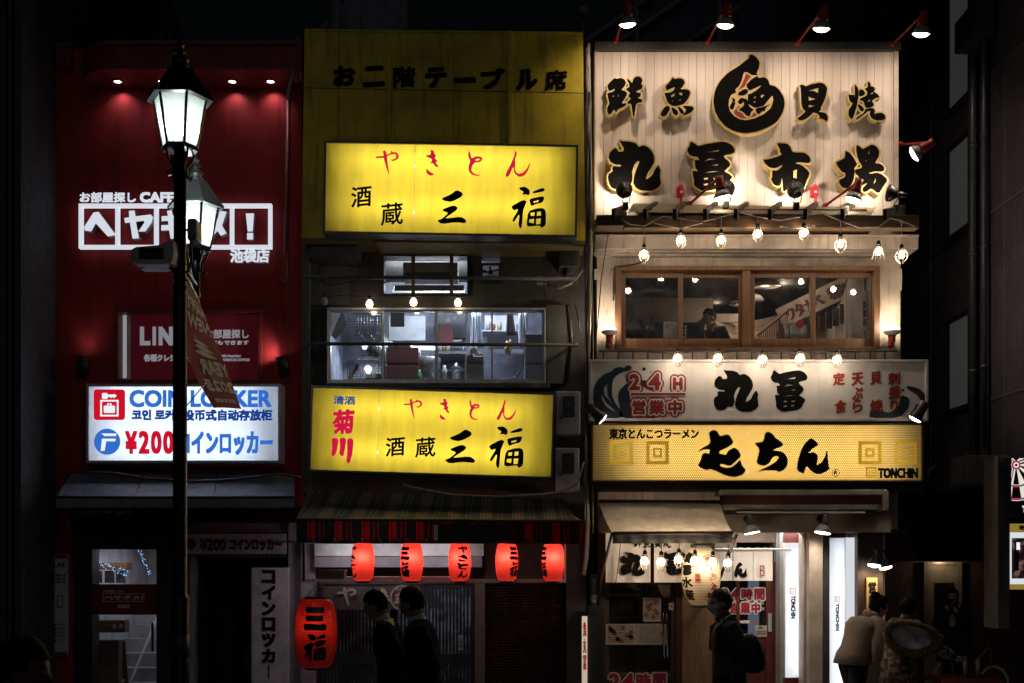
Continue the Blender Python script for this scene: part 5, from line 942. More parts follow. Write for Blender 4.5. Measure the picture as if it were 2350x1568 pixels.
m.tube([P(1738, 770, 15.8), P(1812, 708, 15.8)], .02); solo(m, "stair_railing", M("reddish_wood", (.14, .06, .04), .6), "slatted wooden stair railing under the cloth banner", "railing")
MENU = M("menu_paper", (.55, .5, .45), .7)
for x, lab in ((1548, "white menu stand with a dark lettered strip, at the first window post"), (1825, "white menu stand with a red round mark, before the third sash"), ):
    t = T("menu_stand", lab, "menu", P(x, 776, 14.2), "menu stands on the window ledge"); part(MB().q(x - 25, 739, x + 10, 776, 14.2, 14.22).q(x - 12, 746, x + 27, 776, 14.16, 14.18), "card", MENU, t)
    m = MB()
    for i in range(6): m.q(x - 22, 743 + i * 2.2, x - 4, 744 + i * 2.2, 14.195, 14.2); m.q(x - 8, 750 + i * 4, x + 12, 751 + i * 4, 14.155, 14.16)
    part(m, "lettering", M("grey_print", (.2, .18, .17), .7), t)
    if x < 1600: part(vtext(MB(), "丸冨水産", (x + 17, 742, x + 25, 772), 14.15, .6), "strip", INK, t)
    else: part(MB().lathe([(.03, 0), (.05, 0), (.05, .004), (.03, .004)], P(x + 10, 744, 14.15), 16, (0, -1, 0)), "round_mark", M("red_mark", (.4, .03, .03), .6), t)
for x, y, s, lab in ((1462, 768, .16, "diners' table clutter silhouetted behind the first sash"),):
    m = MB()
    for i in range(9): m.lathe([(.03, 0), (.035, .14), (.012, .2), (.012, .26), (0, .26)], P(1432 + i * 8, 777, 14.5 + (i % 3) * .1), 8)
    solo(m, "bottle_row", M("dark_bottle", (.02, .02, .02), .2), "row of dark bottles on the ledge behind the first sash", "bottles", smooth=True)
m = MB(); x0 = PX(1880, 16); 
for i in range(7): m.q(1880 + i * 16, 725 - i * 9, 1894 + i * 16, 760 - i * 6, 15.6 - i * .1, 15.63 - i * .1)
solo(m, "wall_tags", M("wooden_tag", (.12, .08, .05), .8), "slanting line of wooden menu tags under the cloth banner", "menu tags")
t = T("hanging_poster", "narrow white poster with a round mark at the end of the fourth sash", "poster", P(1985, 760, 14.35)); part(MB().q(1978, 668, 1990, 758, 14.35, 14.36), "sheet", MENU, t); part(vtext(MB(), "京都酒", (1980, 690, 1988, 750), 14.345, .5), "lettering", M("brown_print", (.1, .03, .03), .7), t)
# railing and lamps under the window
m = MB(); m.tube([P(1375, 806, 13.6), P(2060, 806, 13.6)], .012)
for x in range(1385, 2060, 34): m.tube([P(x, 806, 13.6), P(x, 832, 13.6)], .009)
solo(m, "balcony_rail", DARK, "low dark iron rail along the top of the white sign", "railing")
WIRE = M("cage_wire", (.22, .18, .13), .4, .6)
def cage_bulb(x, y, Y, cord, lab, group, r=.06, power=2.2, cat="cage lamp", open_=False, aim=None):
    c = P(x, y, Y); t = T("cage_lamp", lab, cat, c, group)
    part(MB().lathe([(0, -.045), (.025, -.038), (.036, -.012), (.032, .015), (.018, .04), (.014, .05)], c, 14), "bulb", BULB, t, True)
    part(MB().lathe([(.018, .045), (.026, .06), (.024, .1), (.012, .12), (0, .12)], c, 12), "socket", BLACK, t, True)
    m = MB(); pr = [(.025, .07), (r, -.005), (r * .8, -.05), (.02, -.1)] if not open_ else [(.025, .07), (r, -.03), (r * 1.25, -.09)]
    for k in range(8):
        a = k * math.pi / 4 + .2; m.tube([c + Vector((q * math.cos(a), q * math.sin(a), z)) for q, z in pr], .0032, 4)
    for q, z in ((r, -.005 if not open_ else -.03), (.026, .07)): m.tube([c + Vector((q * math.cos(k * math.pi / 8), q * math.sin(k * math.pi / 8), z)) for k in range(17)], .0032, 4, False)
    part(m, "cage", WIRE, t)
    if cord: part(MB().tube([c + Vector((0, 0, .11)), c + Vector((.004, 0, .11 + cord * .5)), c + Vector((0, 0, .11 + cord))], .005, 6), "cord", CORD if Y > 13 else CABLE, t)
    light('POINT', c - Vector((0, 0, .005)), power, WARM, t, .035); return c
tops = []
for i, (x, y, cq, o) in enumerate(((1478, 584, 520, 0), (1563, 551, 503, 0), (1655, 551, 500, 0), (1739, 537, 499, 0), (1845, 535, 497, 0), (1929, 560, 508, 0), (2016, 577, 522, 1), (2069, 585, 508, 0))):
    c = cage_bulb(x, y, 13.1, (y - cq) * 13.1 / FQ - .11, "wire caged bulb hanging under the pergola, %s" % ("lowest, by the conduit", "second from the conduit", "third from the conduit", "over the second sash's post", "over the third sash", "with the biggest cage, over the fourth sash", "with an open bottomed cage", "at the alley end")[i], "caged bulbs under the pergola", .075 if x in (1929, 2069) else .06, 15, open_=bool(o)); tops.append((x, cq))
m = MB(); pts = []
for i, (x, yq) in enumerate(tops):
    if i: pts.append(P((x + tops[i - 1][0]) / 2, (yq + tops[i - 1][1]) / 2 - (14 if i % 2 else -8), 13.09))
    pts.append(P(x, yq - 1, 13.09))
m.tube([P(1425, 503, 13.1), P(1445, 515, 13.1)] + pts + [P(2100, 520, 13.1)], .007, 6); m.tube([P(1500, 512, 13.09), P(1560, 524, 13.09), P(1612, 512, 13.09)], .006, 6); m.tube([P(1790, 520, 13.09), P(1830, 524, 13.09), P(1870, 518, 13.09)], .006, 6); solo(m, "cable", CORD, "grey cable looping along the timber beam between the caged bulbs", "cable", smooth=True)
m = MB(); m.tube([P(1430, 505, 13.2), P(1395, 540, 13.4), P(1380, 640, 13.5), P(1372, 740, 13.6), P(1365, 800, 13.6)], .006); m.tube([P(1480, 600, 13.6), P(1455, 607, 13.85), P(1412, 612, 13.85), P(1408, 640, 13.85), P(1408, 690, 13.9)], .01); solo(m, "cable", CABLE, "thin dark cables trailing down the stucco beside the window", "cable")
for x, lab in ((1399, "red based porthole lamp on the stucco by the conduit"), (2047, "red based porthole lamp on the stucco by the alley")):
    c = P(x, 765, 13.75); t = T("wall_lamp", lab, "wall lamp", P(x, 800, 13.85), "red based wall lamps")
    s = -1 if x < 1700 else -1
    part(MB().tube([P(x, 790, 13.95), P(x - 4, 795, 13.78), P(x - 3, 785, 13.75)], .03, 10).lathe([(.03, -.12), (.038, -.11), (.046, -.02), (0, -.02)], c, 16), "base", REDM, t, True); part(MB().lathe([(.045, -.025), (.09, .0), (.1, .02), (.09, .03), (.0, .03)], c, 20), "collar", WHITEP, t, True)
    part(MB().lathe([(.08, .03), (.075, .06), (.05, .085), (0, .095)], c, 18), "glass", EM("porthole_glass", (1, .9, .72), 4, through=.3, sample=False), t, True); light('POINT', c + Vector((0, -.02, .13)), 12, (1, .82, .6), t, .04)
# ---- white 24 hour sign
SWH = M("white_sign_sheet", (.66, .64, .63), .5, var=.12, streak=.15); NAV = M("navy_print", (.012, .022, .045), .5); DRD = M("dark_red_print", (.25, .018, .014), .5); REDT = M("brown_red_print", (.3, .03, .015), .5)
Y = 13.45; S = T("signboard", "wide white signboard with navy waves and red open all hours lettering", "sign", P(1742, 966, Y))
part(MB().q(1358, 830, 2126, 961, Y, Y + .2), "panel", SWH, S); part(MB().frame(1352, 825, 2131, 966, 6, Y - .03, Y + .22), "frame", M("white_frame", (.55, .53, .52), .4), S, bevel=.004)
y1 = Y - .004; f = face_at(y1)
part(put(MB(), G['wave'], crect('wave', 'G7'), 0, f), "wave", NAV, S); part(put(MB(), G['surf'], crect('surf', 'C6'), 0, f), "wave", NAV, S)
A1, A2, A3 = MB(), MB(), MB()
for s, r, w in (("2", (1444, 858, 1469, 896), 2.6), ("4", (1488, 857, 1517, 896), 2.6), ("H", (1544, 866, 1567, 896), 2.6), ("営", (1451, 918, 1482, 952), 1.6), ("業", (1489, 918, 1525, 952), 1.6), ("中", (1533, 918, 1565, 952), 1.9)):
    vs, fs = glyph(s); rr = (r[0] + w, r[1] + w, r[2] - w, r[3] - w); put(A1, (vs, fs), rr, w + 7, face_at(y1 - .003), grow=True); put(A2, (vs, fs), rr, w + 3.2, face_at(y1 - .006), grow=True); put(A3, (vs, fs), rr, w, face_at(y1 - .009), grow=True)
A3.q(1448, 902, 1573, 907, y1 - .01, y1 - .009); A2.q(1445, 899.5, 1576, 909.5, y1 - .0065, y1 - .006)
part(A1, "outline", DRD, S); part(A2, "outline", SWH, S); part(A3, "lettering", DRD, S)
m = MB(); put(m, G['maru'], (1638, 848, 1741, 945), 0, f); put(m, G['tomi'], (1769, 850, 1853, 945), 0, f); part(m, "lettering", INK, S)
m = MB()
for s, x, y, w in (("定", 1925, 870, 14), ("食", 1929, 933, 14), ("天", 1968, 870, 14), ("ぷ", 1968, 904, 13), ("ら", 1968, 932, 12), ("貝", 2010, 868, 13), ("焼", 2011, 932, 15), ("刺", 2052, 869, 14), ("盛", 2053, 900, 14), ("り", 2052, 932, 9)): text(m, s, (x - w, y - 15, x + w, y + 15), y1 - .002, 1.3, shear=.1)
part(m, "lettering", REDT, S)
for i, x in enumerate((1556, 1648, 1750, 1836, 1921)):
    cage_bulb(x, 822 + (3 if i in (2, 4) else 0), 13.2, 0, "bare caged bulb over the white signboard, %s" % ("first from the conduit", "second from the conduit", "by the black round character", "above the second big black character", "next to the red menu lettering")[i], "caged bulbs on the white signboard", .06, 11)
m = MB(); m.tube([P(1480, 808, 13.25), P(1556, 812, 13.2), P(1600, 806, 13.25), P(1648, 811, 13.2), P(1700, 806, 13.25), P(1750, 812, 13.2), P(1836, 810, 13.2), P(1921, 813, 13.2), P(1990, 806, 13.25)], .006, 6); solo(m, "cable", CABLE, "thin cable strung over the white signboard's bulbs", "cable")
def can_light(h, ax, lab, pw):
    ax = Vector(ax).normalized(); h = Vector(h); t = T("can_light", lab, "can light", h, "can lights on the sign edge")
    part(MB().lathe([(0, -.2), (.055, -.19), (.06, -.05), (.085, .03), (.08, .03), (.05, -.02)], h, 20, ax), "housing", BLACK, t, True); part(MB().lathe([(0, .02), (.078, .02), (.06, .04), (0, .05)], h, 18, ax), "lens", FLOOD, t, True); part(MB().tube([h - ax * .1, h - ax * .1 + Vector((0, .3, 0))], .015), "bracket", BLACK, t); light('SPOT', h + ax * .07, pw, (1, .9, .72), t, .04, ax, 120, .8)
can_light(P(1378, 958, 13.2), (.75, .1, -.6), "black can light slanting at the wave end of the white signboard", 6); can_light(P(2103, 957, 13.1), (-.45, .15, -.8), "black can light glaring at the alley end of the white signboard", 9)
# ---- perforated ramen sign
m, t, n, l = nt("perforated_brass"); bb = n["Principled BSDF"]; bb.inputs["Base Color"].default_value = (.11, .075, .018, 1); bb.inputs["Metallic"].default_value = .6; bb.inputs["Roughness"].default_value = .4
tc = n.new("ShaderNodeTexCoord"); sp = n.new("ShaderNodeSeparateXYZ"); l.new(tc.outputs["Object"], sp.inputs[0]); PITCH = .0235
def mth(op, a, b=None):
    k = n.new("ShaderNodeMath"); k.operation = op
    for i, v in enumerate((a, b)):
        if v is None: continue
        if hasattr(v, 'links'): l.new(v, k.inputs[i])
        else: k.inputs[i].default_value = v
    return k.outputs[0]
ds = []
for off in (0, .5):
    u = mth('SUBTRACT', mth('FRACT', mth('ADD', mth('DIVIDE', sp.outputs[0], PITCH), off)), .5); v = mth('MULTIPLY', mth('SUBTRACT', mth('FRACT', mth('ADD', mth('DIVIDE', sp.outputs[2], PITCH * 1.732), off)), .5), 1.732)
    ds.append(mth('ADD', mth('MULTIPLY', u, u), mth('MULTIPLY', v, v)))
hole = mth('LESS_THAN', mth('MINIMUM', ds[0], ds[1]), .39 ** 2); tr = n.new("ShaderNodeBsdfTransparent"); mx = n.new("ShaderNodeMixShader"); l.new(hole, mx.inputs[0]); l.new(bb.outputs[0], mx.inputs[1]); l.new(tr.outputs[0], mx.inputs[2]); l.new(mx.outputs[0], n["Material Output"].inputs[0]); PERF = m
Y = 13.5; S = T("light_box_sign", "long perforated gold sign with bold black brush lettering and square marks", "sign", P(1738, 1106, Y))
lightbox(S, (1357, 971, 2120, 1106), Y, .3, TL("cream_acrylic", (.92, .75, .40), mottle=.05), M("dark_brown_frame", (.06, .03, .025), .5), 4, 52, (1, .88, .66), 3, [1715])
o = part(MB().q(1361, 975, 2116, 1102, Y - .012, Y - .011), "perforated_sheet", PERF, S)
y1 = Y - .016; f = face_at(y1); m = MB(); put(m, G['ton'], crect('ton', 'G8'), 0, f); put(m, G['chi'], crect('chi', 'G8'), 0, f); put(m, G['nn'], crect('nn', 'G8'), 0, f); text(m, "東京とんこつラーメン", (1398, 983, 1604, 1008), y1, 1.0); text(m, "TONCHIN", (2015, 1074, 2107, 1098), y1, 1.5)
text(m, "R", (1914, 1081, 1922, 1090), y1, .5); c = P(1918, 1085.5, y1)
for k in range(24):
    a, b_ = k * math.pi / 12, (k + 1) * math.pi / 12; m.quad(*[c + Vector((math.cos(t_) * r_, 0, math.sin(t_) * r_)) for t_, r_ in ((a, .045), (b_, .045), (b_, .038), (a, .038))])
part(m, "lettering", INK, S)
GSQ = EM("gold_vinyl", (.75, .44, .03), .30, base=(.5, .32, .03)); m = MB()
def square_mark(m, x0, y0, x1, y1_, Yq):
    m.marks.append((len(m.v), len(m.f))); w = (x1 - x0); m.frame(x0, y0, x1, y1_, w * .15, Yq, Yq + .002); m.frame(x0 + w * .3, y0 + w * .3, x1 - w * .3, y1_ - w * .3, w * .1, Yq, Yq + .002)
for x0, x1, y0, y2 in ((1399, 1452, 1012, 1066), (1483, 1535, 1012, 1066), (1970, 2023, 1013, 1066), (2053, 2104, 1013, 1066), (1987, 2011, 1072, 1097)): square_mark(m, x0, y0, x1, y2, y1 - .002)
part(m, "square_mark", GSQ, S)
# ---- under the signs: soffit, awnings, spots
m = MB(); m.q(1360, 1106, 2120, 1125, 13.6, 14.3); part(m, "soffit", M("dark_soffit", (.03, .026, .024), .6), C)
FAS = M("taupe_fascia", (.32, .26, .21), .7, streak=.3)
m = MB(); m.q(1660, 1182, 2045, 1222, 13.75, 14.05); m.q(1375, 1182, 1660, 1222, 13.95, 14.05); part(m, "fascia", FAS, C)
S = T("awning_cassette", "retracted awning cassette in pale metal above the ramen entrance", "awning", P(1850, 1180, 13.5)); part(MB().q(1652, 1124, 2036, 1136, 13.45, 13.8).q(1660, 1158, 2030, 1170, 13.5, 13.6).q(2030, 1126, 2040, 1172, 13.4, 13.8), "case", M("warm_metal", (.38, .33, .29), .4, .4), S, bevel=.006); part(MB().q(1662, 1136, 2030, 1158, 13.5, 13.8), "rolled_cloth", M("maroon_cloth", (.08, .02, .02), .9), S); part(MB().tube([P(1690, 1176, 13.45), P(1985, 1177, 13.45)], .012), "rail", M("pale_rail", (.42, .37, .33), .4, .3), S)
CRE = TL("cream_canvas", (.85, .74, .58), refl=.5, mottle=.12)
S = T("awning", "cream canvas awning with a grey hem over the fish restaurant door", "awning", P(1530, 1228, 12.7)); a, b_, c, d = P(1374, 1152, 13.7), P(1652, 1154, 13.7), P(1682, 1223, 12.75), P(1406, 1224, 12.75)
m = MB(); vs = []
for i in range(13):
    for j in range(6):
        p = a.lerp(b_, i / 12).lerp(d.lerp(c, i / 12), j / 5); p.z -= .035 * math.sin(math.pi * j / 5) * (1 + .3 * math.sin(i * 1.7)); vs.append(p)
m.add(vs, [(i * 6 + j, i * 6 + j + 1, (i + 1) * 6 + j + 1, (i + 1) * 6 + j) for i in range(12) for j in range(5)]); part(m, "canopy", CRE, S, True)
m = MB(); va = []
for i in range(31): p = d.lerp(c, i / 30); va += [p, p + Vector((.01 * math.sin(i), -.012 * math.sin(i * 1.7), -.115))]
m.add(va, [(2 * i, 2 * i + 2, 2 * i + 3, 2 * i + 1) for i in range(30)]); part(m, "valance", M("grey_hem", (.17, .155, .14), .8), S, True)
part(MB().tube([d, c], .02).tube([a, b_], .03).tube([P(1405, 1224, 12.75), P(1378, 1330, 13.4), P(1372, 1390, 13.9)], .018).tube([P(1690, 1228, 12.75), P(1655, 1320, 13.4), P(1642, 1352, 13.9)], .018), "frame", M("dark_pole", (.08, .06, .05), .5), S, True)
m = MB(); pts = []
for i, x in enumerate((1432, 1480, 1517, 1558, 1595, 1636, 1671, 1690)): pts += [P(x, 1232, 12.72), P(x + 18, 1238, 12.72)]
m.tube(pts[:-1], .007, 6); m.tube([P(1425, 1235, 12.7), P(1420, 1290, 12.7), P(1412, 1345, 12.75)], .004); solo(m, "cable", CABLE, "black cable along the cream awning's hem", "cable")
for i, x in enumerate((1480, 1517.5, 1558, 1595, 1636, 1671)):
    cage_bulb(x, (1288, 1290, 1284, 1287, 1290, 1292)[i], 12.7, .1, "wire caged bulb under the cream awning, %s" % ("before the round character", "at the curtain's split", "before the second character", "before the white lantern's shoulder", "before the lantern's red lettering", "beside the slanting pole")[i], "caged bulbs under the cream awning", .055, 12)
for x, lab in ((1723, "black clip spotlight on the taupe fascia by the cream awning"), (1890, "black clip spotlight on the taupe fascia above the beige pillar")):
    h = P(x, 1208, 13.45); ax = Vector((.18 if x < 1800 else -.18, -.10, -1)).normalized(); t = T("clip_spotlight", lab, "spotlight", P(x, 1190, 13.75), "clip spotlights on the fascia")
    part(MB().lathe([(0, -.15), (.035, -.14), (.038, -.04), (.05, -.02), (0, -.02)], h, 14, ax).tube([h - ax * .1, P(x - 6, 1186, 13.75)], .012).lathe([(.04, 0), (.04, .02), (0, .02)], P(x - 10, 1192, 13.75), 12, (0, -1, 0)), "mount", BLACK, t, True); part(MB().lathe([(.045, -.02), (.085, .04), (.1, .08), (.095, .08), (.04, -.01)], h, 20, ax), "shade", SHADE, t, True); part(MB().lathe([(0, .05), (.088, .06), (.09, .082), (0, .09)], h, 18, ax), "lens", FLOOD, t, True); light('SPOT', h + ax * .12, 22, (1, .88, .7), t, .04, Vector((ax.x, .5, -1)), 120, .8)
# ---- ground floor of the fish restaurant
m = MB(); m.q(1372, 1215, 1386, 1690, 14.0, 14.3); part(m, "post", M("dark_brown_post", (.06, .04, .03), .6), C)
DW = wood("dark_door_wood", (.085, .05, .03), .5); DWX = wood("dark_door_rail", (.085, .05, .03), .5, 'x')
D = part(MB().frame(1386, 1330, 1552, 1690, 12, 14.12, 14.2).q(1398, 1545, 1540, 1562, 14.12, 14.2), "door", DW, C, bevel=.004); part(MB().q(1398, 1342, 1540, 1545, 14.17, 14.175), "pane", GLS, D); part(MB().q(1386, 1222, 1552, 1330, 14.12, 14.2), "transom", DWX, D)
m = MB()
for dx, top in ((0, 0), (8, 2)): m.tube([P(1527 + dx, 1406 + top, 14.12), P(1523 + dx, 1406 + top, 14.02), P(1522 + dx, 1415, 14.02), P(1524 + dx, 1505, 14.02), P(1532 + dx, 1516, 14.12)], .012, 8)
part(m, "handle", M("chrome", (.7, .7, .7), .15, 1), D, True)
x0, x1 = PX(1386, 14.3), PX(1552, 14.3); m = MB(); m.box(x0, x1, 15.6, 15.65, 0, 2.4); m.box(x0 - .03, x0, 14.3, 15.6, 0, 2.4); m.box(x1, x1 + .03, 14.3, 15.6, 0, 2.4)
for z in (1.2, 1.5, 1.75): m.box(x0, x1 - .3, 15.3, 15.6, z, z + .03)
part(m, "entrance_room", M("dark_hall", (.07, .045, .03), .7), C); light('POINT', ((x0 + x1) / 2, 15.0, 2.0), 1.2, WARM, C, .08)
PIL = wood("tan_pillar_wood", (.2, .11, .05), .6); part(MB().q(1552, 1215, 1566, 1690, 14.0, 14.3), "post", M("reddish_post", (.07, .025, .02), .5), C); part(MB().q(1566, 1215, 1640, 1690, 13.9, 14.3), "pillar", PIL, C)
def sheet(name, r, Y, lab, cat, paper, rows, seed, title=None, pics=0, group=None):
    t = T(name, lab, cat, P((r[0] + r[2]) / 2, r[3], Y), group); part(MB().q(*r, Y, Y + .006), "sheet", paper, t); rg = random.Random(seed); m = MB(); w = r[2] - r[0]; h = r[3] - r[1]
    for i in range(rows):
        y = r[1] + h * (.3 + .65 * i / rows) if title else r[1] + h * (.08 + .86 * i / rows); x = r[0] + w * .08
        while x < r[2] - w * .12: q = rg.uniform(.03, .12) * w; m.q(x, y, min(x + q, r[2] - w * .05), y + h / rows * .35, Y - .004, Y - .003); x += q + w * .03
    if title: text(m, title, (r[0] + w * .12, r[1] + h * .06, r[2] - w * .12, r[1] + h * .2), Y - .004, .4)
    part(m, "print", M("print_%s_%d" % (name, seed), (.14, .11, .1), .7), t)
    if pics:
        m = MB()
        for i in range(pics): c = P(r[0] + w * (.14 + .72 * rg.random()), r[1] + h * (.15 + .7 * (i + .5) / pics), Y - .005); m.lathe([(0, -.004), (.03, -.004), (.03, 0), (0, 0)], c, 10, (0, -1, 0))
        part(m, "picture", M("food_photo_%d" % seed, (.3, .12, .05), .6, var=.6, scale=20), t)
    return t
PAP = M("menu_sheet", (.48, .42, .36), .7)
sheet("menu_poster", (1476, 1372, 1517, 1427), 14.1, "white poster of small dish pictures on the dark glass door", "menu", PAP, 9, 3, pics=8); sheet("menu_poster", (1390, 1432, 1461, 1480), 14.1, "wide menu sheet of food pictures low on the dark door", "menu", PAP, 8, 5, pics=12); sheet("menu_poster", (1462, 1432, 1530, 1480), 14.1, "menu sheet with a red ringed picture beside the wide picture menu", "menu", PAP, 14, 8, pics=1)
t = T("pull_sign", "tiny white sign with one red character beside the door handle", "sign", P(1540, 1402, 14.1)); part(MB().q(1535, 1384, 1546, 1400, 14.09, 14.1), "plate", WHITEP, t); part(text(MB(), "引", (1536.5, 1387, 1544.5, 1397), 14.085, .5), "lettering", DRD, t)
def sticker(r1, r2, Y, par):
    A1, A2 = MB(), MB()
    for s, r, w in r1:
        vs, fs = glyph(s); rr = (r[0] + w, r[1] + w, r[2] - w, r[3] - w); put(A1, (vs, fs), rr, w + 2.4, face_at(Y - .002), grow=True); put(A2, (vs, fs), rr, w, face_at(Y - .005), grow=True)
    part(A1, "outline", M("white_sticker", (.78, .75, .74), .5), par); part(A2, "lettering", M("crimson_sticker", (.32, .015, .04), .5), par)
t = T("door_sticker", "big red and white sticker low on the dark wooden door", "sticker", P(1460, 1600, 14.1), "open all hours stickers"); sticker([("2", (1396, 1545, 1424, 1585), 3), ("4", (1426, 1545, 1456, 1585), 3), ("時", (1460, 1545, 1494, 1585), 2), ("間", (1498, 1545, 1529, 1585), 2)], 0, 14.11, t)
# noren of the fish restaurant
NOR = M("white_noren_cloth", (.78, .72, .68), .9, var=.12)
S = T("noren_curtain", "large white split curtain with two black brush characters under the cream awning", "curtain", P(1480, 1340, 13.5))
part(cloth(MB(), 1390, 1493, 1222, 1337, 13.4, .03, 14, 8, 1), "panel", NOR, S, True); part(cloth(MB(), 1501, 1592, 1222, 1337, 13.4, .03, 14, 8, 4), "panel", NOR, S, True); part(MB().tube([P(1380, 1221, 13.4), P(1640, 1221, 13.4)], .015), "rod", PIL, S)
f = face_at(13.345); m = MB(); put(m, G['maru'], (1424, 1267, 1480, 1322), 0, f); put(m, G['tomi'], (1522, 1267, 1572, 1320), 0, f)
for g, x in (('sen', 1455), ('uo', 1476), ('kai', 1501), ('yaki', 1522)): put(m, G[g], (x, 1238, x + 17, 1258), 0, f)
part(m, "lettering", INK, S)
WPAP = TL("cream_lantern_paper", (.80, .66, .46), refl=.55, mottle=.06, ribs=18)
t = lantern(1609, 1322, 13.0, .218, .66, [('maru', 1), ('tomi', 1), ("水", 1), ("産", 1)], -1.0, "cream paper lantern with red boxed lettering beside the white curtain", "lantern", "paper_lantern", WPAP, 1.6, None, th=.004)
pr = lantern_prof(.218, .66); c = P(1609, 1322, 13.0); m = MB(); F = wrap(c, .218, .66, .45, pr, .007)
def tagbox(m, cx, cy_, w, h, an, s):
    ca, sa = math.cos(an), math.sin(an); G_ = lambda x, y, k: F(cx + x * ca - y * sa, cy_ + x * sa + y * ca, k)
    for a_ in ((-w, -h, w, -h + .008), (-w, h - .008, w, h), (-w, -h, -w + .008, h), (w - .008, -h, w, h)): put(m, ([(0, 0), (1, 0), (1, 1), (0, 1)], [(0, 1, 2, 3)]), a_, 0, G_)
    n_ = len(s)
    for i, ch_ in enumerate(s): put(m, glyph(ch_) if ch_ != 'ー' else ([(0, 0), (1, 0), (1, 1), (0, 1)], [(0, 1, 2, 3)]), (-w * .75, -h * .9 + i * 1.8 * h / n_, w * .75, -h * .9 + (i + .88) * 1.8 * h / n_) if ch_ != 'ー' else (-.006, -h * .9 + i * 1.8 * h / n_, .006, -h * .9 + (i + .85) * 1.8 * h / n_), .004, G_)
tagbox(m, -.02, -.1, .05, .14, -.3, "生ビール"); tagbox(m, .0, .18, .05, .1, .45, "貝焼"); tagbox(m, -.17, .02, .028, .05, -.05, "池袋"); part(m, "red_lettering", M("lantern_red_ink", (.3, .02, .015), .7), t)
# ramen entrance
RDW = M("red_brown_door", (.11, .022, .02), .45, var=.25); CEIL = M("white_ceiling", (.7, .68, .68), .6)
ZC = PZ(1216, 13.9); m = MB(); m.box(PX(1640, 14.3), PX(1965, 14.3), 13.8, 17.5, ZC, ZC + .05); part(m, "porch_ceiling", CEIL, C)
m = MB()
for x, y in ((1755, 15.2), (1700, 14.6), (1860, 15.0)): m.lathe([(0, -.004), (.08, -.004), (.08, -.001), (0, -.001)], (PX(x, y), y, ZC), 18)
part(m, "ceiling_light", EM("ceiling_light", (1, .95, .88), 5, sample=False), C); light('AREA', (PX(1730, 15), 14.2, ZC - .03), 9, (1, .93, .85), C, aim=(0, .3, -1), sx=1.2, sy=.3)
D = part(MB().q(1690, 1290, 1698, 1690, 14.5, 14.56).q(1758, 1290, 1782, 1690, 14.5, 14.56).q(1698, 1290, 1758, 1300, 14.5, 14.56).q(1698, 1464, 1758, 1488, 14.5, 14.56).q(1640, 1464, 1690, 1488, 14.5, 14.56).q(1698, 1488, 1758, 1690, 14.53, 14.56).q(1640, 1488, 1690, 1690, 14.53, 14.56), "door", RDW, C, bevel=.004)
part(MB().q(1640, 1290, 1690, 1464, 14.53, 14.535).q(1698, 1300, 1758, 1464, 14.53, 14.535), "pane", GLASS("dark_shop_glass", .1, (.5, .52, .55)), D); part(MB().q(1763, 1408, 1771, 1450, 14.48, 14.5), "handle", ALU, D)
m = MB(); m.q(1690, 1222, 1795, 1245, 14.5, 14.56); m.q(1640, 1222, 1690, 1290, 14.5, 14.56); part(m, "transom", M("taupe_transom", (.18, .13, .1), .6), C)
m = MB(); m.q(1782, 1222, 1788, 1690, 14.45, 14.6); m.q(1790, 1222, 1798, 1690, 14.3, 14.6); part(m, "door_frame", ALU, C)
x0, x1 = PX(1640, 14.6), PX(1800, 14.6); m = MB(); m.box(x0, x1, 17.0, 17.05, 0, 2.3); m.box(x0 - .03, x0, 14.6, 17, 0, 2.3); m.box(x1, x1 + .03, 14.6, 17, 0, 2.3); part(m, "shop_room", M("dim_shop_wall", (.09, .075, .07), .7), C)
WL = EM("white_light_panel", (.92, .96, 1), 1.0); m = MB(); m.q(1720, 1310, 1742, 1460, 15.6, 15.7); solo(m, "light_column", EM("dim_light_panel", (.75, .85, 1), .5), "white lit column seen through the ramen shop's glass door", "light panel")
t = T("door_sticker", "big red and white sticker on the ramen shop's glass door", "sticker", P(1715, 1420, 14.52), "open all hours stickers"); sticker([("2", (1655, 1350, 1674, 1378), 2), ("4", (1676, 1350, 1696, 1378), 2), ("時", (1701, 1350, 1728, 1378), 1.5), ("間", (1731, 1350, 1755, 1378), 1.5), ("営", (1674, 1382, 1697, 1409), 1.4), ("業", (1699, 1382, 1722, 1409), 1.4), ("中", (1724, 1382, 1745, 1409), 1.6)], 0, 14.515, t)
m = MB(); text(m, "TONCHIN", (1690, 1424, 1720, 1431), 14.515, .5); part(m, "small_lettering", WHITEP, t); part(MB().frame(1723, 1424, 1730, 1431, 1.5, 14.512, 14.515).frame(1732, 1424, 1739, 1431, 1.5, 14.512, 14.515), "square_mark", M("orange_mark", (.4, .12, .05), .6), t)
t = T("notice_card", "cream notice card in the corner of the ramen shop's glass door", "notice", P(1745, 1466, 14.49)); part(MB().q(1733, 1436, 1760, 1462, 14.48, 14.49), "card", PAP, t); m = MB(); text(m, "お願い", (1741, 1439, 1752, 1443), 14.475, .2)
for y in (1448, 1453): text(m, "入口はこちらです", (1735, y, 1758, y + 3.5), 14.475, .15)
part(m, "lettering", INK, t)
t = T("warning_sticker", "small triangular warning sticker on the ramen shop's glass door", "sticker", P(1746, 1398, 14.52)); part(MB().prism([(1747, 1375), (1754, 1387), (1740, 1387)], 14.515, 14.52).q(1742, 1394, 1754, 1401, 14.515, 14.52), "label", M("dim_sticker", (.3, .32, .3), .6), t)
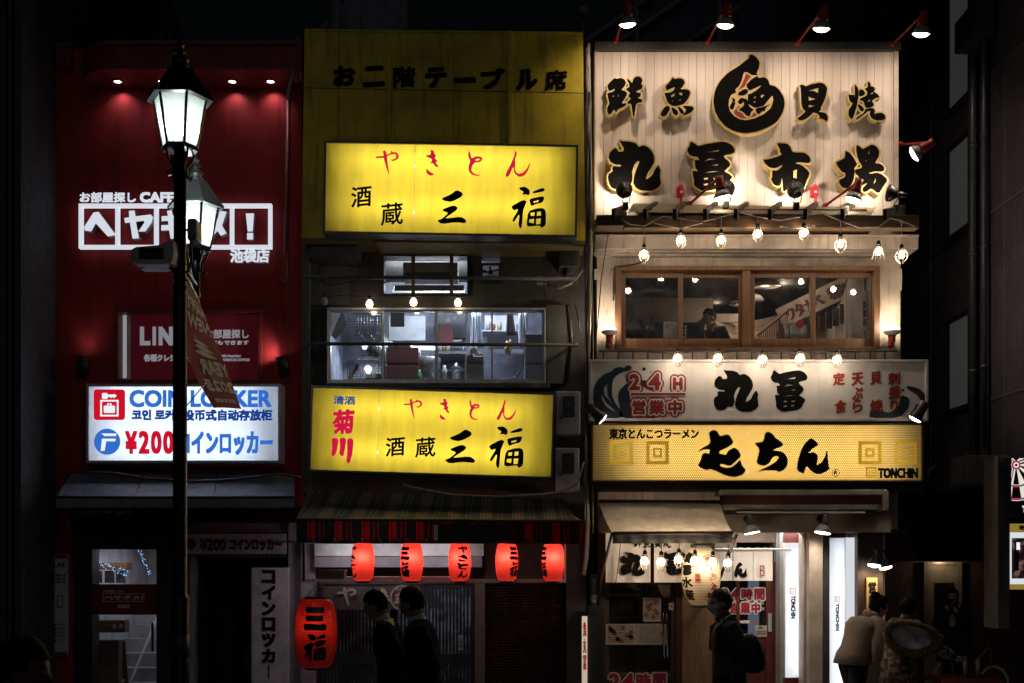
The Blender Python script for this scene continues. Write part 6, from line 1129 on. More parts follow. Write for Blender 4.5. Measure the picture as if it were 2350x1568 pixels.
S = T("noren_curtain", "short white curtain with a brush character and a red stamp on a pale rod", "curtain", P(1690, 1335, 14.2)); part(cloth(MB(), 1640, 1681, 1262, 1333, 14.2, .012, 8, 6, 2), "panel", NOR, S, True); part(cloth(MB(), 1683, 1728, 1262, 1333, 14.2, .012, 8, 6, 3), "panel", NOR, S, True); part(cloth(MB(), 1729, 1773, 1262, 1333, 14.2, .012, 8, 6, 5), "panel", NOR, S, True)
m = MB()
for x in (1662, 1680, 1700, 1719, 1738, 1757, 1770): m.q(x - 3, 1257, x + 3, 1263, 14.19, 14.21)
part(m, "loop", NOR, S); part(MB().tube([P(1640, 1261, 14.2), P(1815, 1261, 14.2)], .014, 10), "rod", M("pale_rod", (.6, .52, .42), .4), S); part(put(MB(), G['nn'], (1685, 1290, 1715, 1326), 0, face_at(14.175)), "lettering", INK, S)
st = part(MB().q(1744, 1298, 1754, 1322, 14.17, 14.175), "stamp", M("stamp_red", (.22, .015, .03), .7), S); part(vtext(MB(), "屯京", (1745.5, 1299, 1752.5, 1321), 14.168, .3), "lettering", NOR, st)
# lit pillars
OR_ = EM("pale_orange_print", (.9, .55, .3), .7)
PTL = TL("white_pillar_acrylic", (.9, .92, .95), mottle=.04)
def lit_pillar(r, Y, lab, tx, group):
    x0, y0, x1, y1_ = r; S = T("lit_pillar_sign", lab, "sign", P((x0 + x1) / 2, y1_, Y), group); part(MB().q(x0 + 1, y0 + 1, x1 - 1, y1_ - 1, Y + .004, Y + .01), "panel", PTL, S); part(MB().frame(x0, y0, x1, y1_, 1, Y, Y + .2).q(x0 + 1, y0 + 1, x1 - 1, y1_ - 1, Y + .18, Y + .2), "case", WHITEP, S); part(MB().tube([P((x0 + x1) / 2, y0 + 6, Y + .13), P((x0 + x1) / 2, y1_ - 6, Y + .13)], .012), "tube", TUBE, S); light("AREA", P((x0 + x1) / 2, (y0 + y1_) / 2, Y + .11), 11 * (y1_ - y0) / 310, (.93, .96, 1), S, aim=(0, -1, 0), sx=.05, sy=PZ(y0 + 12, Y) - PZ(y1_ - 12, Y)); part(MB().q(x0, y0 - 22, x1, y0, Y + .01, Y + .21).q(x0, y1_, x1, 1690, Y + .01, Y + .21), "cap", RDW, S); 
    if x0 < 1850: part(MB().q(x1, y0, x1 + 4, 1690, Y + .005, Y + .22), "edge", BLACK, S)
    m = MB(); vs, fs = glyph("TONCHIN"); put(m, ([(y, -x) for x, y in vs], fs), tx, .7, face_at(Y - .004), square=True); part(m, "lettering", INK, S); m = MB(); square_mark(m, tx[0] - 2, tx[1] - 17, tx[2] + 1, tx[1] - 3, Y - .006); part(m, "square_mark", OR_, S); return S
lit_pillar((1801, 1246, 1838, 1556), 14.2, "narrow lit white pillar sign beside the ramen shop's door", (1815, 1367, 1826, 1420), "lit pillar signs"); lit_pillar((1903, 1234, 1940, 1690), 14.0, "lit white pillar sign behind the bending woman", (1918, 1385, 1926, 1448), "lit pillar signs")
part(MB().q(1940.5, 1234, 1966, 1690, 14.02, 14.2), "side_panel", EM("white_light_side", (.9, .95, 1), .72), [o for o in bpy.data.objects if o.get("label") == "lit white pillar sign behind the bending woman"][0])
m = MB(); m.q(1845, 1222, 1857, 1690, 13.95, 14.3); m.q(1857, 1222, 1888, 1690, 13.8, 14.3); part(m, "pillar", M("beige_pillar", (.42, .34, .28), .7, streak=.3), C); part(MB().q(1889, 1222, 1901, 1690, 13.95, 14.25), "steel_post", M("grey_steel_post", (.12, .11, .12), .35, .6), C)
m = MB(); m.q(1968, 1205, 2026, 1690, 13.9, 14.3); part(m, "end_pier", wood("dark_pier_wood", (.06, .03, .018), .5), C)
t = T("wooden_sign", "narrow wooden plank sign with black brush characters on the dark end pier", "sign", P(2001, 1425, 13.85)); part(MB().q(1989, 1326, 2014, 1425, 13.85, 13.89), "plank", wood("pale_plank", (.5, .3, .11), .5), t, bevel=.003); part(vtext(MB(), "営業中", (1993, 1333, 2011, 1424), 13.845, .8, shear=.1, jit=.3), "lettering", INK, t)
t = T("swan_lamp", "pair of small black spotlights over the wooden plank sign", "wall lamp", P(2008, 1262, 13.9))
for x, y in ((2008, 1287), (2030, 1292)):
    h = P(x, y, 13.7); ax = Vector((-.15 if x < 2020 else .2, -.06, -1)).normalized(); part(MB().lathe([(0, -.12), (.03, -.11), (.032, -.05), (.08, .02), (.085, .05), (.08, .05), (.03, -.03)], h, 18, ax).tube([h - ax * .1, P(x - 2, y - 28, 13.74), P(x, y - 24, 13.9)], .012), "arm", BLACK, t, True); part(MB().lathe([(0, .03), (.075, .04), (.07, .07), (0, .085)], h, 16, ax), "lens", FLOOD, t, True); light('SPOT', h + ax * .1, 9, (1, .78, .5), t, .03, Vector((ax.x, .5, -1)), 130, .8)
# address plate and lit edge sign by the conduit
t = T("address_plate", "teal street address plate with white vertical characters beside the conduit", "sign", P(1363, 1455, 13.9)); part(MB().q(1355, 1318, 1372, 1452, 13.9, 13.91), "plate", M("teal_plate", (.04, .085, .085), .4), t, bevel=.002); part(vtext(MB(), "西池袋一丁目", (1359, 1328, 1368, 1422), 13.895, .5), "lettering", M("plate_white", (.3, .32, .32), .5), t); part(text(MB(), "27", (1357, 1425, 1371, 1439), 13.895, .6), "number", M("plate_white_b", (.3, .32, .32), .5), t)
t = T("standing_sign", "narrow backlit standing sign with red lettering by the dark cabinet", "sign", P(1342, 1690, 13.3)); part(MB().q(1336, 1415, 1348, 1690, 13.3, 13.36), "panel", EM("cream_backlit", (.95, .78, .6), .5, base=(.4, .3, .2)), t); part(vtext(MB(), "魚丸冨", (1338, 1425, 1346, 1540), 13.295, .8), "lettering", EM("red_print_lit", (.5, .02, .02), .3, base=(.3, .02, .02)), t)
solo(MB().q(1350, 1392, 1386, 1690, 13.4, 13.8), "dark_cabinet", BLACK, "dark cabinet standing below the address plate", "cabinet", bevel=.01)
# ---------------------------------------------------------------- body walls of the three fronts
part(MB().box(PX(122, 14) - .02, PX(122, 14) + .08, 14.36, 19, 0, PZ(112, 14)), "side_wall", RED, A); part(MB().box(PX(2060, 14) - .28, PX(2060, 14) - .02, 14.41, 19, 0, PZ(500, 14)), "side_wall", STU, C)
part(MB().box(PX(700, 14.3), PX(1338, 14.3), 14.32, 19, PZ(545, 14), PZ(80, 14)), "roof_block", GRIME, B)
# ---------------------------------------------------------------- dark building across the alley
RW = M("dark_blue_render", (.05, .044, .062), .8, streak=.5, bump=.3, bscale=20); RB_ = M("brown_render", (.06, .038, .034), .85, streak=.4)
D2 = T("side_building", "tall dark building across the alley with pipes and pale stair windows", "building", (7.6, 15.3, 0)); XW = 6.04
part(MB().box(XW, 11, 12.4, 18, 2.95, 14), "wall", RW, D2); part(MB().box(4.8, 11, 18.0, 18.3, 0, 14), "rear_wall", RB_, D2)
m = MB()
for z in (4.0, 6.35, 8.1): m.box(XW - .012, XW, 12.4, 18, z, z + .03)
for y in (16.6, 14.1): m.box(XW - .01, XW, y, y + .03, 2.95, 14)
part(m, "joint", M("pale_joint", (.09, .085, .11), .8), D2)
for z0, z1 in ((8.15, 9.9), (6.42, 7.66), (4.05, 5.30)):
    w = part(MB().box(XW - .03, XW + .02, 15.12, 15.2, z0, z1).box(XW - .03, XW + .02, 15.86, 15.94, z0, z1).box(XW - .03, XW + .02, 15.2, 15.86, z1 - .07, z1).box(XW - .06, XW + .02, 15.08, 15.98, z0 - .06, z0), "window", DARK, D2); part(MB().box(XW - .012, XW - .008, 15.2, 15.86, z0, z1 - .07), "pane", EM("dim_stair_window", (.65, .72, .66), .032, base=(.10, .11, .11)), w)
for y, r in ((14.85, .05), (14.5, .035)):
    m = MB(); m.tube([(XW - .1, y, 3.4), (XW - .1, y, 14)], r, 12)
    for z in (4.4, 5.9, 7.3, 9): m.lathe([(r + .01, 0), (r + .01, .05)], (XW - .1, y, z), 12)
    part(m, "pipe", M("blue_grey_pipe", (.10, .11, .14), .4, .4, streak=.4), D2, True)
part(MB().box(XW - .3, XW - .03, 14.3, 14.95, 8.55, 8.95), "junction_box", M("dark_box_paint", (.05, .05, .055), .6), D2, bevel=.01)
part(MB().q(2216, 1045, 2292, 1112, 14.1, 14.6), "duct_box", M("grey_duct", (.14, .13, .13), .5, .3, streak=.4), D2, bevel=.01); part(MB().tube([P(2125, 1120, 16.5), P(2130, 1085, 16.5), P(2150, 1070, 16.5), P(2185, 1068, 16.5)], .07, 10), "elbow_duct", BLACK, D2, True)
pl_ = part(MB().q(2289, 1046, 2318, 1444, 13.5, 13.9), "pillar", M("taupe_pillar", (.13, .11, .10), .7, streak=.3), D2, bevel=.01)
m = MB(); m.frame(2289, 1058, 2312, 1120, 2, 13.47, 13.5)
for i in range(10): m.q(2292, 1063 + i * 5.5, 2309, 1065.5 + i * 5.5, 13.47, 13.5)
part(m, "vent", M("vent_frame", (.16, .14, .12), .5), pl_)
dr = part(MB().q(2121, 1290, 2208, 1296, 17.9, 18.0).q(2121, 1296, 2132, 1580, 17.9, 18.0).q(2196, 1296, 2208, 1580, 17.9, 18.0).q(2132, 1296, 2196, 1580, 17.94, 18.0), "service_door", M("steel_door", (.24, .2, .16), .4, .3, streak=.2), D2); part(MB().q(2146, 1338, 2190, 1460, 17.92, 17.94), "pane", M("black_pane", (.01, .01, .012), .15), dr)
m = MB(); vs = [];
for k in range(13):
    a = math.pi * k / 12
    for yy in (17.5, 18.0): vs.append(Vector((PX(2157, 18) + .36 * math.cos(a) * (1 if yy > 17.6 else .8), yy, PZ(1288, 18) + .27 * math.sin(a) * (1 if yy > 17.6 else .6))))
m.add(vs, [(2 * i, 2 * i + 1, 2 * i + 3, 2 * i + 2) for i in range(12)] + [tuple(range(0, 26, 2))]); part(m, "dome_hood", BLACK, D2)
part(MB().ball((PX(2157, 18), 17.75, PZ(1279, 18)), .035, 10), "hood_bulb", EM("hood_bulb", (1, .75, .45), 3, through=.4, sample=False), D2); light("POINT", (PX(2157, 18), 17.72, PZ(1286, 18)), 3.5, (1, .74, .46), D2, .04)
solo(MB().tube([P(2040, 1175, 15), P(2120, 1212, 15), P(2200, 1215, 14.4), P(2290, 1208, 13.6)], .008), "cable", CABLE, "thin black cable drooping across the alley to the taupe pillar", "cable")
# dart bar sign
CRL = EM("cream_lit", (.95, .86, .74), .85); PKL = EM("crimson_lit", (.7, .03, .12), .7); GNL = EM("teal_lit", (.05, .4, .36), .6); WHL = EM("white_lit_line", (.9, .93, 1), 1.0)
S = T("dart_bar_sign", "black light box with a glowing dartboard picture on the taupe pillar", "sign", P(2360, 1190, 13.2)); part(MB().q(2320, 1051, 2420, 1190, 13.2, 13.4), "panel", M("black_sign_panel", (.012, .01, .012), .3), S, bevel=.006)
c = P(2332, 1067.5, 13.195); k_ = 13.195 / FQ
def arc(m, r0, r1, a0, a1, dy, n=3):
    for i in range(n):
        t0, t1 = a0 + (a1 - a0) * i / n, a0 + (a1 - a0) * (i + 1) / n; q = []
        for t_, r_ in ((t0, r0), (t1, r0), (t1, r1), (t0, r1)):
            x, z = math.cos(t_) * r_ * k_, math.sin(t_) * r_ * k_; x = max(x, (2321 - 2332) * k_); z = min(z, 15.5 * k_); q.append(c + Vector((x, -dy, z)))
        m.quad(*q)
a_, b2, c2, d2 = MB(), MB(), MB(), MB()
for i in range(20):
    t0 = math.pi * 2 * (i + .5) / 20; t1 = math.pi * 2 * (i + 1.5) / 20
    if i % 2: arc(a_, 10, 46, t0, t1, 0); arc(a_, 51, 76, t0, t1, 0)
    (b2, c2)[i % 2] and arc((b2, c2)[i % 2], 46, 51, t0, t1, .001); arc((b2, c2)[i % 2], 76, 81, t0, t1, .001)
arc(d2, 81, 82.2, 0, 2 * math.pi, .001, 60); arc(d2, 45.2, 46, 0, 2 * math.pi, .002, 60); arc(b2, 6, 9.5, 0, 2 * math.pi, .001, 24); arc(d2, 3.5, 6, 0, 2 * math.pi, .001, 24)
text(d2, "T", (2346, 1161, 2357, 1176), 13.19, 1)
for mm, nm, mt in ((a_, "wedge", CRL), (b2, "red_ring", PKL), (c2, "green_ring", GNL), (d2, "line", WHL)): part(mm, nm, mt, S)
S = T("bar_photo_sign", "yellow and white light box with an interior photograph, under the dartboard sign", "sign", P(2360, 1353, 13.2)); part(MB().q(2315, 1200, 2420, 1355, 13.2, 13.4), "case", BLACK, S); part(MB().q(2317.5, 1202, 2420, 1353, 13.197, 13.1995), "panel", EM("amber_lit", (.75, .5, .06), .35), S); part(MB().q(2318, 1222, 2420, 1341, 13.193, 13.195), "border", EM("white_lit_border", (.85, .9, 1), .8), S)
m, t, n, l = nt("bar_photograph"); n.remove(n["Principled BSDF"]); e = n.new("ShaderNodeEmission"); l.new(mixc(t, ramp(t, noise(t, 7, 6), .5, .7), (.02, .008, .01), (.5, .28, .22)), e.inputs[0]); e.inputs[1].default_value = .5; l.new(e.outputs[0], n["Material Output"].inputs[0])
part(MB().q(2322, 1235, 2420, 1328, 13.19, 13.194), "photograph", m, S); part(MB().q(2329, 1250, 2338, 1310, 13.186, 13.19), "photo_detail", M("photo_dark", (.02, .01, .012), .5), S); part(MB().q(2333, 1245, 2341, 1262, 13.182, 13.186), "photo_lamp", WHL, S); part(text(MB(), "昭", (2339, 1206, 2352, 1217), 13.19, .8), "lettering", INK, S)
# ---------------------------------------------------------------- street lamp with two lanterns
IRON = M("black_iron", (.014, .016, .016), .35, .3, spec=.5); IRON2 = M("grey_iron_roof", (.09, .1, .105), .45, .3)
FROST = TL("frosted_lamp_glass", (.15, .163, .158), through=.42, refl=.1, mottle=.05)
LB = EM("street_lamp_bulb", (.93, 1, .96), 22, through=.4, sample=False)
LP = T("street_lamp", "old fashioned black street lamp post with two lit hexagonal lanterns", "street lamp", (PX(413, 8.5), 8.5, 0))
bx, by = PX(413, 8.5), 8.5
zb = PZ(340, 8.5)
part(MB().lathe([(.12, 0), (.12, .08), (.085, .12), (.069, .2), (.069, PZ(1376, 8.5)), (.062, PZ(1376, 8.5) + .03), (.052, PZ(1372, 8.5) + .02), (.05, PZ(680, 8.5)), (.046, PZ(678, 8.5)), (.044, zb - .02)], (bx, by, 0), 20), "pole", IRON, LP, True)
part(MB().lathe([(.0705, PZ(1508, 8.5)), (.0705, PZ(1456, 8.5))], (bx, by, 0), 20), "band", M("teal_band", (.035, .075, .07), .4), LP, True)
for z in (PZ(660, 8.5), PZ(640, 8.5), PZ(1000, 8.5)): part(MB().lathe([(.052, -.012), (.056, 0), (.052, .012)], (bx, by, z), 18), "collar", IRON, LP, True)
def lamp_head(c, s, roofmat):
    c = Vector(c); H = part(MB().lathe([(.245 * s, .345 * s), (.245 * s, .365 * s), (.225 * s, .385 * s), (.125 * s, .53 * s), (.1 * s, .575 * s)], c, 6).lathe([(.06 * s, .575 * s), (.065 * s, .6 * s), (.055 * s, .61 * s), (.055 * s, .64 * s), (.07 * s, .65 * s), (.03 * s, .675 * s), (.02 * s, .7 * s), (.05 * s, .715 * s), (.02 * s, .735 * s), (.03 * s, .76 * s), (.012 * s, .78 * s), (0, .8 * s)], c, 16), "lantern", roofmat, LP)
    part(MB().lathe([(.122 * s, 0), (.19 * s, .345 * s)], c, 6), "glass", FROST, H)
    m = MB()
    for k in range(6):
        a = k * math.pi / 3; m.tube([c + Vector((math.cos(a) * .124 * s, math.sin(a) * .124 * s, 0)), c + Vector((math.cos(a) * .192 * s, math.sin(a) * .192 * s, .345 * s))], .011 * s, 6)
    m.lathe([(.1 * s, -.03 * s), (.132 * s, -.025 * s), (.13 * s, .01 * s), (.11 * s, .012 * s)], c, 6); part(m, "frame", IRON, H)
    part(MB().ball(c + Vector((0, 0, .15 * s)), .05 * s, 12, (1, 1, 1.3)), "bulb", LB, H)
    m = MB()
    for k in range(4):
        a = math.pi / 4 + k * math.pi / 2; d = Vector((math.cos(a), math.sin(a), 0)); m.tube([c + d * .115 * s + Vector((0, 0, -.02)), c + d * .1 * s + Vector((0, 0, -.08 * s)), c + d * .055 * s + Vector((0, 0, -.14 * s)), c + d * .06 * s + Vector((0, 0, -.2 * s)), c + d * .09 * s + Vector((0, 0, -.22 * s)), c + d * .1 * s + Vector((0, 0, -.19 * s))], .009, 6)
    part(m, "scroll_bracket", IRON, H)
    light('POINT', c + Vector((0, 0, .17 * s)), 58, (.92, 1, .95), LP, .05); return H
lamp_head((bx, by, zb), 1, IRON); y2 = 9.25; c2_ = P(449, 570, y2); lamp_head(c2_, .93, IRON2)
part(MB().tube([c2_ + Vector((0, 0, -.02)), c2_ + Vector((0, 0, -.36))], [.04, .035], 12).lathe([(.0, -.44), (.02, -.42), (.04, -.38), (.035, -.34)], c2_, 14).tube([c2_ + Vector((0, 0, -.3)), Vector((bx, by, c2_.z - .3))], .022, 8).tube([c2_ + Vector((0, -.1, -.3)), Vector((bx, by + .05, c2_.z - .05))], .014, 8), "arm", IRON, LP, True)
# cameras on the post
CAMG = M("camera_grey", (.5, .51, .53), .4)
t = T("security_camera", "grey security camera housing with a glass dome and yellow sticker on the lamp post", "camera", P(350, 606, 8.42))
part(MB().prism([(300, 572), (312, 566), (360, 562), (396, 548), (399, 575), (396, 596), (300, 596)], 8.32, 8.52), "housing", CAMG, t, bevel=.012); part(MB().prism([(298, 596), (396, 596), (392, 604), (360, 606), (312, 606), (302, 602)], 8.3, 8.54), "base", M("camera_white", (.6, .62, .65), .35), t, bevel=.006)
part(MB().ball(P(326, 606, 8.42), .036, 14), "dome", M("smoked_dome", (.02, .02, .025), .05, coat=.5), t, True); part(MB().q(318, 569, 375, 594, 8.312, 8.318), "sticker", M("amber_sticker", (.12, .075, .01), .6), t); part(text(text(MB(), "防犯カメラ作動中", (321, 572, 372, 582), 8.31, .5), "録画しています", (324, 584, 370, 591), 8.31, .2), "lettering", INK, t); part(MB().tube([P(385, 596, 8.42), P(389, 612, 8.42), P(400, 624, 8.45), P(408, 625, 8.46)], .012, 8).q(396, 560, 404, 580, 8.4, 8.5), "bracket", BLACK, t)
t = T("junction_box", "small grey rounded box strapped to the lamp post beside the lower lantern", "box", P(439, 552, 8.5)); part(MB().q(428, 500, 451, 550, 8.42, 8.58), "case", M("box_grey", (.2, .21, .22), .4), t, bevel=.02); part(MB().tube([P(438, 550, 8.5), P(440, 600, 8.5), P(432, 622, 8.5), P(420, 630, 8.5)], .011, 8).tube([P(405, 528, 8.5), P(450, 528, 8.5)], .01), "cable", BLACK, t)
# banner on the post
BN = T("street_banner", "maroon cloth banner with white feathers and mirrored year lettering blowing from the lamp post", "banner", (bx, 8.9, PZ(940, 8.9)))
nA, nB, nC, nD = P(424, 632, 8.5), P(456, 690, 9.36), P(556, 938, 9.3), P(487, 936, 8.62)
def ban(s, t_, k=0):
    e0 = nA.lerp(nD, t_); e1 = nB.lerp(nC, t_); p = e0.lerp(e1, s); p = p + Vector((-.10 * math.sin(math.pi * t_) * (1 - s) + .012 * math.sin(7 * t_ + 4 * s) * t_, .02 * math.sin(5 * s + 9 * t_) * t_, 0))
    if k < 0: return p
    n_ = (ban(s + .02, t_, -1) - ban(s - .02, t_, -1)).cross(ban(s, t_ + .02, -1) - ban(s, t_ - .02, -1)).normalized()
    if n_.y > 0 and n_.y > -n_.x: n_ = -n_
    if n_.dot(Vector((0, 0, CZ)) - p) < 0: n_ = -n_
    return p + n_ * (.006 + k * 2e-4)
m = MB(); vs = [ban(i / 10, j / 24, -1) for i in range(11) for j in range(25)]; m.add(vs, [(i * 25 + j, i * 25 + j + 1, (i + 1) * 25 + j + 1, (i + 1) * 25 + j) for i in range(10) for j in range(24)])
part(m, "cloth", M("maroon_banner", (.36, .035, .085), .8, var=.15), BN, True)
def bsub(gl): return subdiv(gl, 0)
bm_ = MB(); fb = lambda x, y, k: ban(x, y, k + 2)
for s_, r_ in (("YEAR", (.2, .6, .97, .73)), ("2025", (.12, .77, .95, .87)), ("NEW", (.15, .24, .9, .36)), ("HAPPY", (.1, .1, .92, .21))): put(bm_, bsub(glyph(s_)), r_, .009 if s_ in ("YEAR", "2025") else .006, fb, flip=True)
put(bm_, bsub(glyph("駅前名店街")), (.15, .925, .85, .96), .002, fb, flip=True)
for cx, cy_, w_, h_, tlt in ((.45, .46, .42, .03, .02), (.5, .50, .48, .035, .025), (.5, .55, .55, .04, .02)):
    n_ = 14; lo = [(cx - w_ / 2 + w_ * i / n_, cy_ + tlt * (i / n_) - h_ * math.sin(math.pi * i / n_) ** .7 * (1 - .5 * i / n_)) for i in range(n_ + 1)] + [(cx - w_ / 2 + w_ * i / n_, cy_ + tlt * (i / n_) + h_ * .4 * math.sin(math.pi * i / n_)) for i in range(n_, -1, -1)]
    gl = poly([([(x, y) for x, y in lo], [])]); b0 = bbox(gl[0]); put(bm_, bsub(gl), (b0[0], -b0[3], b0[2], -b0[1]), 0, fb)
part(bm_, "lettering", M("pale_print", (.9, .88, .9), .8), BN)
m = MB(); put(m, bsub(([(0, 0), (1, 0), (1, 1), (0, 1)], [(0, 1, 2, 3)])), (.35, .6, .7, .8), 0, lambda x, y, k: ban(x, y, 0)); put(m, bsub(([(0, .5), (.6, 0), (1, .5), (.6, 1)], [(0, 1, 2, 3)])), (.2, .41, .42, .445), 0, fb); part(m, "ochre_patch", M("ochre_print", (.45, .27, .1), .8), BN)
part(MB().tube([P(413, 620, 8.5), nA, nB, nB + (nB - nA) * .05], .011, 8).tube([P(413, 950, 8.5), nA.lerp(nD, .8)], .004), "rod", M("chrome_rod", (.6, .6, .62), .25, 1), BN, True)
# ---------------------------------------------------------------- people
def skin_mesh(verts, edges, radii, sub=1):
    me = bpy.data.meshes.new("body"); me.from_pydata([tuple(v) for v in verts], edges, []); o = bpy.data.objects.new("body", me); COL.objects.link(o)
    md = o.modifiers.new("skin", 'SKIN'); md.use_smooth_shade = True
    for i, r in enumerate(radii): me.skin_vertices[0].data[i].radius = r if isinstance(r, tuple) else (r, r)
    me.skin_vertices[0].data[0].use_root = True
    sm = o.modifiers.new("sub", 'SUBSURF'); sm.levels = sub; sm.render_levels = sub
    dg = bpy.context.evaluated_depsgraph_get(); dg.update(); r = bpy.data.meshes.new_from_object(o.evaluated_get(dg)); bpy.data.objects.remove(o); bpy.data.meshes.remove(me)
    vs = [v.co.copy() for v in r.vertices]; fs = [tuple(p.vertices) for p in r.polygons]; bpy.data.meshes.remove(r); return vs, fs
def person(label, x, y, yaw, H=1.72, lean=0, nod=0, turn=0, la=None, ra=None, top=SUIT, bottom=SUIT, hair=HAIR, hairlen=0, coat_len=.0, bulk=1.0, bun=False, stride=.18, z0=0, group=None, tie=False, mask=False, female=False, skinm=SKIN, roundb=0):
    k = H / 1.72; ya = R(yaw); F = Vector((math.cos(ya), math.sin(ya), 0)); Lv = Vector((-math.sin(ya), math.cos(ya), 0)); U = Vector((0, 0, 1)); O = Vector((x, y, z0)); ln = R(lean)
    def J(f, s, z, up=True):
        if up and z > .93: h = z - .93; a = ln * min(1, .5 + h); f, z = f * math.cos(a) + h * math.sin(a), .93 + h * math.cos(a) - f * math.sin(a)
        return O + (F * f + Lv * s + U * z) * k
    t = T("person", label, "person", O, group); sw = .17 if female else .195
    def RJ(p): return O + (F * p[0] + Lv * p[1] + U * p[2]) * k
    V = [J(0, 0, .95), J(0, 0, 1.08), J(.0, 0, 1.26), J(-.01 - roundb, 0, 1.40), J(.0, 0, 1.475), J(.02, 0, 1.54)]; Rr = [(.13, .15), (.115, .13), (.125, .15), (.10, .13), .062, .052]; Ed = [(i, i + 1) for i in range(5)]
    TV = []
    hands = []
    for sgn, arm in ((1, la), (-1, ra)):
        sh = J(-.01, sgn * sw, 1.41); 
        if arm is None: el, wr, hd = J(-.07 * sgn * (1 if stride else 0) - .03, sgn * (sw + .06), 1.12), None, None; wr = el + F * (.06 + .05 * sgn) * k - U * .24 * k + Lv * sgn * .0; dirh = (wr - el).normalized()
        else: el, wr = RJ(arm[0]), RJ(arm[1]); dirh = (wr - el).normalized()
        i0 = len(V); V += [sh, el, wr, wr + dirh * .05 * k]; Rr += [.058, .044, .028, (.03, .02)]; Ed += [(3, i0), (i0, i0 + 1), (i0 + 1, i0 + 2), (i0 + 2, i0 + 3)]; palm = i0 + 3
        side = dirh.cross(Lv if abs(dirh.dot(Lv)) < .9 else U).normalized(); nrm = side.cross(dirh)
        for q in range(5):
            off = (-.03, -.012, .004, .02, .034)[q]; ln_ = (.05, .075, .082, .076, .058)[q]; b0 = V[palm] + side * off * k * .9 + dirh * (.02 if q else -.015) * k
            d1 = (dirh + nrm * .25 + side * (off * 4 if q else -1.0)).normalized(); d2_ = (dirh + nrm * .9).normalized(); j = len(V); V += [b0, b0 + d1 * ln_ * .55 * k, b0 + d1 * ln_ * .55 * k + d2_ * ln_ * .45 * k]; Rr += [.0095, .009, .0075]; Ed += [(palm, j), (j, j + 1), (j + 1, j + 2)]
        TV.append([sh - Lv * sgn * .03 - U * .01, sh, el, el.lerp(wr, .93)]); hands.append(V[palm])
    PV = []
    for sgn in (1, -1):
        fo = stride * sgn; hp = J(0, sgn * .09, .88); kn = J(fo * .55 + .03, sgn * .09, .49, False); an = J(fo, sgn * .09, .08, False); to = J(fo + .16, sgn * .1, .035, False); i0 = len(V); V += [hp, kn, an, to]; Rr += [.085, .055, .042, .036]; Ed += [(0, i0), (i0, i0 + 1), (i0 + 1, i0 + 2), (i0 + 2, i0 + 3)]
        PV.append((hp, kn, an + U * .03))
    mb = MB(); vs, fs = skin_mesh(V, Ed, Rr); mb.add(vs, fs)
    nk = V[5]; ht = R(turn); nd = R(nod) + ln * .5; Fh = (F * math.cos(ht) + Lv * math.sin(ht)); Lh = (Lv * math.cos(ht) - F * math.sin(ht)); Uh = (U * math.cos(nd) + Fh * math.sin(nd)).normalized(); Fh = (Fh * math.cos(nd) - U * math.sin(nd)).normalized()
    hc = nk + (Uh * .085 + Fh * .018) * k
    def hp(f, l, u, off=0):
        A, B_, C_ = .098 + off, .079 + off, .12 + off; g = 0
        if u < 0: B_ *= 1 - .22 * (-u) ** 1.4
        if f > 0: g += .024 * math.exp(-(l / .16) ** 2 - ((u + .1) / .17) ** 2) * (1 if off < .004 else 0) - .008 * sum(math.exp(-((l - e) / .2) ** 2 - ((u - .12) / .14) ** 2) for e in (-.38, .38)) + .006 * math.exp(-(l / .3) ** 2 - ((u + .5) / .1) ** 2) + .008 * math.exp(-(l / .35) ** 2 - ((u + .85) / .25) ** 2)
        return hc + (Fh * (f * A + g) + Lh * l * B_ + Uh * u * C_) * k
    N1, N2 = 24, 18; dirs = [(math.sin(math.pi * i / N2) * math.cos(2 * math.pi * j / N1), math.sin(math.pi * i / N2) * math.sin(2 * math.pi * j / N1), math.cos(math.pi * i / N2)) for i in range(N2 + 1) for j in range(N1)]
    hf = [(i * N1 + j, i * N1 + (j + 1) % N1, (i + 1) * N1 + (j + 1) % N1, (i + 1) * N1 + j) for i in range(N2) for j in range(N1)]
    mb.add([hp(*d) for d in dirs], hf)
    for e in (1, -1): mb.ball(hc + (Lh * e * .08 - Fh * .008 - Uh * .01) * k, .03 * k, 8, (.6, .6, 1.1))
    bd = part(mb, "body", skinm, t, True)
    m = MB()
    for e in (1, -1): m.ball(hp(.93, .38 * e * .9, .12) - Fh * .004 * k, .013 * k, 8)
    part(m, "eye", BLACK, bd, True); part(MB().tube([hp(.9, -.22, -.5), hp(.96, 0, -.5) + Fh * .004, hp(.9, .22, -.5)], .006 * k, 6), "mouth", M("lips", (.25, .1, .08), .5), bd)
    rg = random.Random(int(x * 100)); keep = []
    for q in hf:
        f_, l_, u_ = [sum(dirs[i][a] for i in q) / 4 for a in range(3)]; lim = .5 if f_ > .45 else (.1 if f_ > .05 else (-.45 - hairlen))
        if f_ > .05 and f_ <= .45 and hairlen: lim = -.2
        if u_ > lim: keep.append(q)
    hl = lambda f_: .5 if f_ > .45 else (-.2 if hairlen and f_ > .05 else (.1 if f_ > .05 else -.45 - hairlen))
    hv = [hp(*d, (.006 + .013 * max(0, min(1, (d[2] - hl(d[0])) / .5))) + rg.uniform(-.002, .003)) for d in dirs]; m = MB(); m.add(hv, keep); m.add([hp(*d, .001) for d in dirs], keep)
    if bun: m.ball(hc + (-Fh * .075 + Uh * .115) * k, .05 * k, 12, (1.1, 1, .9)); m.ball(hc + (-Fh * .1 + Uh * .13) * k, .03 * k, 8)
    if hairlen > .4: m.add(*skin_mesh([hc - Fh * .06 * k, hc - (Fh * .085 + Uh * .15) * k, hc - (Fh * .08 + Uh * .32) * k], [(0, 1), (1, 2)], [.085, .09, .05]))
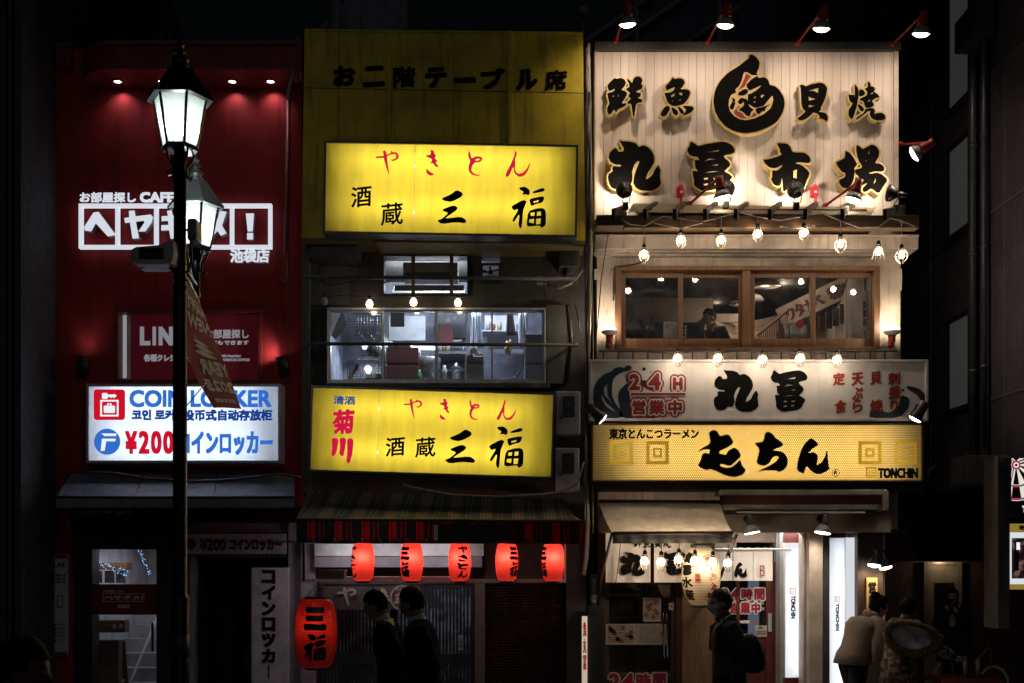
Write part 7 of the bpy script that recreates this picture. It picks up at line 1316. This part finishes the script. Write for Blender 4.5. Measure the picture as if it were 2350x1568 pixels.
    part(m, "hair", hair, bd, True)
    jm = MB(); rings = [(.93 - coat_len, -.01, .150, .205), (1.0, -.01, .145, .195), (1.08, -.005, .132, .178), (1.2, .0, .14, .185), (1.32, -.005 - roundb, .14, .195), (1.4, -.012 - roundb, .118, .185), (1.45, -.012, .09, .13), (1.49, .0, .066, .078)]; vs = []; NN = 24
    for z, f0, rf, rs in rings:
        bb = bulk if z < 1.42 else 1
        for q in range(NN):
            a = 2 * math.pi * q / NN; w = 1 + ((.03 * math.sin(3 * a + z * 9) + .022 * math.sin(7 * a - z * 23)) if z < 1.3 else 0); vs.append(J(f0 + rf * bb * math.cos(a) * w, rs * bb * math.sin(a) * w, z))
    jm.add(vs, [(i * NN + q, i * NN + (q + 1) % NN, (i + 1) * NN + (q + 1) % NN, (i + 1) * NN + q) for i in range(len(rings) - 1) for q in range(NN)] + [tuple(range(NN - 1, -1, -1))])
    for ch in TV:
        pts = [ch[0], ch[1], ch[1].lerp(ch[2], .5), ch[2] + (ch[2] - (ch[1] + ch[3]) / 2) * .06, ch[2].lerp(ch[3], .5), ch[3]]; jm.tube(pts, [q * (bulk if q > .05 else 1) * k for q in (.085, .083, .07, .062, .056, .047)], 14)
    jk = part(jm, "jacket", top, t, True); tm = MB(); tm.ball(J(0, 0, .93), 1, 16, (.15 * k, .175 * k, .14 * k)); [tm.tube([q[0] + U * .06 * k, q[0], q[0].lerp(q[1], .5), q[1], q[1].lerp(q[2], .5), q[2]], [a * k for a in (.118, .112, .092, .078, .068, .064)], 14) for q in PV]; part(tm, "trousers", bottom, t, True)
    m = MB(); nb = V[4]; m.lathe([(.075, -.02), (.07, .045), (.062, .05), (.06, .0)], nb + F * .012, 16, (V[5] - V[4]).normalized()); 
    SHIRT = M("white_shirt", (.4, .42, .45), .7)
    if tie:
        part(m, "collar", SHIRT, jk, True); c0 = J(.10, 0, 1.44); part(MB().add([J(.105, .055, 1.445), J(.105, -.055, 1.445), J(.165, 0, 1.17), J(.085, 0, 1.44)], [(0, 1, 2), (0, 2, 3), (1, 3, 2)]), "shirt", SHIRT, jk); part(MB().add([J(.12, .014, 1.43), J(.12, -.014, 1.43), J(.172, -.022, 1.24), J(.178, 0, 1.2), J(.172, .022, 1.24)], [(0, 1, 2, 3, 4)]), "tie", SUIT, jk)
    else: part(m, "collar", top, jk, True)
    m = MB()
    for sgn, i0 in ((1, 0), (-1, 1)): fo = stride * sgn; a = J(fo - .05, sgn * .09, .045, False); b_ = J(fo + .17, sgn * .1, .04, False); m.tube([a, a.lerp(b_, .5) + U * .01, b_], [.045, .05, .035], 10)
    part(m, "shoes", BLACK, t, True)
    if mask:
        MK = M("white_mask", (.5, .52, .56), .8); mk = [q for q in hf if (lambda f_, l_, u_: f_ > .35 and -.95 < u_ < -.02)(*[sum(dirs[i][a] for i in q) / 4 for a in range(3)])]
        mm = MB(); mm.add([hp(*d, .0) + (Fh * (.014 + .02 * max(0, d[0]) * math.exp(-((d[2] + .25) / .3) ** 2)) + Lh * d[1] * .006) * k for d in dirs], mk); part(mm, "face_mask", MK, bd, True)
        part(MB().tube([hp(.6, .8, -.2, .006), hp(.0, 1.0, .0, .01)], .003).tube([hp(.6, -.8, -.2, .006), hp(.0, -1.0, .0, .01)], .003), "mask_loop", MK, bd)
    return t, J, hands, (hc, Fh, Lh, Uh)
def at(q, Y): return PX(q, Y)
person("man in a dark suit looking down, walking behind the man with the white tie front", at(905, 10.0), 10.0, 180, 1.735, 9, 16, tie=True)
person("man in a dark suit with white shirt and tie, passing the lattice door", at(972, 9.45), 9.45, 180, 1.765, 4, 12, -18, tie=True)
NVY = M("navy_jacket", (.012, .015, .026), .75)
t, J, hd, hh = person("man in a dark jacket and white face mask walking past the cream lantern", at(1672, 10.6), 10.6, 180, 1.71, 3, 4, 10, top=NVY, bulk=1.05, hair=M("greying_hair", (.03, .026, .024), .6, bump=.5), mask=True, coat_len=.12)
m = MB(); m.ball((hh[0] + hh[1] * .097 + hh[2] * .04 + hh[3] * .015), .026, 12, (.25, 1, .9)); m.ball((hh[0] + hh[1] * .097 - hh[2] * .04 + hh[3] * .015), .026, 12, (.25, 1, .9)); m.tube([hh[0] + hh[1] * .08 + hh[2] * .075 + hh[3] * .015, hh[0] - hh[1] * .01 + hh[2] * .085 + hh[3] * .01], .003)
part(m, "glasses", GLASS("spectacle_glass", .12), t)
bp = T("backpack", "black rounded backpack on the masked man's back", "backpack", J(-.28, 0, .95)); m = MB(); m.add(*skin_mesh([J(-.15, 0, 1.34), J(-.19, 0, 1.2), J(-.22, 0, 1.06), J(-.2, 0, .95)], [(0, 1), (1, 2), (2, 3)], [(.07, .12), (.11, .15), (.125, .16), (.09, .14)])); part(m, "bag", M("black_nylon", (.01, .01, .012), .6), bp, True)
m = MB()
for s in (.13, -.13): m.tube([J(-.16, s, 1.38), J(-.02, s, 1.5), J(.11, s, 1.4), J(.13, s * 1.2, 1.2), J(-.1, s * 1.3, 1.02)], .018, 6)
part(m, "strap", M("strap_nylon", (.012, .012, .014), .6), bp, True)
FLE = M("beige_fleece", (.30, .235, .195), .95, var=.3, bump=.6, bscale=70)
t, J, hd, hh = person("woman in a beige fleece jacket bending forward with her hair in a bun", at(1958, 12.5), 12.5, 18, 1.66, 27, 2, -15, la=((.2, .27, 1.0), (.40, .14, .98)), ra=((.13, -.29, 1.0), (.34, -.24, .99)), top=FLE, bottom=M("black_trousers", (.012, .012, .016), .8), bun=True, hairlen=.2, coat_len=.02, bulk=1.22, stride=.1, female=True, roundb=.04)
part(MB().lathe([(.075, -.03), (.105, .03), (.085, .075), (.07, .05)], J(-.02, 0, 1.46), 18, (.4, .1, 1)), "turned_collar", FLE, t, True)
t2 = T("walking_cane", "thin pale cane under the bending woman's hand", "cane", (hd[1].x + .02, hd[1].y, 0)); part(MB().tube([hd[1] + Vector((.02, 0, .02)), (hd[1].x + .02, hd[1].y, 0)], .012, 8), "shaft", ALU, t2); part(MB().tube([hd[1] + Vector((-.05, 0, .03)), hd[1] + Vector((.08, 0, .03))], .015, 8), "handle", BLACK, t2)
m, tt, n, l = nt("floral_coat"); bb = n["Principled BSDF"]; bb.inputs["Roughness"].default_value = .9; v = n.new("ShaderNodeTexVoronoi"); v.inputs["Scale"].default_value = 22; tc = n.new("ShaderNodeTexCoord"); l.new(tc.outputs["Object"], v.inputs["Vector"]); r_ = n.new("ShaderNodeValToRGB"); r_.color_ramp.interpolation = 'CONSTANT'; e = r_.color_ramp.elements
for i, (p_, c_) in enumerate(((0, (.05, .04, .045)), (.35, (.22, .18, .18)), (.55, (.14, .03, .03)), (.72, (.09, .08, .06)), (.86, (.25, .2, .16)))):
    if i > 1: e.new(p_)
    e[i].position = p_; e[i].color = (*c_, 1)
sx_ = n.new("ShaderNodeSeparateColor"); l.new(v.outputs["Color"], sx_.inputs[0]); l.new(sx_.outputs[0], r_.inputs[0]); l.new(r_.outputs[0], bb.inputs["Base Color"]); FLO = m
hx = at(2062, 12.15)
t, J, hd, hh = person("woman in a floral coat with a big fur trimmed hood, reaching towards the bicycle", hx, 12.15, 20, 1.60, 10, 6, 20, la=((.34, .24, 1.2), (.58, .2, 1.12)), ra=((.36, -.2, 1.16), (.66, -.16, 1.04)), top=FLO, bottom=SUIT, hairlen=.15, coat_len=.3, bulk=1.2, stride=.06, female=True)
FUR = M("brown_fur", (.19, .135, .06), .95, var=.6, scale=30, bump=1, bscale=60); QUI = M("quilted_lining", (.85, .87, .95), .7, var=.6, scale=9, bump=1, bscale=14)
hq = P(2099, 1458, 11.72); loop = []
for i in range(40):
    a = 2 * math.pi * i / 40; x = .262 * math.cos(a); z = .19 * math.sin(a) * (1 if math.sin(a) < 0 else .6) - .05 * math.cos(a) * (1 if math.sin(a) > 0 else .35); loop.append(hq + Vector((x, .05 * abs(math.cos(a)) - .02 * math.sin(a), z)))
ce = hq + Vector((0, .14, -.01)); m = MB(); vs = []; rg = random.Random(2)
for j in range(7):
    t_ = j / 6
    for p in loop: q = p.lerp(ce, t_); q.y = p.y + (ce.y - p.y) * math.sin(t_ * math.pi / 2) - (.022 * math.sin(q.x * 38 + 1) * math.sin(q.z * 45 + t_ * 3)) * (1 if 0 < j < 6 else 0); vs.append(q)
m.add(vs, [(j * 40 + i, j * 40 + (i + 1) % 40, (j + 1) * 40 + (i + 1) % 40, (j + 1) * 40 + i) for j in range(6) for i in range(40)]); hdp = part(m, "hood", QUI, t, True)
m = MB(); m.tube(loop + [loop[0]], [.047 + rg.uniform(-.006, .006) - .022 * max(0, math.sin(2 * math.pi * i / 40)) for i in range(41)], 10, False)
for i in range(900):
    p = loop[rg.randrange(40)].lerp(loop[rg.randrange(40)], 0); k = rg.randrange(40); p = loop[k].lerp(loop[(k + 1) % 40], rg.random()); d = Vector((rg.gauss(0, 1), rg.gauss(-.4, .8), rg.gauss(0, 1))).normalized(); rad = .05 - .025 * max(0, math.sin(2 * math.pi * k / 40)); b0 = p + d * rad; b1 = b0 + (d + Vector((0, 0, -.3))) * .022; w_ = d.orthogonal().normalized() * .004; m.add([b0 - w_, b0 + w_, b1], [(0, 1, 2)])
part(m, "fur_trim", FUR, hdp)
m = MB(); m.add([p + Vector((0, .03, 0)) for p in loop] + [p.lerp(ce, .5) + Vector((0, .14, -.02)) for p in loop] + [ce + Vector((0, .2, -.05))], [(i, (i + 1) % 40, 40 + (i + 1) % 40, 40 + i) for i in range(40)] + [(40 + i, 40 + (i + 1) % 40, 80) for i in range(40)]); part(m, "hood_shell", FLO, hdp, True)
px_ = at(2186, 16.6)
t, J, hd, hh = person("woman with long black hair and white top looking into a phone by the service door", px_, 16.6, -112, 1.56, 0, 10, 0, la=((.16, .22, 1.16), (.24, .05, 1.40)), ra=((.18, -.22, 1.18), (.24, -.06, 1.43)), top=M("black_coat", (.008, .008, .009), .85), bottom=SUIT, hairlen=.6, coat_len=.35, bulk=1.2, stride=.03, female=True, skinm=M("pale_skin", (.5, .34, .27), .5, var=.1))
part(MB().add(*skin_mesh([J(.08, 0, 1.38), J(.11, 0, 1.22), J(.1, 0, 1.1)], [(0, 1), (1, 2)], [(.05, .09), (.07, .1), (.06, .09)])), "white_top", M("white_knit", (.42, .4, .38), .9), t, True)
pp = RJp = (hd[0] + hd[1]) / 2 + Vector((-.02, -.03, .04)); solo(MB().box(pp.x - .036, pp.x + .036, pp.y - .005, pp.y + .005, pp.z - .07, pp.z + .07), "phone", BLACK, "dark phone held up before the woman's face", "phone", bevel=.005)
person("man with short dark hair at the corner of the picture, walking along the kerb", at(3, 4.3), 4.3, 0, 1.83, 2, 6, 0, top=SUIT, z0=-.12, skinm=M("shaded_skin", (.10, .06, .04), .5))
person("diner with dark hair standing behind the second brown sash", PX(1646, 15.6), 15.6, 200, 1.58, 8, 6, top=SUIT, z0=3.78)
# ---------------------------------------------------------------- bicycle and rack
BK = T("bicycle", "small wheeled bicycle parked in the dark alley by the service door", "bicycle", (6.8, 16.9, 0)); fw, rw = Vector((6.93, 16.55, .235)), Vector((6.50, 17.2, .235)); dv = (fw - rw).normalized(); nv = dv.cross(Vector((0, 0, 1)))
TYR = M("grey_tyre", (.7, .66, .6), .7); OLV = M("olive_frame", (.12, .11, .04), .4)
for c in (fw, rw):
    w = part(MB().tube([c + (dv * math.cos(a) + Vector((0, 0, 1)) * math.sin(a)) * .215 for a in [i * math.pi / 16 for i in range(33)]], .017, 8, False), "wheel", TYR, BK, True)
    m = MB()
    for i in range(16): a = i * math.pi / 8; m.tube([c, c + (dv * math.cos(a) + Vector((0, 0, 1)) * math.sin(a)) * .21], .002, 4)
    m.tube([c - nv * .04, c + nv * .04], .016, 8); part(m, "spokes", ALU, w)
st_ = rw + dv * .22 + Vector((0, 0, .02)); se = rw + dv * .14 + Vector((0, 0, .5)); hb = fw - dv * .1 + Vector((0, 0, .62)); part(MB().tube([rw, st_, hb - Vector((0, 0, .15))], .018, 8).tube([st_, se], .016, 8).tube([fw, hb], .015, 8).tube([rw, se - Vector((0, 0, .12))], .01, 8), "frame", OLV, BK, True); part(MB().tube([hb - nv * .25 - dv * .08, hb - nv * .1, hb + nv * .1, hb + nv * .25 - dv * .08], .012, 8), "handlebar", DARK, BK, True); part(MB().ball(se + Vector((0, 0, .03)), .1, 10, (1, .8, .35)), "saddle", BLACK, BK, True); part(MB().tube([st_ - nv * .1 + dv * .1, st_ - nv * .04, st_ + nv * .04, st_ + nv * .1 - dv * .1], .012, 6), "crank", DARK, BK); part(MB().tube([fw + (dv * math.cos(a) + Vector((0, 0, 1)) * math.sin(a)) * .245 for a in [.3 + i * .2 for i in range(11)]], .014, 6), "mudguard", OLV, BK, True)
RK = T("cycle_rack", "low red platform with two grey posts in the alley", "rack", P(2230, 1600, 15.2)); part(MB().q(2160, 1558, 2300, 1572, 15.0, 15.6).q(2170, 1572, 2180, 1618, 15.1, 15.2).q(2280, 1572, 2290, 1618, 15.1, 15.2), "platform", M("dull_red_paint", (.16, .025, .03), .6), RK, bevel=.006)
for x in (2215, 2244): part(MB().tube([P(x, 1562, 15.2), P(x, 1505 if x < 2230 else 1512, 15.2)], .032, 12), "post", M("post_grey", (.22, .22, .23), .4, .4), RK, True)
